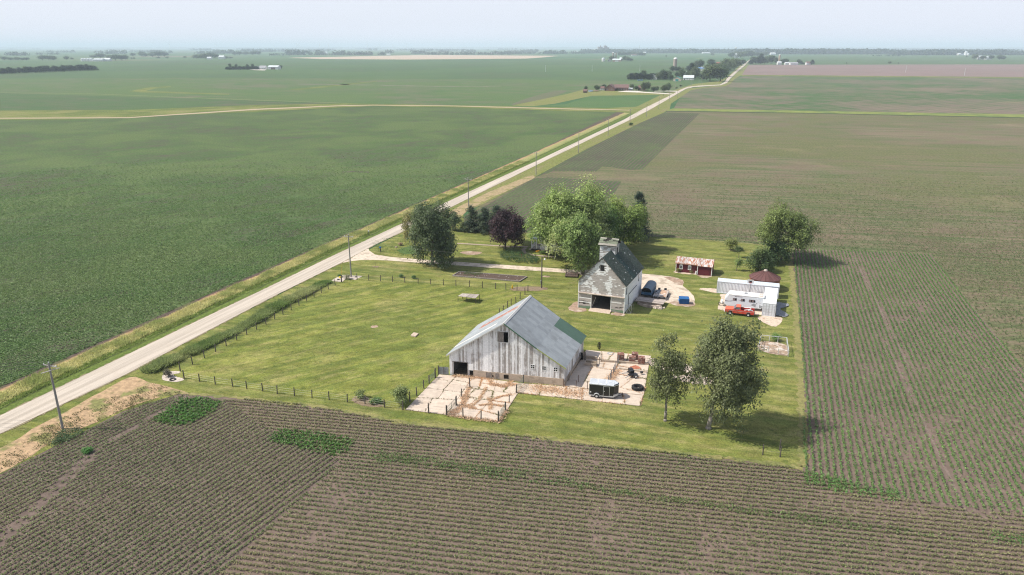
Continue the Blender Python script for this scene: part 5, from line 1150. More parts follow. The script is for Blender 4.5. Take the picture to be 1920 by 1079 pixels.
X, Y = G(713.5, 472.5); t = thing('address_marker', 'small blue sign on a dark post at the driveway mouth', 'sign', (X, Y, .04)); b = MB(); b.cbox(0, 0, .45, .22, .22, .9); b.build('post', M_POST, t); b = MB(); b.cbox(0, -.02, 1.1, .5, .05, .36); b.build('plate', mat('sign_blue', (.02, .16, .55), .5), t)
X, Y = G(691.5, 441.5); t = thing('mailbox', 'small pale mailbox on the far side of the road', 'mailbox', (X, Y, .05)); b = MB(); b.cbox(0, 0, .5, .08, .08, 1.0); b.build('post', M_POST, t); b = MB(); b.cbox(0, 0, 1.1, .25, .55, .25); b.build('box', M_ALU, t)
b = MB(); b.lathe([(0, .28), (.2, .24), (.32, .1), (.34, 0)], 10); o = b.build('boulder', mat('stone', (.3, .24, .2), .9)); X, Y = G(743, 464.5); o.location = (X, Y, .04); tag(o, 'small grey stone on the lawn near the dried brown bush', 'boulder')
# sapling with mulch by the driveway
X, Y = G(704.8, 501); b = MB(); b.tube((0, 0, 0), (.02, 0, 1.2), .025, n=5); b.tube((0, 0, .5), (.15, .1, .9), .02, n=4); o = b.build('sapling', M_BARK); o.location = (X, Y, .07); tag(o, 'leafless sapling in a dark mulch circle below the driveway', 'sapling')
# feed table in the pasture
H1 = 1.15; c4 = [G(858.7, 555.7, H1), G(867, 550.8, H1), G(899, 552.8, H1), G(891.8, 560, H1)]
t = thing('feed_table', 'grey plank table on tall legs in the middle of the pasture', 'table', (*c4[0], .05)); o = np.array(c4[0]); Q = [np.array(p)-o for p in c4]
for i in range(9):
    a = i/9; b_ = (i+.9)/9; L0 = Q[0]+(Q[3]-Q[0])*a; R0 = Q[1]+(Q[2]-Q[1])*a; L1 = Q[0]+(Q[3]-Q[0])*b_; R1 = Q[1]+(Q[2]-Q[1])*b_
    pb = MB(); pb.prism([tuple(L0), tuple(L1), tuple(R1), tuple(R0)], H1-.05, H1); pb.build('plank', mat('table_plank', (.34, .3, .27), .9, rnd=.2, var=.2), t)
for q_ in Q+[(Q[0]+Q[3])/2, (Q[1]+Q[2])/2]: pb = MB(); pb.cbox(q_[0], q_[1], H1/2-.03, .1, .1, H1); pb.build('leg', M_POST, t)
b = MB(); C4 = poly([(769.9, 631.5), (776, 626), (785, 627.8), (779, 633.5)]); b.prism(C4, .05, .28); tag(b.build('well_cover', mat('slab_tan', (.45, .36, .29), .9), bevel=.03), 'square tan concrete well cover lying in the pasture', 'well cover')
# vegetable bed
GB = [(849, 518.5), (861.5, 511), (988, 520.5), (974, 529.3)]; t = thing('vegetable_bed', 'long dark soil vegetable bed framed by grey boards', 'garden bed', (*G(*GB[0]), .05)); o = np.array(G(*GB[0])); Q = [np.array(p)-o for p in poly(GB)]
b = MB(); b.prism([tuple(q_) for q_ in Q], 0, .1); b.build('soil', M_EARTH, t)
for i in range(4):
    a, c_ = Q[i], Q[(i+1) % 4]; d = c_-a; L = np.linalg.norm(d); nn_ = np.array([-d[1], d[0]])/L*.12; b = MB(); b.prism([tuple(a-nn_), tuple(c_-nn_), tuple(c_+nn_), tuple(a+nn_)], 0, .22+.004*i); b.build('edge_board', M_GREYW, t)
rg = np.random.default_rng(3); P = []
for i in range(240):
    a, b_ = rg.random(), rg.random()
    if a < .5 and rg.random() < .85: continue
    e1 = Q[0]+(Q[3]-Q[0])*(.1+.5*b_*.5); e2 = Q[1]+(Q[2]-Q[1])*(.1+.5*b_*.5); P.append([*(e1+(e2-e1)*a), .2])
P = np.array(P); C = np.repeat(P, 8, 0)+rg.normal(size=(len(P)*8, 3))*.09; v, f, c = cards(C, .14, (.11, .15, .06)); tag(link('seedlings', npmesh('seedlings', v, f, LEAF, c), t), kind='stuff')
for i in range(60):
    if i < 26:
        a, b_ = rg.random(), rg.random(); p = (Q[0]+(Q[3]-Q[0])*b_)*(1-a)+(Q[1]+(Q[2]-Q[1])*b_)*a; pb = MB(); pb.cbox(p[0], p[1], .12, .14, .1, .06); pb.build('stone', M_WHITEOLD, t)
# timber wagon under the tree (low dark deck with posts)
loc, rot, L = place2((1059, 521), (1083, 522)); t = thing('low_deck', 'low dark timber deck with two posts under the tree left of the crib barn', 'deck', (loc[0], loc[1], .05), rot)
for i in range(8): pb = MB(); pb.box(0, i*.4, .25, L, i*.4+.36, .33); pb.build('plank', mat('dark_plank', (.12, .085, .07), .9, rnd=.25), t)
pb = MB(); pb.box(.1, .1, 0, .25, 3., .25); pb.box(L-.3, .1, 0, L-.1, 3., .25); pb.build('bearer', M_POST, t)
for x in (.3, L-.6): pb = MB(); pb.tube((x, 1.2, .3), (x, 1.2, 2.6), .05); pb.build('post', M_BLACK, t)
pb = MB(); pb.tube((.3, 1.2, .4), (L-.6, 1.2, 1.9), .06); pb.build('beam', M_GREYW, t)

# dumpster
loc, rot, L = place2((1273.5, 571.3), (1291.5, 572)); t = thing('dumpster', 'bright blue dumpster at the edge of the gravel', 'dumpster', (loc[0], loc[1], .06), rot)
M_BLUE = mat('dumpster_blue', (.012, .09, .27), .5, 0, var=.12); b = MB()
b.prism_x([(.12, .08), (1.3, .08), (1.45, 1.15), (0, 1.05)], 0, 1.9); b.build('body', M_BLUE, t); b = MB(); b.box(-.03, -.03, 1.05, 1.93, .05, 1.13); b.box(-.03, .05, 1.06, .03, 1.45, 1.2); b.box(1.87, .05, 1.06, 1.93, 1.45, 1.2); b.build('rim', M_BLUE, t)
b = MB(); b.prism_x([(.02, 1.12), (1.42, 1.22), (1.42, 1.26), (.02, 1.16)], .02, 1.88); b.build('lid', mat('lid_blue', (.014, .1, .28), .5), t)
for x in (-.12, 1.9): b = MB(); b.box(x, .3, .55, x+.12, 1.1, .75); b.build('fork_pocket', mat('bright_blue', (.03, .25, .6), .5), t)
# blue covered livestock trailer
loc, rot, L = place2((1199.5, 558.5), (1217, 561)); rot = radians(-22); BL = 5.4; BWd = 2.05
t = thing('covered_trailer', 'blue trailer with rounded blue tarpaulin top beside the crib barn', 'trailer', (loc[0]+.25, loc[1], .06), rot)
M_TB = mat('tarp_blue', (.03, .085, .16), .6, 0, var=.15, col2=(.06, .11, .16), s2=.8); M_TT = mat('tarp_top', (.12, .17, .225), .6, 0, var=.12, scale=1.2)
b = MB(); b.box(0, 0, .5, BWd, BL, .62); b.box(0, 0, .62, .07, BL, 1.5); b.box(BWd-.07, 0, .62, BWd, BL, 1.5); b.box(.07, 0, .62, BWd-.07, .07, 1.25); b.box(.07, BL-.07, .62, BWd-.07, BL, 1.5); b.build('body', M_TB, t)
arc = [(BWd/2-BWd/2*cos(pi*i/12)*1.0, 1.5+.72*sin(pi*i/12)) for i in range(13)]; inn = [(BWd/2-(BWd/2-.05)*cos(pi*i/12), 1.5+.67*sin(pi*i/12)) for i in range(13)]
b = MB(); b.prism_y(arc+inn[::-1], -.02, BL+.02) ; b.build('cover', M_TT, t, smooth=False)
b = MB(); b.prism_y(inn, BL-.1, BL-.05); b.build('rear_panel', M_TB, t)
b = MB(); b.prism_y([(.12, 1.3), (BWd-.12, 1.3), (BWd-.2, 1.8), (BWd/2, 2.05), (.2, 1.8)], .5, .56); b.build('interior_shade', M_DARK, t)  # near-black panel painted in for the shade inside the open end
b = MB(); b.box(.0, -.09, .5, BWd, -.01, .7); b.build('bumper', M_BLACK, t)
for x in (-.22, BWd+.02):
    wh = MB(); wh.lathe([(.14, 0), (.34, 0), (.36, .04), (.36, .17), (.34, .2), (.14, .2)], 18, (x, 2.4, .36), 'x'); wh.build('wheel', M_RUBBER, t)
# two flatbed trailers
for k, (lb, a, b_, LL, col) in enumerate((('small flatbed trailer with worn orange wood deck, right of the two', (1233.5, 562.5), (1247, 564), 4.6, (.44, .29, .2)), ('grey decked flatbed trailer standing left of the orange one', (1224.5, 561.5), (1232, 562.4), 4.4, (.23, .25, .27)))):
    loc, rot, L = place2(a, b_); rot = radians(-19); t = thing('flatbed_trailer', lb, 'trailer', (loc[0], loc[1], .06), rot, 'flatbed trailers behind the plank deck'); L = 1.55 if k == 0 else .95
    n_ = 7 if k == 0 else 4
    for i in range(n_): pb = MB(); pb.box(i*L/n_, 0, .55, (i+.93)*L/n_, LL, .6); pb.build('plank', mat('deck_%d' % k, col, .85, var=.3, scale=1.5, col2=(.45, .4, .37), s2=.8, rnd=.15), t)
    pb = MB(); pb.box(-.06, -.06, .4, -.0, LL+.05, .66); pb.box(L, -.06, .4, L+.06, LL+.05, .66); pb.box(0, -.06, .4, L, -.0, .66); pb.box(0, LL, .4, L, LL+.06, .66); pb.build('frame', M_STEEL, t)
    for x in (-.27, L+.07):
        wh = MB(); wh.lathe([(.13, 0), (.3, 0), (.32, .04), (.32, .16), (.3, .19), (.13, .19)], 16, (x, 2.2, .32), 'x'); wh.build('wheel', M_RUBBER, t)
    pb = MB(); pb.tube((.1, LL, .45), (L/2, LL+1.3, .45), .04); pb.tube((L-.1, LL, .45), (L/2, LL+1.3, .45), .04); pb.cbox(L/2, LL+.9, .6, .5, .35, .35); pb.build('hitch', M_BLACK, t)
    for x in (.1, L-.45): pb = MB(); pb.box(x, -.09, .42, x+.35, -.062, .62); pb.build('tail_plate', M_BLACK, t)
loc = G(1226, 559); b = MB(); t = thing('engine_parts', 'dark jumble of machine parts between the blue trailer and the flatbeds', 'machine parts', (loc[0], loc[1], .06), radians(-19)); rr_ = random.Random(3)
for i in range(12):
    b = MB(); x, y, z = rr_.uniform(-.5, .3), rr_.uniform(-.2, 2.6), rr_.uniform(.1, .5)
    if i % 2: b.tube((x, y, z), (x+rr_.uniform(-.4, .4), y+rr_.uniform(-.3, .6), z+rr_.uniform(0, .5)), rr_.uniform(.04, .16), n=8)
    else: b.cbox(x, y, z/2+.1, rr_.uniform(.2, .5), rr_.uniform(.2, .6), z)
    b.build('machine_part', M_BLACK if i % 3 else M_STEEL, t)
# plank deck on a curved concrete wall
H2 = .75; c4 = [G(1191.3, 563.6, H2), G(1197, 556.5, H2), G(1249.5, 562.6, H2), G(1243.5, 571, H2)]; o = np.array(c4[0]); Q = [np.array(p)-o for p in c4]
t = thing('plank_deck', 'long grey plank deck resting on a low curved concrete wall beside the crib barn', 'deck', (*c4[0], .05))
for i in range(10):
    a, b_ = i/10, (i+.92)/10; pb = MB(); pb.prism([tuple(Q[0]+(Q[1]-Q[0])*a), tuple(Q[0]+(Q[1]-Q[0])*b_), tuple(Q[3]+(Q[2]-Q[3])*b_), tuple(Q[3]+(Q[2]-Q[3])*a)], H2-.1, H2-.02-.01*(i % 2)); pb.build('plank', mat('deck_plank', (.36, .31, .28), .9, var=.2, rnd=.18), t)
cx, cy = (Q[0]+Q[3])/2*.5+(Q[1]+Q[2])/2*.5; L = np.linalg.norm(Q[3]-Q[0]); dx = (Q[3]-Q[0])/L; dy = np.array([-dx[1], dx[0]])
arc_ = [(Q[0]+dx*L*(.08+.84*i/14)-dy*(.1+1.15*sin(pi*i/14))) for i in range(15)]; arci = [(Q[0]+dx*L*(.1+.8*i/14)-dy*(-.1+1.0*sin(pi*i/14))) for i in range(15)]
pb = MB(); pb.prism([tuple(p) for p in arc_]+[tuple(p) for p in arci[::-1]], 0, .48); pb.build('curved_wall', mat('tan_wall', (.42, .34, .28), .9, var=.25, col2=(.25, .2, .17), s2=1), t)
pb = MB(); pb.prism([tuple(Q[0]+dx*.5+dy*.2), tuple(Q[3]-dx*.5+dy*.2), tuple(Q[2]-dx*.5-dy*.2), tuple(Q[1]+dx*.5-dy*.2)], 0, H2-.12); pb.build('filled_base', mat('tan_wall', (.4, .3, .24)), t)
rr_ = random.Random(8); M_RUB = mat('rubble', (.45, .38, .33), .95, var=.2, rnd=.3, scale=4)
def rock(r, rnd):
    pb = MB(); k = []
    for i in range(8): k.append((r*cos(pi*i/4)*rnd.uniform(.7, 1.15), r*sin(pi*i/4)*rnd.uniform(.7, 1.15)))
    n_ = 8; h = r*rnd.uniform(.45, .8); vs = [(x, y, -r*.2) for x, y in k]+[(x*.75+rnd.uniform(-.1, .1)*r, y*.75, h*rnd.uniform(.8, 1.1)) for x, y in k]
    pb.add(vs, [list(range(n_, 2*n_))]+[(i, (i+1) % n_, n_+(i+1) % n_, n_+i) for i in range(n_)]); return pb
def pile(name, label, p_, sx, sy, n, r0, r1, hh=.4):
    X, Y = G(*p_); t = thing(name, label, 'stone pile', (X, Y, .05), radians(-15))
    for i in range(n):
        a = rr_.uniform(0, 2*pi); d = rr_.random()**.6; o_ = rock(rr_.uniform(r0, r1), rr_).build('stone', M_RUB, t); o_.location = (cos(a)*d*sx, sin(a)*d*sy, hh*(1-d)*rr_.random()); o_.rotation_euler = (rr_.uniform(-.3, .3), rr_.uniform(-.3, .3), rr_.uniform(0, 6))
pile('stone_pile', 'heap of pale broken stone in front of the plank deck', (1235, 578), 1.1, .8, 40, .15, .4)
pile('stone_pile', 'long spread of pinkish broken stone beyond the two cottonwood trees', (1262, 690), 3.6, 1.7, 150, .15, .42, .5)
pile('stone_pile', 'pale rubble heap behind the trunk of the larger cottonwood', (1300, 712), 3.0, 1.6, 110, .15, .38, .4)
pile('stone_pile', 'small rubble at the right end of the brick stacks', (1222, 680), .9, 1.3, 40, .12, .3, .3)
# X braced frames by the crib corner
loc, rot, L = place2((1173.6, 588), (1183, 588.6)); 
for k in range(2):
    t = thing('braced_frame', ('white X braced wooden frame leaning at the crib barn corner', 'grey X braced wooden frame behind the white one')[k], 'frame', (loc[0]+.45*k, loc[1]+.55*k, .05), rot); b = MB(); w_, h_ = 1.0, 1.75; tt = .06
    b.box(0, 0, 0, tt, .06, h_); b.box(w_-tt, 0, 0, w_, .06, h_); b.box(tt, 0, h_-tt, w_-tt, .055, h_); b.box(tt, 0, 0, w_-tt, .055, tt); b.build('frame', M_WHITEOLD if k == 0 else M_GREYW, t)
    b = MB(); b.tube((tt, .07, tt), (w_-tt, .07, h_-tt), .03, n=4); b.tube((w_-tt, .08, tt), (tt, .08, h_-tt), .03, n=4); b.build('brace', M_WHITEOLD if k == 0 else M_GREYW, t)
# brick stacks
M_BR = mat('old_brick', (1, 1, 1), .95, var=.2, attr=True, scale=6)
def brickstack(label, p_, w_, d_, h_):
    X, Y = G(*p_); t = thing('brick_stack', label, 'brick stack', (X, Y, .12), radians(-9)); b = MB()
    for i in range(3): b.box(0, i*(d_-.1)/2, 0, w_, i*(d_-.1)/2+.1, .1)
    for i in range(5): b.box(i*(w_-.12)/4, 0, .1, i*(w_-.12)/4+.12, d_, .125)
    b.build('pallet', M_GREYW, t); b = MB(); z = .125; rw = random.Random(int(p_[0]))
    while z < h_:
        for i in range(int(w_/.21)):
            for j in (0, d_-.1) if z < h_-.2 else np.arange(0, d_-.1, .11):
                g0 = rw.uniform(.6, 1.3); b.col = (.26*g0, .13*g0, .1*g0) if rw.random() < .8 else (.38*g0, .3*g0, .26*g0); dx_ = rw.uniform(-.025, .025); b.box(i*.21+dx_, j+dx_, z, i*.21+.2+dx_, j+.1+dx_, z+.058)
        if z < h_-.2:
            for j in range(1, int(d_/.21)):
                for x in (0, w_-.11):
                    g0 = rw.uniform(.6, 1.3); b.col = (.26*g0, .13*g0, .1*g0); b.box(x+rw.uniform(-.02, .02), j*.21-.09, z, x+.1, j*.21+.11, z+.058)
        z += .064
    b.build('bricks', M_BR, t, kind='stuff')
    for i in range(5): g_ = MB(); g_.col = (.3, .15, .12); g_.cbox(0, 0, .03, .2, .1, .06); o_ = g_.build('brick', M_BR, t); o_.location = (rw.uniform(.2, w_-.2), rw.uniform(.2, d_-.2), z); o_.rotation_euler = (0, 0, rw.uniform(0, 3))
brickstack('leftmost stack of old bricks on the concrete behind the barn', (1157, 678.5), 1.15, 1.15, 1.1)
brickstack('second stack of old bricks, nearer the camera of the middle pair', (1179, 683), 1.05, 1.0, 1.05)
brickstack('stack of old bricks at the back of the middle pair', (1184, 676.5), 1.05, 1.0, 1.05)
brickstack('rightmost stack of old bricks beside the small rubble', (1196, 685), 1.15, 1.0, 1.1)
sheet('brick_scrap', smooth_px([(1181, 690), (1190, 687), (1198, 689.5), (1202, 693), (1192, 694), (1184, 693.5)]), .165, mat('brick_dust', (.36, .13, .08), .95, var=.4, scale=3, bump=.5))
# tyre
X, Y = G(1195.3, 731); b = MB(); R_ = .87
b.lathe([(.5, .12), (.56, .03), (.78, .0), (R_, .08), (R_, .42), (.78, .5), (.56, .47), (.5, .38), (.5, .12)], 40)
t = thing('tractor_tyre', 'big black tractor tyre lying flat on the concrete', 'tyre', (X, Y, .13)); b.build('tyre', M_RUBBER, t, smooth=False); b = MB()
for i in range(30): a = 2*pi*i/30; b.add([(R_*cos(a)*.99, R_*sin(a)*.99, .03+.22*(i % 2)), (R_*cos(a+.1)*.99, R_*sin(a+.1)*.99, .03+.22*(i % 2)), ((R_+.05)*cos(a+.1), (R_+.05)*sin(a+.1), .05+.22*(i % 2)), ((R_+.05)*cos(a), (R_+.05)*sin(a), .05+.22*(i % 2)), (R_*cos(a)*.99, R_*sin(a)*.99, .25+.22*(i % 2)), (R_*cos(a+.1)*.99, R_*sin(a+.1)*.99, .25+.22*(i % 2)), ((R_+.05)*cos(a+.1), (R_+.05)*sin(a+.1), .23+.22*(i % 2)), ((R_+.05)*cos(a), (R_+.05)*sin(a), .23+.22*(i % 2))], [(0, 1, 2, 3), (4, 7, 6, 5), (3, 2, 6, 7), (0, 3, 7, 4), (1, 5, 6, 2)])
b.build('tread', M_RUBBER, t)
# small utility trailer / engine cart
loc = G(1183, 710.5); t = thing('engine_cart', 'small two wheeled cart carrying a black engine on the concrete', 'cart', (loc[0], loc[1], .13), radians(20))
b = MB(); b.box(-.3, -.1, .38, 1.1, .6, .5); b.cbox(.55, .9, .62, .7, .6, .55); b.box(.1, .6, .4, .9, 1.6, .46); b.build('chassis', M_BLACK, t)
b = MB(); b.box(.35, 1.1, .46, 1.0, 1.7, .95); b.build('tool_box', M_BLACK, t, bevel=.04)
for y in (-.35, 1.0): wh = MB(); wh.lathe([(.12, 0), (.3, 0), (.32, .04), (.32, .17), (.3, .2), (.12, .2)], 18, (.6, y-.1, .33), 'y'); wo_ = wh.build('wheel', M_RUBBER, t); wh = MB(); wh.lathe([(0, -.02), (.14, -.02), (.19, .01)], 14, (.6, y-.1, .33), 'y'); wh.build('rim', M_WHITE, wo_)
b = MB(); b.tube((-.1, .2, .4), (-1.1, -.2, .3), .06); b.tube((0, 1.1, .42), (-1.0, 1.2, .4), .06); b.tube((1., .4, .42), (2.3, .6, .3), .04); b.build('shaft', M_STEEL, t)
b = MB(); b.cbox(2.2, .6, .35, .4, .3, .3); b.build('coupler', M_BLACK, t)
# junk by the barn back corner, windmill-like garden piece
X, Y = G(1094.5, 676); b = MB(); t = thing('scrap_pile', 'dark boards and wire panels leaning on the back corner of the long barn', 'scrap', (X, Y, .1), radians(72))
for i in range(5): b = MB(); b.prism_y([(0, 0), (.08, 0), (.55, 1.6-.15*i), (.47, 1.6-.15*i)], i*.5, i*.5+.42); o_ = b.build('panel', M_BLACK if i % 2 else M_GREYW, t); o_.rotation_euler = (0, 0, pi); o_.location = (0, i*1.0, 0)
X, Y = G(1123.3, 656.5); t = thing('iron_wheel', 'dark iron garden wheel standing on the grass behind the concrete', 'wheel', (X, Y, .05)); b = MB()
for i in range(14): a, c_ = 2*pi*i/14, 2*pi*(i+1)/14; b.tube((.28*cos(a), 0, .75+.6*sin(a)), (.28*cos(c_), 0, .75+.6*sin(c_)), .05, n=5); b.tube((0, 0, .75), (.28*cos(a), 0, .75+.6*sin(a)), .03, n=4)
b.tube((0, 0, 0), (0, 0, .8), .06); b.build('wheel', M_BLACK, t)
b = MB(); b.tube((0, .3, 0), (0, 0, 1.3), .04); b.build('stand', M_POST, t)
# basketball hoop
X, Y = G(1404, 556); t = thing('basketball_hoop', 'basketball hoop on a grey pole in front of the long container', 'basketball hoop', (X, Y, .06), radians(-15)); M_HG = mat('hoop_grey', (.3, .3, .3), .6)
b = MB(); b.tube((0, 0, 0), (0, 0, 2.9), .05, n=8); b.tube((0, 0, 2.8), (.0, -.6, 3.3), .05, n=6); b.build('pole', M_HG, t); b = MB(); b.box(-.55, -.2, 0, .55, .7, .16); b.build('base', M_BLACK, t)
b = MB(); b.box(-.6, -.66, 2.95, .6, -.62, 3.75); b.build('backboard', mat('backboard', (.55, .55, .55), .4), t); b = MB(); b.box(-.25, -.68, 3.1, .25, -.665, 3.5); b.build('target_square', M_BLACK, t)
b = MB()
for i in range(12): a, c_ = 2*pi*i/12, 2*pi*(i+1)/12; b.tube((.23*cos(a), -.92+.23*sin(a), 3.1), (.23*cos(c_), -.92+.23*sin(c_), 3.1), .02, n=4)
b.build('rim', mat('rim_red', (.5, .05, .02), .5), t)
# plastic sheet beside container
rg = np.random.default_rng(9); A_ = G(1462, 590); nx_, ny_ = 10, 26; V = []
for j in range(ny_):
    for i in range(nx_): V.append((i*.17*(1+.5*sin(j*.35)), j*.33, .05+.25*rg.random()*(1-i/nx_)+.16*abs(sin(i*1.3+j*.6))))
F = [(j*nx_+i, j*nx_+i+1, (j+1)*nx_+i+1, (j+1)*nx_+i) for j in range(ny_-1) for i in range(nx_-1)]
o = link('plastic_sheet', npmesh('plastic_sheet', V, F, mat('black_plastic', (.2, .21, .23), .5, 0, var=.3, spec=.5), None, True)); A_ = G(1453.3, 594.5); o.location = (A_[0]+.05, A_[1], .05); o.rotation_euler = (0, 0, radians(69-90)); tag(o, 'crumpled dark plastic sheet on the ground along the door-end container', 'plastic sheet')
# dog pen
pts = [(1420.5, 655), (1425, 632.5), (1460, 639), (1477, 645), (1477.5, 669), (1422, 658)]; P = poly([(1421.5, 658.5), (1426, 640), (1474, 645), (1477.5, 669.5)])
t = thing('dog_pen', 'small wire pen of pale metal rails around weedy rubble at the right of the lawn', 'pen', (*P[0], .05)); o = np.array(P[0]); P = [np.array(p)-o for p in P]
for i in range(4):
    a, c_ = P[i], P[(i+1) % 4]
    for k in (0, 1/3, 2/3): q_ = a+(c_-a)*k; b = MB(); b.tube((*q_, 0), (*q_, 1.15), .05, n=6); b.build('post', M_ALU, t)
    b = MB(); z_ = 1.1; b.tube((*a, z_), (*c_, z_), .045 if i in (0, 1, 2) else .012, n=5); b.build('rail', M_ALU, t)
    b = MB()
    for z_ in (.2, .45, .7, .9): b.tube((*a, z_), (*c_, z_), .008, n=3)
    b.build('wire_mesh', M_WIRE, t)
sheet('pen_ground', smooth_px([(1424, 657), (1428, 641), (1472, 647), (1476, 668)], 3), .066, mat('pen_dirt', (.3, .22, .16), .95, var=.4, scale=2, bump=.6, col2=(.48, .42, .37), s2=.8))
# posts by the corner of the lawn
fence('corner_posts', 'three short posts with one rail at the lower right lawn corner', [(1430, 854), (1462.5, 857.5)], None, 1.3, .07, (.6,), seed=12, wr=.012)
X, Y = G(1461.5, 845.5); b = MB(); b.tube((0, 0, 0), (0, 0, 1.6), .07, n=7); o = b.build('post', M_POST); o.location = (X, Y, .05); tag(o, 'single taller post just behind the corner rail posts', 'post')
# clutter of small yard junk near large tree
X, Y = G(1305, 672); t = thing('scrap_heap', 'small dark scrap heap between the cottonwoods and the lawn', 'scrap', (X, Y, .05)); rr_ = random.Random(6)
for i in range(10): b = MB(); b.tube((rr_.uniform(-.8, .8), rr_.uniform(-.5, .5), .1), (rr_.uniform(-.8, .8), rr_.uniform(-.5, .5), rr_.uniform(.2, 1.)), .07, n=5); b.build('scrap_piece', M_STEEL if i % 2 else M_BLACK, t)

# ------------------------------------------------------------------ farmhouse behind the trees
loc, rot, L = place2((1012, 471), (1090, 478)); rot = radians(-17); hs = thing('farmhouse', 'white farmhouse with grey roof and pillared porch mostly hidden by trees', 'house', (*G(1014, 472), .04), rot)
M_SIDE = mat('pale_siding', (.55, .54, .54), .8, var=.06); M_RFG = mat('grey_roofing', (.2, .21, .23), .9, var=.15)
b = MB(); b.prism_y([(0, .4), (8.5, .4), (8.5, 4.0), (4.25, 6.6), (0, 4.0)], 0, 9); b.build('wall', M_SIDE, hs)
b = MB(); b.prism_y([(-.3, 3.85), (4.25, 6.65), (8.8, 3.85), (8.8, 4.0), (4.25, 6.8), (-.3, 4.0)], -.3, 9.3); b.build('roof', M_RFG, hs)
b = MB(); b.box(-.05, -.05, 0, 8.55, 9.05, .42); b.build('foundation', M_FOUND, hs)
for x in (1.6, 4.0, 6.2):
    f = MB(); f.box(x-.08, -.04, 1.5, x+.98, .0, 3.0); wn = f.build('window', M_WHITE, hs); f = MB(); f.box(x, -.06, 1.58, x+.9, -.042, 2.92); f.build('pane', M_GLASS, wn)
pr_ = MB(); pr_.box(-2.6, .3, .35, -.05, 5.2, .5); pr_.build('porch_floor', M_GREYW, hs); pr_ = MB(); pr_.prism_x([(.0, 2.95), (5.5, 3.1), (5.5, 3.25), (.0, 3.1)], -2.9, -.02); pr_.build('porch_roof', mat('porch_roof', (.3, .33, .37), .7), hs)
for x, y in ((-2.5, .4), (-1.25, .4), (-2.5, 2.8), (-2.5, 5.1), (-.2, .4)): q_ = MB(); q_.box(x-.08, y-.08, .5, x+.08, y+.08, 2.98); q_.build('porch_pillar', M_WHITE, hs)
q_ = MB(); q_.box(-2.5, .36, 1.2, -.1, .42, 1.28); q_.box(-2.52, .4, 1.2, -2.46, 5.1, 1.28)
for i in range(15): q_.box(-2.45+i*.16, .37, .5, -2.42+i*.16, .41, 1.2)
for i in range(28): q_.box(-2.51, .45+i*.165, .5, -2.47, .48+i*.165, 1.2)
q_.build('railing', M_WHITE, hs); q_ = MB()
for i in range(3): q_.box(-3.3+.0, .6, 0, -2.62-.0, 1.8, .14+.12*i) if i == 0 else q_.box(-3.3+.25*i, .6, .14+.12*(i-1)+.002, -2.62, 1.8, .14+.12*i)
q_.build('steps', M_FOUND, hs); q_ = MB(); q_.box(-2.6, .3, 0, -.05, .36, .34); q_.build('porch_skirt', M_DARK, hs)
# ------------------------------------------------------------------ crops as real plants
def rowpts(px_poly, ang, spacing, step, dens=None, jx=.06, jy=.05, world=None, seed=1):
    rg = np.random.default_rng(seed); P = world or poly(px_poly); A = np.array(P); ca, sa = cos(ang), sin(ang)
    s = A[:, 0]*ca+A[:, 1]*sa; t = -A[:, 0]*sa+A[:, 1]*ca
    T = np.arange(math.floor(t.min()/spacing)*spacing, t.max(), spacing); S = np.arange(s.min(), s.max(), step)
    SS, TT = np.meshgrid(S, T); SS = SS.ravel(); TT = TT.ravel(); SS = SS+rg.normal(size=len(SS))*jy; TT = TT+rg.normal(size=len(TT))*jx
    X = SS*ca-TT*sa; Y = SS*sa+TT*ca; Q = np.c_[X, Y]; Q = Q[inpoly(Q, P)]
    if dens is not None: Q = Q[rg.random(len(Q)) < dens(Q)]
    return Q
def plants(name, Q, k, size, h, spread, col, seed=1, up=.7, kind='stuff', z0=.03):
    rg = np.random.default_rng(seed); n = len(Q)
    base = np.c_[Q, np.full(n, z0)]; hv = h*rg.uniform(.65, 1.3, n); C = np.repeat(base, k, 0)
    C[:, :2] += rg.normal(size=(n*k, 2))*spread; C[:, 2] += np.repeat(hv, k)*rg.uniform(.35, 1., n*k)
    cc = np.asarray(col); cc = np.repeat(cc, k, 0) if cc.ndim == 2 else cc
    v, f, c = cards(C, size, cc, up, .6, None, .22, rg)
    print(name, 'faces', len(f)); return tag(link(name, npmesh(name, v, f, LEAF, c)), kind=kind)
VX0, VX1 = -60, 1980
def visible(Q, m=40):
    """keep what lies in or near the picture"""
    d = -CAMH; zc_ = Q[:, 1]*cos(PITCH)+CAMH*sin(PITCH); x = 960+FPX*Q[:, 0]/zc_
    yc = Q[:, 1]*sin(PITCH)-CAMH*cos(PITCH); y = CYP-FPX*yc/zc_
    return Q[(x > -m) & (x < 1920+m) & (y < 1079+m)]
def lerpcol(a, b, t): return np.array(a)*(1-t[:, None])+np.array(b)*t[:, None]
def patchdens(lo, hi, sc_, seed, a=.3, b=.62):
    def f(Q):
        n = .65*vnoise(Q, sc_, seed)+.35*vnoise(Q, sc_*.3, seed+5); return lo+(hi-lo)*np.clip((n-a)/(b-a), 0, 1)
    return f
SEAM = [(640, 865), (410, 1079), (330, 1170)]
FGL = [(-120, 1220), (-60, 915), (0, 888), (130, 826), (232, 774), (285, 754), (340, 742), (418, 752), (505, 808), (560, 818), (640, 866), (410, 1079), (290, 1200)]
FGR = [(418, 752), (460, 750), (566, 760), (660, 775), (740, 792), (912, 811.5), (1021, 823.5), (1140, 838.5), (1290, 854.5), (1409, 866.5), (1503, 882), (1700, 937), (1830, 962), (2050, 972), (2050, 1250), (240, 1250), (410, 1079), (640, 866), (560, 818), (505, 808)]
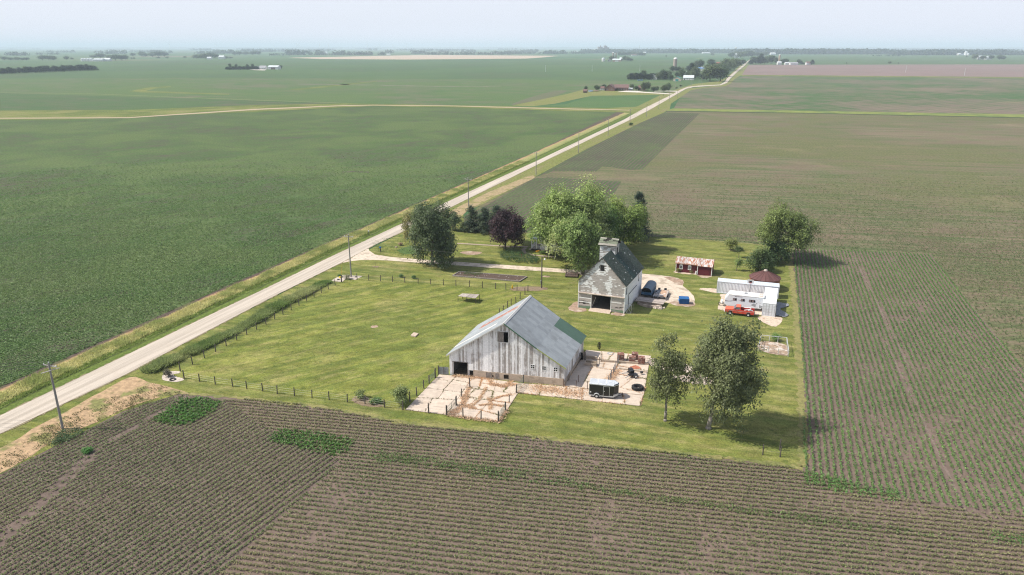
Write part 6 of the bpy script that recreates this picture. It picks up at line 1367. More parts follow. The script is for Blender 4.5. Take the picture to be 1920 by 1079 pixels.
def tracks(Q):                                         # bare wheel tracks in the front left field
    s_ = np.ones(len(Q))
    for a, b in (((355, 742), (170, 850)), ((170, 850), (0, 1010)), ((170, 862), (0, 1024))):
        A = np.array(G(*a)); B = np.array(G(*b)); d = (B-A)/np.linalg.norm(B-A); w_ = Q-A; al = w_@d; di = abs(w_[:, 0]*d[1]-w_[:, 1]*d[0])
        s_ *= np.where((di < .3) & (al > -1) & (al < np.linalg.norm(B-A)+1), .15, 1)
    return s_
BEAN = (.19, .22, .085); BEAND = (.055, .1, .028); BEANG = (.045, .11, .022)
Q = rowpts(FGL, radians(62.5), .80, .13, patchdens(.72, 1.08, 7, 3, .2, .5), .035, .04, seed=1); Q = visible(Q); Q = Q[RNG.random(len(Q)) < tracks(Q)]
plants('crop_rows', Q, 6, .18, .26, .075, lerpcol(BEAN, (.11, .165, .05), vnoise(Q, 9, 4)), 1)
Q = rowpts(FGR, radians(-10.3), .80, .15, patchdens(.68, 1.08, 6, 8, .22, .5), .035, .04, seed=2); Q = visible(Q)
plants('crop_rows', Q, 8, .18, .27, .09, lerpcol((.22, .215, .1), (.14, .18, .065), vnoise(Q, 10, 6)), 2)
# N-S corn rows on the right
EST = [(1508, 884), (1507, 812), (1499, 650), (1486, 500), (1482, 470), (1600, 471), (1745, 479), (1835, 592), (1919, 694), (2200, 1010), (1919, 968), (1700, 940), (1503, 908)]
Q = rowpts(EST, radians(71), .80, .15, patchdens(.5, 1.05, 8, 13, .2, .45), .05, .05, seed=3); Q = visible(Q)
for a_, b_ in (((1600, 480), (1705, 690)), ((1660, 640), (1830, 1000))):
    A = np.array(G(*a_)); B = np.array(G(*b_)); d = (B-A)/np.linalg.norm(B-A); w_ = Q-A; di = abs(w_[:, 0]*d[1]-w_[:, 1]*d[0]); Q = Q[~((di < .3) & (w_@d > 0) & (w_@d < np.linalg.norm(B-A)) & (RNG.random(len(Q)) < .8))]
plants('corn_rows', Q, 5, .21, .42, .09, lerpcol((.15, .25, .075), (.1, .2, .055), vnoise(Q, 9, 5)), 3, .3)
for a_, b_ in (((1600, 480), (1705, 690)), ((1660, 640), (1830, 1000)), ((1580, 478), (1640, 620))): edge_strip('wheel_track', [a_, b_], .24, .042, mat('track_soil', (.175, .134, .112), .95, var=.3), .8, 120)
# crossing rows of taller plants at the turn, dark green overlaps
for i, (pp, ang, cl) in enumerate((([(282, 792), (340, 746), (385, 748), (418, 756), (405, 770), (360, 797), (330, 800)], 62.5, (.07, .165, .032)), ([(500, 828), (520, 806), (600, 812), (664, 826), (652, 850), (620, 858), (560, 842)], 62.5, (.07, .16, .032)),
                                   ([(690, 848), (760, 852), (900, 873), (1060, 899), (1190, 925), (1190, 932), (1060, 915), (880, 893), (700, 864)], -10.3, (.085, .15, .045)), ([(1030, 902), (1200, 925), (1380, 950), (1560, 975), (1840, 1015), (1835, 1022), (1560, 990), (1400, 966), (1240, 943), (1100, 924)], -10.3, (.1, .15, .05)),
                                   ([(1505, 905), (1509, 884), (1600, 905), (1698, 925), (1696, 942), (1640, 940), (1560, 925)], 71, (.09, .2, .05)), ([(1838, 995), (1960, 1005), (1960, 1035), (1842, 1018)], -10.3, (.09, .17, .05)))):
    Q = visible(rowpts(pp, radians(ang), .8 if i < 2 else .62, .2, patchdens(.6, 1.1, 3, 20+i), .06, .07, seed=30+i)); Q = np.concatenate([Q, visible(rowpts(pp, radians(-10.3), .8, .2, None, .06, .07, seed=35+i))]) if i < 2 else Q; jt = RNG.normal(size=Q.shape)*(.9 if i < 3 else .55); Q = Q[inpoly(Q+jt, poly(pp))]; plants('corn_patch', Q, 7 if i < 3 else 6, .24 if i < 2 else .2, .3, .11, np.array(cl)*1.25, 40+i, .3)
# bean field across the road, nearest part as plants
LB = [(-60, 752), (0, 727), (330, 579), (640, 444), (1000, 288), (850, 280), (300, 300), (-60, 330)]
Q = rowpts(LB, radians(BANG), .80, .22, patchdens(.42, 1.12, 12, 21, .24, .5), .035, .06, seed=5); Q = visible(Q); tt = np.clip((Q[:, 1]-115)/230, 0, 1)
Q = Q[RNG.random(len(Q)) < (1-tt)**1.6*.96+.02]
plants('bean_plants', Q, 6, .28, .38, .12, lerpcol((.083, .165, .042), (.13, .19, .062), vnoise(Q, 14, 9)), 5, .7)
EB = [(1230, 446), (1400, 456), (1480, 466), (1600, 470), (1745, 477), (1835, 590), (1990, 760), (1990, 330), (1300, 320), (1180, 350), (1165, 400), (1215, 440)]
Q = visible(rowpts(EB, A_EW, .8, .32, patchdens(.45, 1.1, 16, 27, .25, .55), .06, .08, seed=6)); tt = np.clip((Q[:, 1]-150)/150, 0, 1); Q = Q[RNG.random(len(Q)) < (1-tt)**1.3*.9+.02]
plants('crop_rows', Q, 4, .26, .28, .12, lerpcol((.13, .16, .06), (.085, .13, .045), vnoise(Q, 14, 19)), 6, .7)
# ------------------------------------------------------------------ tall grass in the ditch and the weed bank along the fence
def band(name, px, w0, w1, n, h, wd, colfn, seed, z=.05, lean=.4, k=7, spread=.16):
    rg = np.random.default_rng(seed); P = np.array(poly(px)); d = np.r_[0, np.cumsum(np.hypot(*np.diff(P, axis=0).T))]
    s = rg.uniform(0, d[-1], n)*1.0; X = np.interp(s, d, P[:, 0]); Y = np.interp(s, d, P[:, 1])
    i = np.clip(np.searchsorted(d, s)-1, 0, len(P)-2); t_ = (P[i+1]-P[i])/np.linalg.norm(P[i+1]-P[i], axis=1, keepdims=True); o = rg.uniform(w0, w1, n)
    Q = np.c_[X-t_[:, 1]*o, Y+t_[:, 0]*o]; nz = vnoise(Q, 2.2, seed); Q = Q[rg.random(n) < .35+nz]; nz = vnoise(Q, 2.2, seed)
    C = np.repeat(np.c_[Q, np.full(len(Q), z)], k, 0); C[:, :2] += rg.normal(size=(len(C), 2))*spread
    hh = np.repeat(h*(.45+nz), k); cc = np.repeat(colfn(Q, nz), k, 0)
    v, f, c = blades(C, hh, wd, cc, lean, .2, rg); print(name, len(f)); return tag(link(name, npmesh(name, v, f, BLADE, c)), kind='stuff')
RLP = [(-100, 829), (0, 781), (334.7, 620), (640, 473), (831.7, 382.3), (1002.3, 304.2)]
band('ditch_grass', RLP, 3.4, 7.1, 17000, .42, .045, lambda Q, n: lerpcol((.56, .52, .25), (.28, .33, .11), np.clip(n*1.3-.2+.5*(vnoise(Q, 9, 2)-.5), 0, 1)), 7, lean=.5)
band('ditch_grass', RLP, 2.2, 3.4, 5000, .25, .045, lambda Q, n: lerpcol((.16, .24, .05), (.22, .27, .08), n), 8)
WB = [(275, 700), (300, 688), (330, 676), (380, 653), (430, 628), (480, 602), (520, 578), (560, 558), (600, 537), (613, 529)]
band('weed_bank', WB, -.95, .95, 4200, .62, .06, lambda Q, n: lerpcol((.12, .2, .05), (.33, .36, .16), np.clip(vnoise(Q, 5, 3)*1.6-.4, 0, 1)), 9, lean=.6, k=10, spread=.24)
rg = np.random.default_rng(12)
def weedpatch(name, pp, n, h, col, seed, leaf=.2, k=8, spread=.25, z=.05):
    rg = np.random.default_rng(seed); P = poly(pp); A = np.array(P); Q = rg.uniform(A.min(0), A.max(0), (n, 2)); Q = Q[inpoly(Q, P)]; Q = Q[rg.random(len(Q)) < vnoise(Q, 1.8, seed)*1.5-.15]
    return plants(name, Q, k, leaf, h, spread, lerpcol(col, np.array(col)*1.8, vnoise(Q, 1.5, 3)), seed, .4, z0=z)
weedpatch('field_corner_weeds', [(95, 842), (118, 806), (150, 806), (158, 812), (130, 828)], 420, .4, (.06, .095, .04), 51)
weedpatch('dry_weeds', [(0, 860), (90, 800), (200, 750), (290, 722), (340, 738), (290, 752), (170, 800), (60, 860), (0, 890)], 1500, .25, (.12, .11, .045), 52)
weedpatch('weeds_in_yard', [(695, 452), (760, 440), (800, 470), (790, 485), (715, 478)], 1200, .12, (.08, .14, .035), 53, .16, 6)
# dry weeds growing along the slab joints
rg = np.random.default_rng(77); C = []
for P in SLABS:
    n = len(P)
    for i in range(n):
        a, b = np.array(P[i]), np.array(P[(i+1) % n]); L = np.linalg.norm(b-a)
        if rg.random() < .3 or L < .4: continue
        m_ = int(L*rg.uniform(4, 20)); t_ = rg.random((m_, 1)); q_ = a+(b-a)*t_+rg.normal(size=(m_, 2))*.07; C.append(np.c_[q_, np.full(m_, .12)])
C = np.concatenate(C); px_ = C[:, 0]; gcol = lerpcol((.55, .36, .21), (.2, .2, .08), (vnoise(C[:, :2], 4, 2) > .52).astype(float)); xe = C[:, 0] < G(880, 740)[0]-.5
gcol[xe] = np.array((.12, .13, .05)); k_ = rg.random(len(C)) < np.where(xe, .35, 1); v, f, c = blades(C[k_], .13, .05, gcol[k_], 1.0, .2, rg); tag(link('joint_weeds', npmesh('joint_weeds', v, f, BLADE, c)), kind='stuff')
def strawline(pts, n, w_, seed):
    rg = np.random.default_rng(seed); P = np.array(poly(pts)); d = np.r_[0, np.cumsum(np.hypot(*np.diff(P, axis=0).T))]; s = rg.uniform(0, d[-1], n)
    return np.c_[np.interp(s, d, P[:, 0])+rg.normal(size=n)*w_, np.interp(s, d, P[:, 1])+rg.normal(size=n)*w_, np.full(n, .14)]
S_ = [strawline(p, n, w_, i) for i, (p, n, w_) in enumerate((([(881, 728), (874, 742), (866, 750)], 500, .16), ([(878, 745), (872, 752), (867, 760)], 500, .18), ([(883, 712), (900, 709), (915, 712), (925, 722), (945, 726), (968, 722)], 900, .22), ([(916, 722), (945, 727), (960, 715)], 400, .2),
      ([(846, 776), (858, 770), (868, 762), (880, 764), (890, 768)], 700, .22), ([(880, 768), (898, 752), (912, 728)], 500, .1), ([(897, 762), (920, 760), (948, 764)], 350, .1), ([(917, 748), (922, 760), (918, 770)], 350, .14), ([(920, 752), (940, 745), (960, 742)], 350, .1), ([(838, 780), (870, 785), (936, 793), (950, 770)], 900, .22),
      ([(1000, 728), (1030, 732), (1060, 738), (1090, 740)], 1400, .8), ([(1143, 716), (1150, 704), (1160, 695)], 600, .35), ([(850, 706), (884, 709)], 400, .3), ([(846, 775), (858, 774)], 300, .4)))]
C = np.concatenate(S_); v, f, c = blades(C, .12, .06, (.58, .43, .3), 1.3, .25, rg); tag(link('scattered_straw', npmesh('scattered_straw', v, f, BLADE, c)), kind='stuff')
# sparse longer tufts over pasture and lawn
def tufts(name, pp, n, h, col, seed, excl=None):
    rg = np.random.default_rng(seed); P = poly(pp); A = np.array(P); Q = rg.uniform(A.min(0), A.max(0), (n, 2)); Q = Q[inpoly(Q, P)]; nz = vnoise(Q, 2.5, seed)*.6+vnoise(Q, .9, seed+3)*.4; Q = Q[nz > .5]
    C = np.repeat(np.c_[Q, np.full(len(Q), .045)], 6, 0); C[:, :2] += rg.normal(size=(len(C), 2))*.14
    v, f, c = blades(C, h, .035, lerpcol(col, np.array(col)*1.5, np.repeat(vnoise(Q, 6, 2), 6)), .7, .2, rg); tag(link(name, npmesh(name, v, f, BLADE, c)), kind='stuff')
tufts('pasture_tufts', PAST, 9000, .06, (.2, .24, .07), 61)

# ------------------------------------------------------------------ distant farms and woods
def far_proto(kind, seed, n=420, shape='round', col=(.045, .075, .035), col2=None, wide=.45, c0=.12, leaf=.085):
    rng = np.random.default_rng(seed); (v, f, c), cl = crown_cards(1., c0, wide, col, leaf, n, shape, rng, 13 if shape != 'cone' else 6, .5, col2)
    zs = v[:, 2]; v[:, 2] = c0*.7+(zs-zs.min())*(1-c0*.7)/(zs.max()-zs.min()); b = MB(); b.tube((0, 0, -.02), (0, 0, .5), .03, .015, 5)
    V = np.concatenate([v, np.array(b.v)]); F = [list(x) for x in f]+[[i+len(v) for i in q_] for q_ in b.f]; cc = np.concatenate([c, np.full((len(b.f), 3), .1)])
    return npmesh(kind, V, F, [LEAF, M_BARK], cc, midx=[0]*len(f)+[1]*len(b.f))
FP = [far_proto('tree', 101+i, 3000, 'round', cl, cl2, w_) for i, (cl, cl2, w_) in enumerate((((.045, .072, .032), (.06, .09, .04), .46), ((.035, .058, .028), (.05, .078, .035), .4), ((.06, .085, .038), (.08, .105, .05), .52), ((.05, .075, .035), None, .36)))]
FPC = [far_proto('tree', 121+i, 1600, 'cone', (.02, .038, .024), (.03, .048, .028), .34, .04, .07) for i in range(2)]
FPP = far_proto('tree', 130, 1200, 'tall', (.035, .06, .03), None, .22, .06, .07)
rt = random.Random(44)
def fartree(p_, hpx, kind, label, group, wpx=None, name=None):
    X, Y = G(*p_); H = hgt(p_[0], p_[1], p_[1]-hpx)*1.18; me = FPC[rt.randrange(2)] if kind == 'c' else FPP if kind == 'p' else FP[rt.randrange(4)]
    w_ = H*1.12*(1 if wpx is None else (wpx/hpx)/ {'c': .7, 'p': .5}.get(kind, .92)); o = link(name or {'c': 'pine_tree', 'p': 'poplar_tree'}.get(kind, 'tree'), me); o.location = (X, Y, 0); o.scale = (w_, w_, H); o.rotation_euler = (0, 0, rt.uniform(0, 6.3)); return tag(o, label, 'tree', group)
# brick ranch farmstead
for p_, h, k, lb, w_ in (((1098.5, 171.5), 9.5, 'r', 'small round tree at the far left end of the brick farm beside the playhouse', 6), ((1119.5, 170.5), 10, 'r', 'dark round tree just left of the brick house gazebo', 9), ((1133, 166), 7, 'r', 'tree behind the left gable of the brick house', 7), ((1126, 166.5), 5, 'r', 'lowest tree behind the left side of the brick house', 4.5), ((1158.5, 170), 4, 'r', 'low round bush right in front of the brick house', 9),
                             ((1185, 169), 10.5, 'r', 'tree just right of the brick house', 6), ((1193, 170), 8.5, 'r', 'short tree between the brick house and its garage', 7), ((1207, 171), 15, 'r', 'tallest tree left part of the pair hiding the brick garage', 9), ((1214, 170.5), 15.5, 'r', 'tallest tree right part of the pair hiding the brick garage', 8), ((1225, 173.5), 10, 'r', 'left of two medium trees along the brick farm driveway', 9), ((1231.5, 172), 9.5, 'r', 'right of two medium trees along the brick farm driveway', 6),
                             ((1245, 173.5), 13.5, 'r', 'left tree of the pair nearest the road at the brick farm driveway', 10), ((1252.5, 172.5), 15.5, 'r', 'right tree of the pair nearest the road at the brick farm driveway', 9), ((1267.8, 166.8), 3, 'r', 'small dark bush by the poles near the bend', 3.4), ((1276.3, 163), 3.5, 'r', 'dark bush just before the road bend', 4), ((1243.5, 179.5), 2, 'r', 'tiny dark bush at the brick farm driveway edge', 2)):
    fartree(p_, h, k, lb, None, w_)
def house(name, label, cat, p_, w_, d_, he, hr, rot, wall, roof, wins=3, door=True, ridge='x', group=None, over=.4, garage=None):
    X, Y = G(*p_); t = thing(name, label, cat, (X, Y, 0), rot, group); b = MB()
    if ridge == 'x': b.prism_x([(0, 0), (d_, 0), (d_, he), (d_/2, hr), (0, he)], 0, w_)
    else: b.prism_y([(0, 0), (w_, 0), (w_, he), (w_/2, hr), (0, he)], 0, d_)
    b.build('wall', wall, t); b = MB(); e = .25
    if ridge == 'x': s_ = (hr-he)/(d_/2); b.prism_x([(-over, he-over*s_), (d_/2, hr+.02), (d_+over, he-over*s_), (d_+over, he-over*s_+e), (d_/2, hr+e), (-over, he-over*s_+e)], -over, w_+over)
    else: s_ = (hr-he)/(w_/2); b.prism_y([(-over, he-over*s_), (w_/2, hr+.02), (w_+over, he-over*s_), (w_+over, he-over*s_+e), (w_/2, hr+e), (-over, he-over*s_+e)], -over, d_+over)
    b.build('roof', roof, t)
    for i in range(wins):
        x = w_*(i+.6)/(wins+.2)-.5; b = MB(); b.box(x, -.05, 1.1, x+1.1, .0, 2.2); wn = b.build('window', M_WHITE, t); b = MB(); b.box(x+.1, -.08, 1.2, x+1.0, -.052, 2.1); b.build('pane', M_GLASS, wn)
    if garage: b = MB(); b.box(w_*.3, -.08, 0, w_*.72, -.0, he*.75); b.build('door', garage, t)
    elif door: b = MB(); b.box(w_*.08, -.06, 0, w_*.08+1., -.0, 2.1); b.build('door', M_DARK, t)
    return t
R19 = radians(-17)
M_BRK = mat('brick_wall_far', (.2, .12, .095), .9, var=.12, scale=.8); M_BRR = mat('brown_roof_far', (.16, .1, .09), .9, var=.1, scale=.5); M_WF = mat('white_far', (.66, .66, .66), .7); M_WR = mat('white_roof_far', (.52, .56, .58), .6); M_GRF = mat('grey_roof_far', (.3, .31, .33), .8); M_TEAL = mat('teal_far', (.04, .25, .25), .6); M_BLF = mat('blue_far', (.12, .22, .42), .7); M_REDF = mat('red_far', (.3, .09, .07), .8); M_TANF2 = mat('tan_far', (.42, .3, .23), .8)
house('brick_house', 'left gabled wing of the long brown brick ranch house', 'house', (1133.5, 170.8), 11.5, 15, 3., 7.2, R19, M_BRK, M_BRR, 2, ridge='y', over=.6)
house('brick_house', 'long low right wing of the brown brick ranch house', 'house', (1152, 170.2), 16, 12, 3.6, 6.6, R19+.12, M_BRK, M_BRR, 5, over=.8)
house('gazebo', 'small brown roofed gazebo at the left of the brick house', 'gazebo', (1124.5, 169.5), 5, 5, 2.3, 4.2, R19, M_WF, M_BRR, 0, False)
house('garage', 'brown roofed garage half hidden behind the driveway trees', 'garage', (1196, 170), 8, 8, 2.8, 5.5, R19, M_BRK, M_BRR, 1)
house('playhouse', 'tiny dark playhouse at the left end of the brick farm', 'playhouse', (1093.5, 174.5), 4, 3.5, 2., 3.8, R19, mat('play_brown', (.11, .085, .08), .9), M_BRR, 0, False)
house('white_shed', 'small white shed between the brick house and its garage', 'shed', (1178.5, 169.3), 4.6, 3, 1.7, 2.4, R19, M_WF, M_WR, 0, False)
X, Y = G(1108, 171.8); b = MB(); b.lathe([(0, .9), (3.0, .9), (3.1, 0)], 20); o = b.build('pool', M_BLF); o.location = (X, Y, 0); tag(o, 'round blue above-ground pool at the brick farm', 'pool')
X, Y = G(1118, 172); b = MB(); b.lathe([(0, 1.4), (1.5, 1.3), (3.6, .9), (3.7, .7)], 16); o = b.build('trampoline', M_BRR); o.location = (X, Y, 0); tag(o, 'low brown covered round structure beside the blue pool', 'trampoline')
M_PALEC = mat('pale_drive', (.55, .5, .45), .9)
sheet('far_driveway', [(1158, 172.4), (1175, 170.2), (1196, 171), (1206, 172.6), (1240, 174.6), (1262, 176.3), (1259, 177.4), (1235, 176), (1200, 174), (1170, 173)], .06, M_PALEC)
sheet('far_driveway', [(1225, 171.2), (1250, 170.6), (1275, 171), (1272, 172.4), (1250, 171.6), (1225, 171.8)], .06, M_PALEC)
# farmstead at the bend
G2 = 'trees of the farmstead at the road bend'
for i in range(15):
    x = 1179+i*3.1+rt.uniform(-.7, .7); fartree((x, 150.3-.02*i*3), rt.uniform(9, 13), 'c' if i % 3 else 'r', 'dark evergreen in the windbreak row left of the teal doored shed', 'windbreak evergreens at the bend', rt.uniform(5.5, 7.5))
for i in range(9): x = 1216+i*4.2; fartree((x, 148.5), rt.uniform(8, 11), 'c', 'dark evergreen behind the grey roofed house at the bend', 'evergreens behind the grey house', 6.5)
for p_, h, k, w_, lb in (((1206.5, 147.5), 15, 'r', 9, 'tall tree above the left windbreak at the bend'), ((1243, 149), 17, 'r', 13, 'broad tree right of the grey roofed house at the bend'), ((1257, 151.5), 12, 'r', 8, 'dark round tree left of the teal doored shed'), ((1254, 145), 11, 'r', 9, 'tree just below the grain silo, left'), ((1262, 136), 11, 'r', 12, 'dark tree directly at the foot of the tall silo'), ((1272, 136), 10, 'r', 9, 'tree right of the foot of the tall silo'), ((1279, 148), 19, 'r', 11, 'tall narrow tree behind the teal doored shed'), ((1270, 147), 12, 'r', 9, 'round tree behind the roof of the teal doored shed'),
                         ((1296, 142), 22, 'c', 9, 'tall dark evergreen left of the blue roofed building'), ((1303, 148), 20, 'r', 12, 'dark tree behind the white roofed greenhouse shed'), ((1305, 131), 16, 'r', 8, 'tree at the back of the bend farmstead, left of two'), ((1313, 131), 17.5, 'r', 10, 'tree at the back of the bend farmstead, right of two'), ((1306, 138), 11, 'r', 9, 'pale tree left of the blue roofed building'), ((1305, 148), 13, 'r', 11, 'round tree right of the white roofed shed'),
                         ((1331, 152.5), 28, 'r', 27, 'large round roadside tree, left one at the bend'), ((1351, 152.8), 24, 'r', 21, 'large round roadside tree nearest the bend'), ((1354, 144), 21, 'r', 20, 'pale green tree behind the roadside pair'), ((1333, 125), 13, 'r', 12, 'pale tree above the roadside tree at the back of the farmstead'), ((1340, 137), 11, 'c', 9, 'dark evergreen below the orange roof'), ((1324, 140), 12, 'r', 8, 'tree between the blue roof and the roadside trees'), ((1364, 133), 21, 'r', 20, 'big dark tree right of the orange roof'), ((1377, 131), 19, 'r', 14, 'tree at the right end of the farmstead beside the road'), ((1369, 134), 18, 'r', 12, 'dark tree in front of the right end group'), ((1390, 123.5), 11.5, 'r', 13, 'last roadside tree before the far village'), ((1316, 147), 10, 'r', 8, 'low tree right of the white roofed shed'), ((1344, 148), 12, 'c', 9, 'dark evergreen in front of the roadside pair'), ((1291, 132), 8, 'c', 7, 'low evergreen left of the tall evergreen')):
    fartree(p_, h, k, lb, None, w_)
for p_, h, w_, k in (((1290, 147), 13, 9, 'r'), ((1298, 150), 15, 9, 'r'), ((1318, 150.5), 15, 9, 'c'), ((1323, 146), 16, 10, 'r'), ((1327, 134), 13, 11, 'r'), ((1336, 130), 12, 10, 'c'), ((1348, 134), 15, 11, 'r'), ((1355, 131), 15, 12, 'r'), ((1360, 139), 17, 12, 'r'), ((1372, 127), 14, 10, 'r'), ((1384, 127), 12, 10, 'r'), ((1236, 150), 12, 9, 'r'), ((1249, 149.5), 11, 8, 'c'), ((1229, 149), 10, 8, 'c')):
    fartree(p_, h, k, 'dark tree in the dense belt around the farmstead at the road bend', 'tree belt filling the bend farmstead', w_)
house('farm_house', 'grey roofed white house in the windbreak at the bend', 'house', (1215.5, 149.5), 13, 10, 4, 7.5, R19, M_WF, M_GRF, 3, ridge='y')
house('farm_shed', 'pale shed with teal garage door and teal roof edge', 'shed', (1262, 152.5), 11, 9, 4, 6.5, R19, mat('cream_far', (.55, .47, .38), .8), M_TEAL, 0, False, ridge='y', garage=M_TEAL)
house('farm_shed', 'long white metal roofed shed behind the road bend', 'shed', (1281, 150.5), 15.5, 12, 3.4, 7, R19, M_WF, M_WR, 4)
house('farm_shed', 'blue roofed building in the middle of the bend farmstead', 'shed', (1308, 133), 16, 14, 4.5, 6.5, R19, M_WF, M_BLF, 0, False)
house('farm_shed', 'orange red roofed building at the back of the bend farmstead', 'shed', (1343, 121), 13, 12, 3, 6, R19, M_REDF, M_REDF, 0, False)
house('farm_shed', 'small grey building below the blue roof in the farmstead', 'shed', (1314, 132), 12, 10, 4, 7, R19, M_GRF, M_GRF, 0, False)
house('farm_shed', 'small white shed left of the tall evergreen', 'shed', (1283, 139), 4, 4, 3, 4, R19, M_WF, M_WR, 0, False)
b = MB(); X, Y = G(1196, 151.5); b.box(0, 0, 0, 8, 3, 1.2); o = b.build('tarp_stack', M_BLF); o.location = (X, Y, 0); tag(o, 'low blue tarpaulin stack left of the grey roofed house', 'tarp')
def silo(label, p_, r, h, body, dome, cat='silo', name='silo'):
    X, Y = G(*p_); t = thing(name, label, cat, (X, Y, 0)); b = MB(); b.lathe([(r+.06*(i % 2), h*i/24) for i in range(25)], 20); b.build('wall', body, t); b = MB(); b.lathe([(r*cos(pi/2*i/6)*1.04, h+r*.8*sin(pi/2*i/6)) for i in range(7)], 20); b.build('dome', dome, t, smooth=True)
    return t
M_SILO = mat('silo_stave', (.33, .27, .24), .9)
silo('tall tan silo with white dome behind the bend farmstead', (1265, 133), 3.9, 24, M_SILO, M_WF)
# white farm with twin silos
silo('left white domed silo of the white barn farm', (1149.3, 112.8), 3.2, 26, M_SILO, M_WF); silo('thin silo pipe beside the white domed silo', (1152.6, 112.8), 1.3, 24, M_WF, M_WF); silo('right brown topped silo of the white barn farm', (1155, 112.8), 2.5, 25, M_SILO, M_BRR)
silo('fat white grain bin at the left of the white barn farm', (1131, 115.6), 5.4, 8.5, M_WF, M_WR, 'grain bin', 'grain_bin')
house('barn', 'long tan walled barn with bright white roof, far right of the fat white bin', 'barn', (1148.5, 116), 28, 16, 5.5, 9.5, R19*.5, M_TANF2, M_WR, 0, False, garage=M_WF)
house('farm_shed', 'pinkish grey gabled shed between the bin and the white roofed barn', 'shed', (1139.5, 115.8), 11, 12, 4.5, 8, R19*.5, M_GRF, M_GRF, 0, False, ridge='y'); house('farm_shed', 'white shed at the right end of the white roofed barn', 'shed', (1161.5, 114), 13, 12, 6, 11, R19*.5, M_BRR, M_WR, 0, False)
for x, y, h, w_, lb in ((1146, 113.5, 8, 8, 'dark trees at the foot of the twin silos'), (1172, 115, 9, 10, 'tallest tree right of the white roofed barn'), (1177, 115.2, 7, 8, 'second tree right of the white roofed barn'), (1182, 115.2, 5.5, 7, 'lowest and rightmost tree of the white barn farm')): fartree((x, y), h, 'r', lb, None, w_)
for i in range(18): x = 1160+i*2.8+rt.uniform(-.6, .6); fartree((x, 104.8+rt.uniform(-.4, .2)), rt.uniform(4.5, 7.5), 'r', 'dark tree in the distant farm grove behind the white barn farm', 'grove behind the white barn farm', rt.uniform(5, 7))
house('barn', 'distant white barn in the grove behind the white barn farm', 'barn', (1184.5, 104.9), 30, 18, 4, 7, 0, M_WF, M_BRR, 0, False); house('farm_shed', 'tiny white house at the right end of the distant grove', 'house', (1206.5, 101.8), 16, 14, 9, 15, 0, M_WF, M_WR, 0, False)
# right farm by the road
for x, y, h, w_, k, lb in ((1407, 121.3, 8, 5, 'c', 'leftmost dark evergreen of the farm right of the road'), (1411, 121, 14, 9, 'r', 'first tall round tree of the farm right of the road'), (1416, 121, 13, 7, 'r', 'second tall tree of the farm right of the road'), (1422, 120.8, 13, 8, 'c', 'third tree of the farm right of the road'), (1426, 120.6, 18, 7, 'c', 'tall pointed tree of the farm right of the road'), (1433, 120.5, 10, 8, 'r', 'low reddish tree right of the pointed tree'), (1438, 120.6, 14, 8, 'r', 'left part of the widest dark tree beside the road farm'), (1445.5, 121, 16.5, 14, 'r', 'widest dark round tree of the farm right of the road'), (1455, 121.5, 13, 7, 'r', 'dark tree immediately left of the tan silo'), (1467.5, 121.5, 10, 8, 'r', 'round tree right of the tan silo'), (1474, 121.5, 10.5, 8, 'r', 'rounder tree just right of the one beside the tan silo'), (1497, 121.3, 9.5, 7, 'r', 'tree at the right end of the long white shed'), (1502, 121, 6, 3.5, 'c', 'small cone tree right of the long white shed'), (1507, 121, 3, 3, 'r', 'tiny tree left of the last white house'), (1518, 121, 3, 3, 'r', 'tiny bush right of the last white house'), (1522.5, 122, 9, 4.5, 'c', 'last pointed tree at the right end of the road farm'), (1525.5, 121, 3, 3, 'r', 'tiny bush at the very end of the road farm')):
    fartree((x, y), h, k, lb, None, w_)
silo('tan silo with white cap at the farm right of the road', (1460.5, 119.5), 2.8, 24, M_TANF2, M_WF)
house('farm_house', 'small white farmhouse at the foot of the tan silo', 'house', (1458, 121.8), 11, 9, 6, 9, 0, M_WF, M_WR, 1); house('farm_shed', 'long low white shed with grey roof right of the tan silo', 'shed', (1482, 122), 22, 12, 4, 7, 0, M_WF, M_GRF, 6, False); house('farm_house', 'last small white house at the right end of the road farm', 'house', (1512, 122), 12, 10, 5, 9, 0, M_WF, M_BRR, 1); house('farm_shed', 'pale low building between the round trees', 'shed', (1472.5, 121.8), 12, 9, 5, 7, 0, M_WF, M_WR, 0, False)
for x, lb in ((1587, 'left lone bush on the edge of the bare far field'), (1667.5, 'largest lone bush on the edge of the bare far field'), (1684.5, 'small lone bush right of the largest one on the bare field edge')): fartree((x, 119.8), 3.6 if x == 1667.5 else 2, 'r', lb, None, 5 if x == 1667.5 else 2.5)
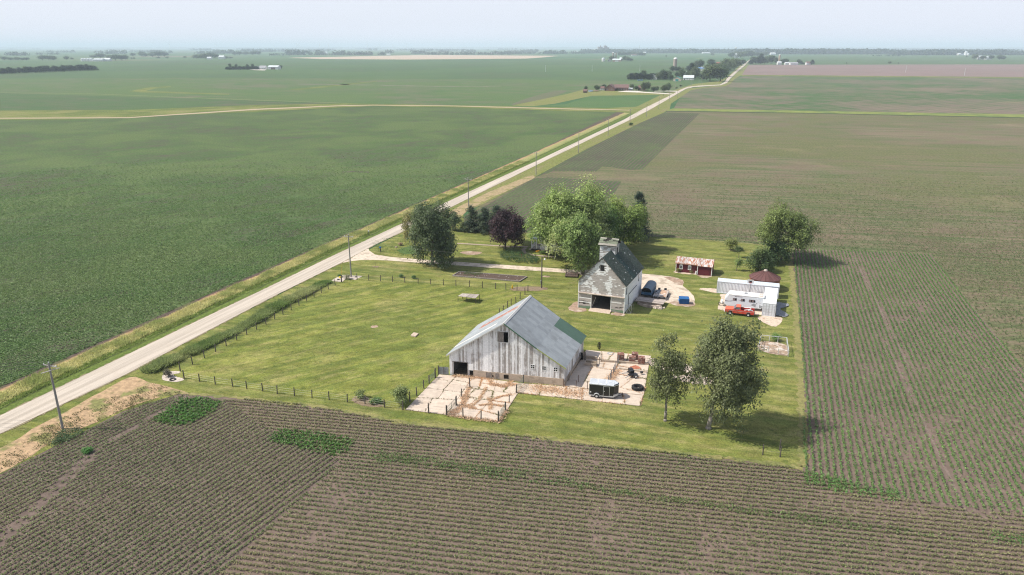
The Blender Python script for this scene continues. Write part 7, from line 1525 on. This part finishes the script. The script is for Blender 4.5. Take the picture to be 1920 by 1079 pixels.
# left side
n_ = 0
for i in range(46):
    x = -2+i*4.0+rt.uniform(-.6, .6); y = 139.2-x*.0375
    if 34 < x < 36 or 54 < x < 57 or 70 < x < 72.5: continue
    fartree((x, y), rt.uniform(8, 11.5), 'c' if i % 4 else 'r', 'dark evergreen in the long windbreak row at the far left', 'left windbreak row', rt.uniform(6, 8))
for i in range(28):
    x = 426+i*2.1; fartree((x, 131.2-.01*i), rt.uniform(4.5, 6.5), 'c', 'low dark evergreen in the hedge of the grey house farm', 'hedge of the grey house farm', 4.5)
for x, h, lb in ((431.5, 11.5, 'leftmost tall poplar over the dark hedge'), (443.8, 10.5, 'second tall poplar over the dark hedge'), (464.5, 10, 'third poplar over the dark hedge'), (474.5, 11, 'rightmost poplar next to the grey roofed houses')): fartree((x, 131), h, 'p', lb, None, 4.5)
house('farm_house', 'small grey roofed house with dark garage door at the poplar farm', 'house', (478.5, 130.6), 8, 8, 3, 6.5, -.1, M_WF, M_GRF, 0, False, ridge='y', garage=M_DARK); house('farm_house', 'larger grey roofed house in the middle of the poplar farm', 'house', (486, 130.6), 15, 11, 3.5, 8, -.1, M_WF, M_GRF, 3); house('farm_shed', 'long pale machine shed at the right of the poplar farm', 'shed', (502.5, 130.6), 24, 16, 5.5, 8.5, -.12, M_WF, M_WR, 0, False, garage=M_BRR)
for x, lb in ((521, 'dark round tree just behind the pale machine shed'), (525, 'dark round tree at the right end of the pale machine shed')): fartree((x, 129), 6.5, 'r', lb, None, 7)
sheet('far_driveway', [(466, 131), (480, 130.3), (500, 131), (496, 132.4), (480, 132)], .06, M_PALEC)
# white bins and sheds far left
for i, x in enumerate((155, 160.5, 166, 171.5)): silo('white grain bin %s in the left cluster' % ('far left', 'second from left', 'third from left', 'fourth from left')[i], (x, 115.3), 5.4, 6.5, M_WF, M_WR, 'grain bin', 'grain_bin')
house('machine_shed', 'long white shed right of the white bins far left', 'shed', (174.5, 115.4), 33, 22, 6, 9.5, 0, M_WF, M_WR, 0, False); house('machine_shed', 'separate white shed right of the bins cluster', 'shed', (194, 115.2), 22, 18, 6, 11, 0, M_WF, M_WR, 0, False)
for i, (x, y, h, w_) in enumerate(((8, 113.5, 7, 10), (20, 113.7, 5.5, 7), (32, 113.8, 6, 7), (43, 113.8, 5, 7), (50, 113.8, 5.5, 8), (80, 113.7, 9, 12), (92, 113.6, 9, 14), (100, 113.6, 8, 10), (124.5, 112.8, 7, 7), (135, 112.4, 4, 4), (176, 109.5, 5.5, 9), (189, 109.7, 8.5, 16), (207, 113.3, 9, 10), (217, 113.8, 11, 12), (229, 113.8, 10, 14), (236, 112.8, 9, 8), (249.5, 106.5, 6.5, 7), (266, 106.5, 9, 9), (273, 106.8, 7, 8), (286, 107.2, 9, 12), (297, 107.4, 10, 12), (308, 107, 9, 12), (247, 111, 3, 3), (251, 111.2, 3, 3), (297, 110, 3, 4), (313.5, 109.5, 3, 4), (346.5, 109, 3, 4), (369, 111, 8, 9), (377, 111.2, 9, 9), (385, 111.3, 10, 10), (394, 111, 11, 11), (403, 110, 8, 9), (425, 110, 4, 6), (432, 110.3, 3.5, 6), (440, 104, 6.5, 9), (449, 104, 7, 9), (461, 103.8, 6, 9), (474, 104, 7, 9), (484, 104, 7.5, 9))):
    fartree((x, y), h, 'r', 'hazy round tree among the scattered groves near the far left white sheds' if x < 330 else 'hazy round tree around the small white farm left of the poplar farm', 'scattered hazy trees far left' if x < 330 else 'hazy trees of the small white farm', w_*1.15)
house('farm_house', 'small white house in the hazy trees left of the poplar farm', 'house', (388, 111.8), 17, 14, 6, 10, 0, M_WF, M_WR, 0, False); house('barn', 'white roofed barn in the hazy trees left of the poplar farm', 'barn', (410, 111), 22, 18, 8, 14, 0, M_WF, M_WR, 0, False)
for x, y, w_, hh, lb in ((603, 101, 75, 22, 'white building left of the centre in the hazy tree line'), (725, 104, 40, 14, 'low white farm building at the tip of the tan field'), (917, 102.3, 50, 18, 'reddish far farm building right of the tan field'), (930, 102.3, 40, 18, 'white far farm building right of the reddish one'), (1076, 98.6, 60, 22, 'white far house left of the elevator'), (1094, 98.8, 60, 30, 'white far grain site left of the elevator'), (1318, 100.8, 110, 14, 'long low white far building before the wood'), (1797, 104, 70, 22, 'white low shed beside the big white bins far right'), (1835, 112, 40, 25, 'white house in the far right grove'), (1849, 112, 45, 22, 'pink roofed house in the far right grove'), (1445, 103.5, 60, 25, 'bright white roof beyond the road farm'), (1418, 104.5, 36, 26, 'pale house in the far village trees, right'), (1378, 108.5, 40, 34, 'bright white house in the village trees by the road')):
    house('far_building', lb, 'building', (x, y), w_*.52, w_*.35, hh*.34, hh*.58, 0, M_REDF if 'reddish' in lb else M_WF, M_WR, 0, False)
for x, y, h, w_ in ((1371, 108.5, 9, 10), (1388, 109.5, 11, 12), (1396, 108, 10, 10), (1403, 107.5, 12, 12), (1410, 107.5, 10, 12), (1382, 106, 8, 10), (1420, 107, 8, 9), (1433, 106, 8, 9)): fartree((x, y), h, 'r', 'hazy tree of the far village at the end of the road', 'far village trees', w_)
for x, y, h, w_ in ((1826, 112, 9, 9), (1843, 112.3, 7, 8), (1858, 112.5, 8, 8), (1874, 112.6, 8.5, 9), (1881, 112.6, 7.5, 8), (1812, 107.5, 3, 3), (1336, 104.5, 4, 5), (1249, 107, 3, 3)): fartree((x, y), h, 'r', 'round tree in the grove around the far right white house' if x > 1800 else 'lone far tree before the wood', 'far right grove' if x > 1800 else 'lone far trees', w_)
silo('largest white bin at the far right below the wood', (1810.5, 104.2), 9, 16, M_WF, M_WR, 'grain bin', 'grain_bin'); silo('small white bin beside the largest one far right', (1815, 104.3), 5.5, 9, M_WF, M_WR, 'grain bin', 'grain_bin')
# grain elevator, water tower, church spire
X, Y = G(1130, 99.5); s_ = Y*1.04/FPX; t = thing('grain_elevator', 'tall grey grain elevator silhouette on the horizon left of centre road', 'grain elevator', (X, Y, 0)); M_EL = mat('elevator', (.3, .28, .28), .9)
for x, w_, h in ((-11, 6, 6), (-4, 7.5, 10), (2.5, 3, 8), (5, 5, 11.5), (9, 4, 9)): b = MB(); b.box((x-w_/2)*s_, 0, 0, (x+w_/2)*s_, 60, h*s_); b.build('tower', M_EL if x > -6 else M_WF, t)
b = MB(); b.box(-4.2*s_, 10, 10*s_, -2.8*s_, 30, 12*s_); b.box(3.6*s_, 10, 11.5*s_, 4.6*s_, 30, 13*s_); b.build('headhouse', M_EL, t)
X, Y = G(1379, 99); s_ = Y*1.04/FPX; t = thing('water_tower', 'small white water tower on the horizon above the village', 'water tower', (X, Y, 0)); b = MB(); b.cyl(0, 0, 0, 6.5*s_, .5*s_, n=8); b.build('stem', M_EL, t); b = MB(); b.lathe([(0, 9.5*s_), (1.4*s_, 9*s_), (1.8*s_, 8*s_), (1.3*s_, 6.8*s_), (0, 6.3*s_)], 14); b.build('tank', M_WF, t, smooth=True)
X, Y = G(1198.5, 96); s_ = Y*1.04/FPX; b = MB(); b.tube((0, 0, 0), (0, 0, 10*s_), .45*s_, .1*s_, 5); o = b.build('spire', M_EL); o.location = (X, Y, 0); tag(o, 'thin dark spire on the horizon right of the elevator', 'spire')
# wind turbines
WT = None
def turbine():
    t = thing('wind_turbine', 'x', 'wind turbine', (0, 0, 0), 0, 'wind turbines on the horizon'); b = MB(); b.tube((0, 0, 0), (0, 0, 85), 2.6, 1.6, 10); b.build('tower', M_WF, t); b = MB(); b.cbox(0, 0, 86, 4, 11, 4); b.build('nacelle', M_WF, t); b = MB(); b.lathe([(0, -8), (1.6, -7), (2, -5)], 10, (0, 0, 86), 'y'); b.build('hub', M_WF, t)
    for k in range(3):
        a = 2*pi*k/3+.4; b = MB(); b.add([(-1.4*cos(a), -6.5, 86+1.4*sin(a)), (1.4*cos(a), -6.2, 86-1.4*sin(a)), (44*sin(a)+.4*cos(a), -6.4, 86+44*cos(a)), (44*sin(a)-.4*cos(a), -6.5, 86+44*cos(a)), (-1.4*cos(a), -5.9, 86+1.4*sin(a)), (1.4*cos(a), -5.7, 86-1.4*sin(a)), (44*sin(a)+.4*cos(a), -6.1, 86+44*cos(a)), (44*sin(a)-.4*cos(a), -6.2, 86+44*cos(a))], [(0, 1, 2, 3), (7, 6, 5, 4), (0, 4, 5, 1), (1, 5, 6, 2), (2, 6, 7, 3), (3, 7, 4, 0)]); b.build('blade', M_WF, t)
    return t
for i, (x, d_) in enumerate(((379.5, 11500), (458.5, 12500), (556, 14000), (595.5, 10500), (599, 11500), (634, 12000), (649, 12500), (714.5, 11000), (735, 14500), (758, 13500), (781, 14000))):
    if WT is None: WT = turbine(); t = WT
    else: t = copy_tree(WT)
    t.location = ((x-960)/FPX*d_*1.05, d_, 0); t.rotation_euler = (0, 0, .3*(i % 3-1)); t['label'] = ('wind turbine farthest left on the horizon', 'second wind turbine from the left on the horizon', 'third wind turbine from the left on the horizon', 'fourth and largest wind turbine from the left', 'turbine close behind the largest one', 'sixth wind turbine from the left on the horizon', 'seventh wind turbine from the left on the horizon', 'tall eighth wind turbine from the left', 'ninth faint wind turbine', 'tenth faint wind turbine', 'rightmost faint wind turbine on the horizon')[i]
# woods and hedgerows that read as one mass
def wood(name, segs, seed, h0=13, cell=7., col=(.04, .065, .035)):
    rng = np.random.default_rng(seed); L = []
    for x0, x1, y, hp, dep in segs:
        X0, Y0 = G(x0, y); X1, Y1 = G(x1, y); n = int(max(6, abs(X1-X0)/9)*dep); k = 16
        t_ = rng.random(n); X = X0+(X1-X0)*t_; Yb = Y0+rng.random(n)*Y0*.012*dep; H = hp*Y0/FPX*1.05*rng.uniform(.65, 1.08, n)*(.8+.4*vnoise(np.c_[X, Yb], 60+.02*Y0, seed))
        C = np.repeat(np.c_[X, Yb, H*.55], k, 0); u_ = unit(rng.normal(size=(n*k, 3))); C += u_*np.repeat(H, k)[:, None]*np.array([.5, .4, .45]); sz = np.repeat(H, k)*.42
        v, f, c = cards(C, sz, np.array(col)*rng.uniform(.7, 1.3, (n*k, 1)), .3, .9, u_, .15, rng); v[:, 2] = np.maximum(v[:, 2], 0); L.append((v, f, c))
    v, f, c = joinc(L); print(name, len(f)); tag(link(name, npmesh(name, v, f, LEAF, c)), kind='stuff')
wood('far_wood', [(1098, 1400, 100.5, 6.5, 5), (1395, 1700, 102.5, 8.5, 5), (1700, 1930, 104, 8, 5), (1400, 1930, 100, 6, 4), (930, 1100, 101.5, 3.5, 2)], 5)
segs = []
rw = random.Random(17)
for i in range(150):
    y = 91+rw.random()**1.5*11; x = rw.uniform(-20, 1940)
    if x > 1080 and y > 97: continue
    if 540 < x < 1060 and y > 102: continue
    segs.append((x, x+rw.uniform(6, 60), y, .9+(y-90)*.42*rw.uniform(.7, 1.2), 1.2))
segs += [(0, 45, 105, 7, 2), (60, 110, 103, 4, 1.5), (500, 545, 104.5, 3.5, 1.5), (535, 575, 103.8, 8.5, 2), (575, 700, 103.8, 3, 2), (590, 606, 103.6, 8, 2), (623, 640, 103.6, 8, 2), (648, 697, 103.8, 6.5, 2), (707, 718, 104, 6, 1.5), (770, 795, 101.5, 5.5, 2), (795, 960, 103, 4.5, 2), (960, 975, 102, 4, 2), (975, 1010, 98.5, 4.5, 2), (1022, 1062, 101.8, 6, 2), (360, 420, 101.5, 5, 2), (405, 435, 101, 6, 2), (1640, 1700, 106, 3, 1.5)]
wood('far_hedgerows', segs, 6)
wood('horizon_trees', [(-100, 2020, 90.6, 2.2, 1), (-100, 2020, 91.5, 2.4, .8)], 7)
# ------------------------------------------------------------------ summer haze
hz = MB(); hz.box(-44000, -280, -1.0, 44000, 30000, 140)
HM = bpy.data.materials.new('haze'); HM.use_nodes = True; nt_ = HM.node_tree; nt_.nodes.clear(); pv = nt_.nodes.new('ShaderNodeVolumePrincipled'); ou = nt_.nodes.new('ShaderNodeOutputMaterial')
pv.inputs['Color'].default_value = (.72, .85, 1, 1); pv.inputs['Density'].default_value = HAZE; pv.inputs['Anisotropy'].default_value = 0.0
nt_.links.new(pv.outputs[0], ou.inputs['Volume']); tag(hz.build('haze', HM), kind='stuff')
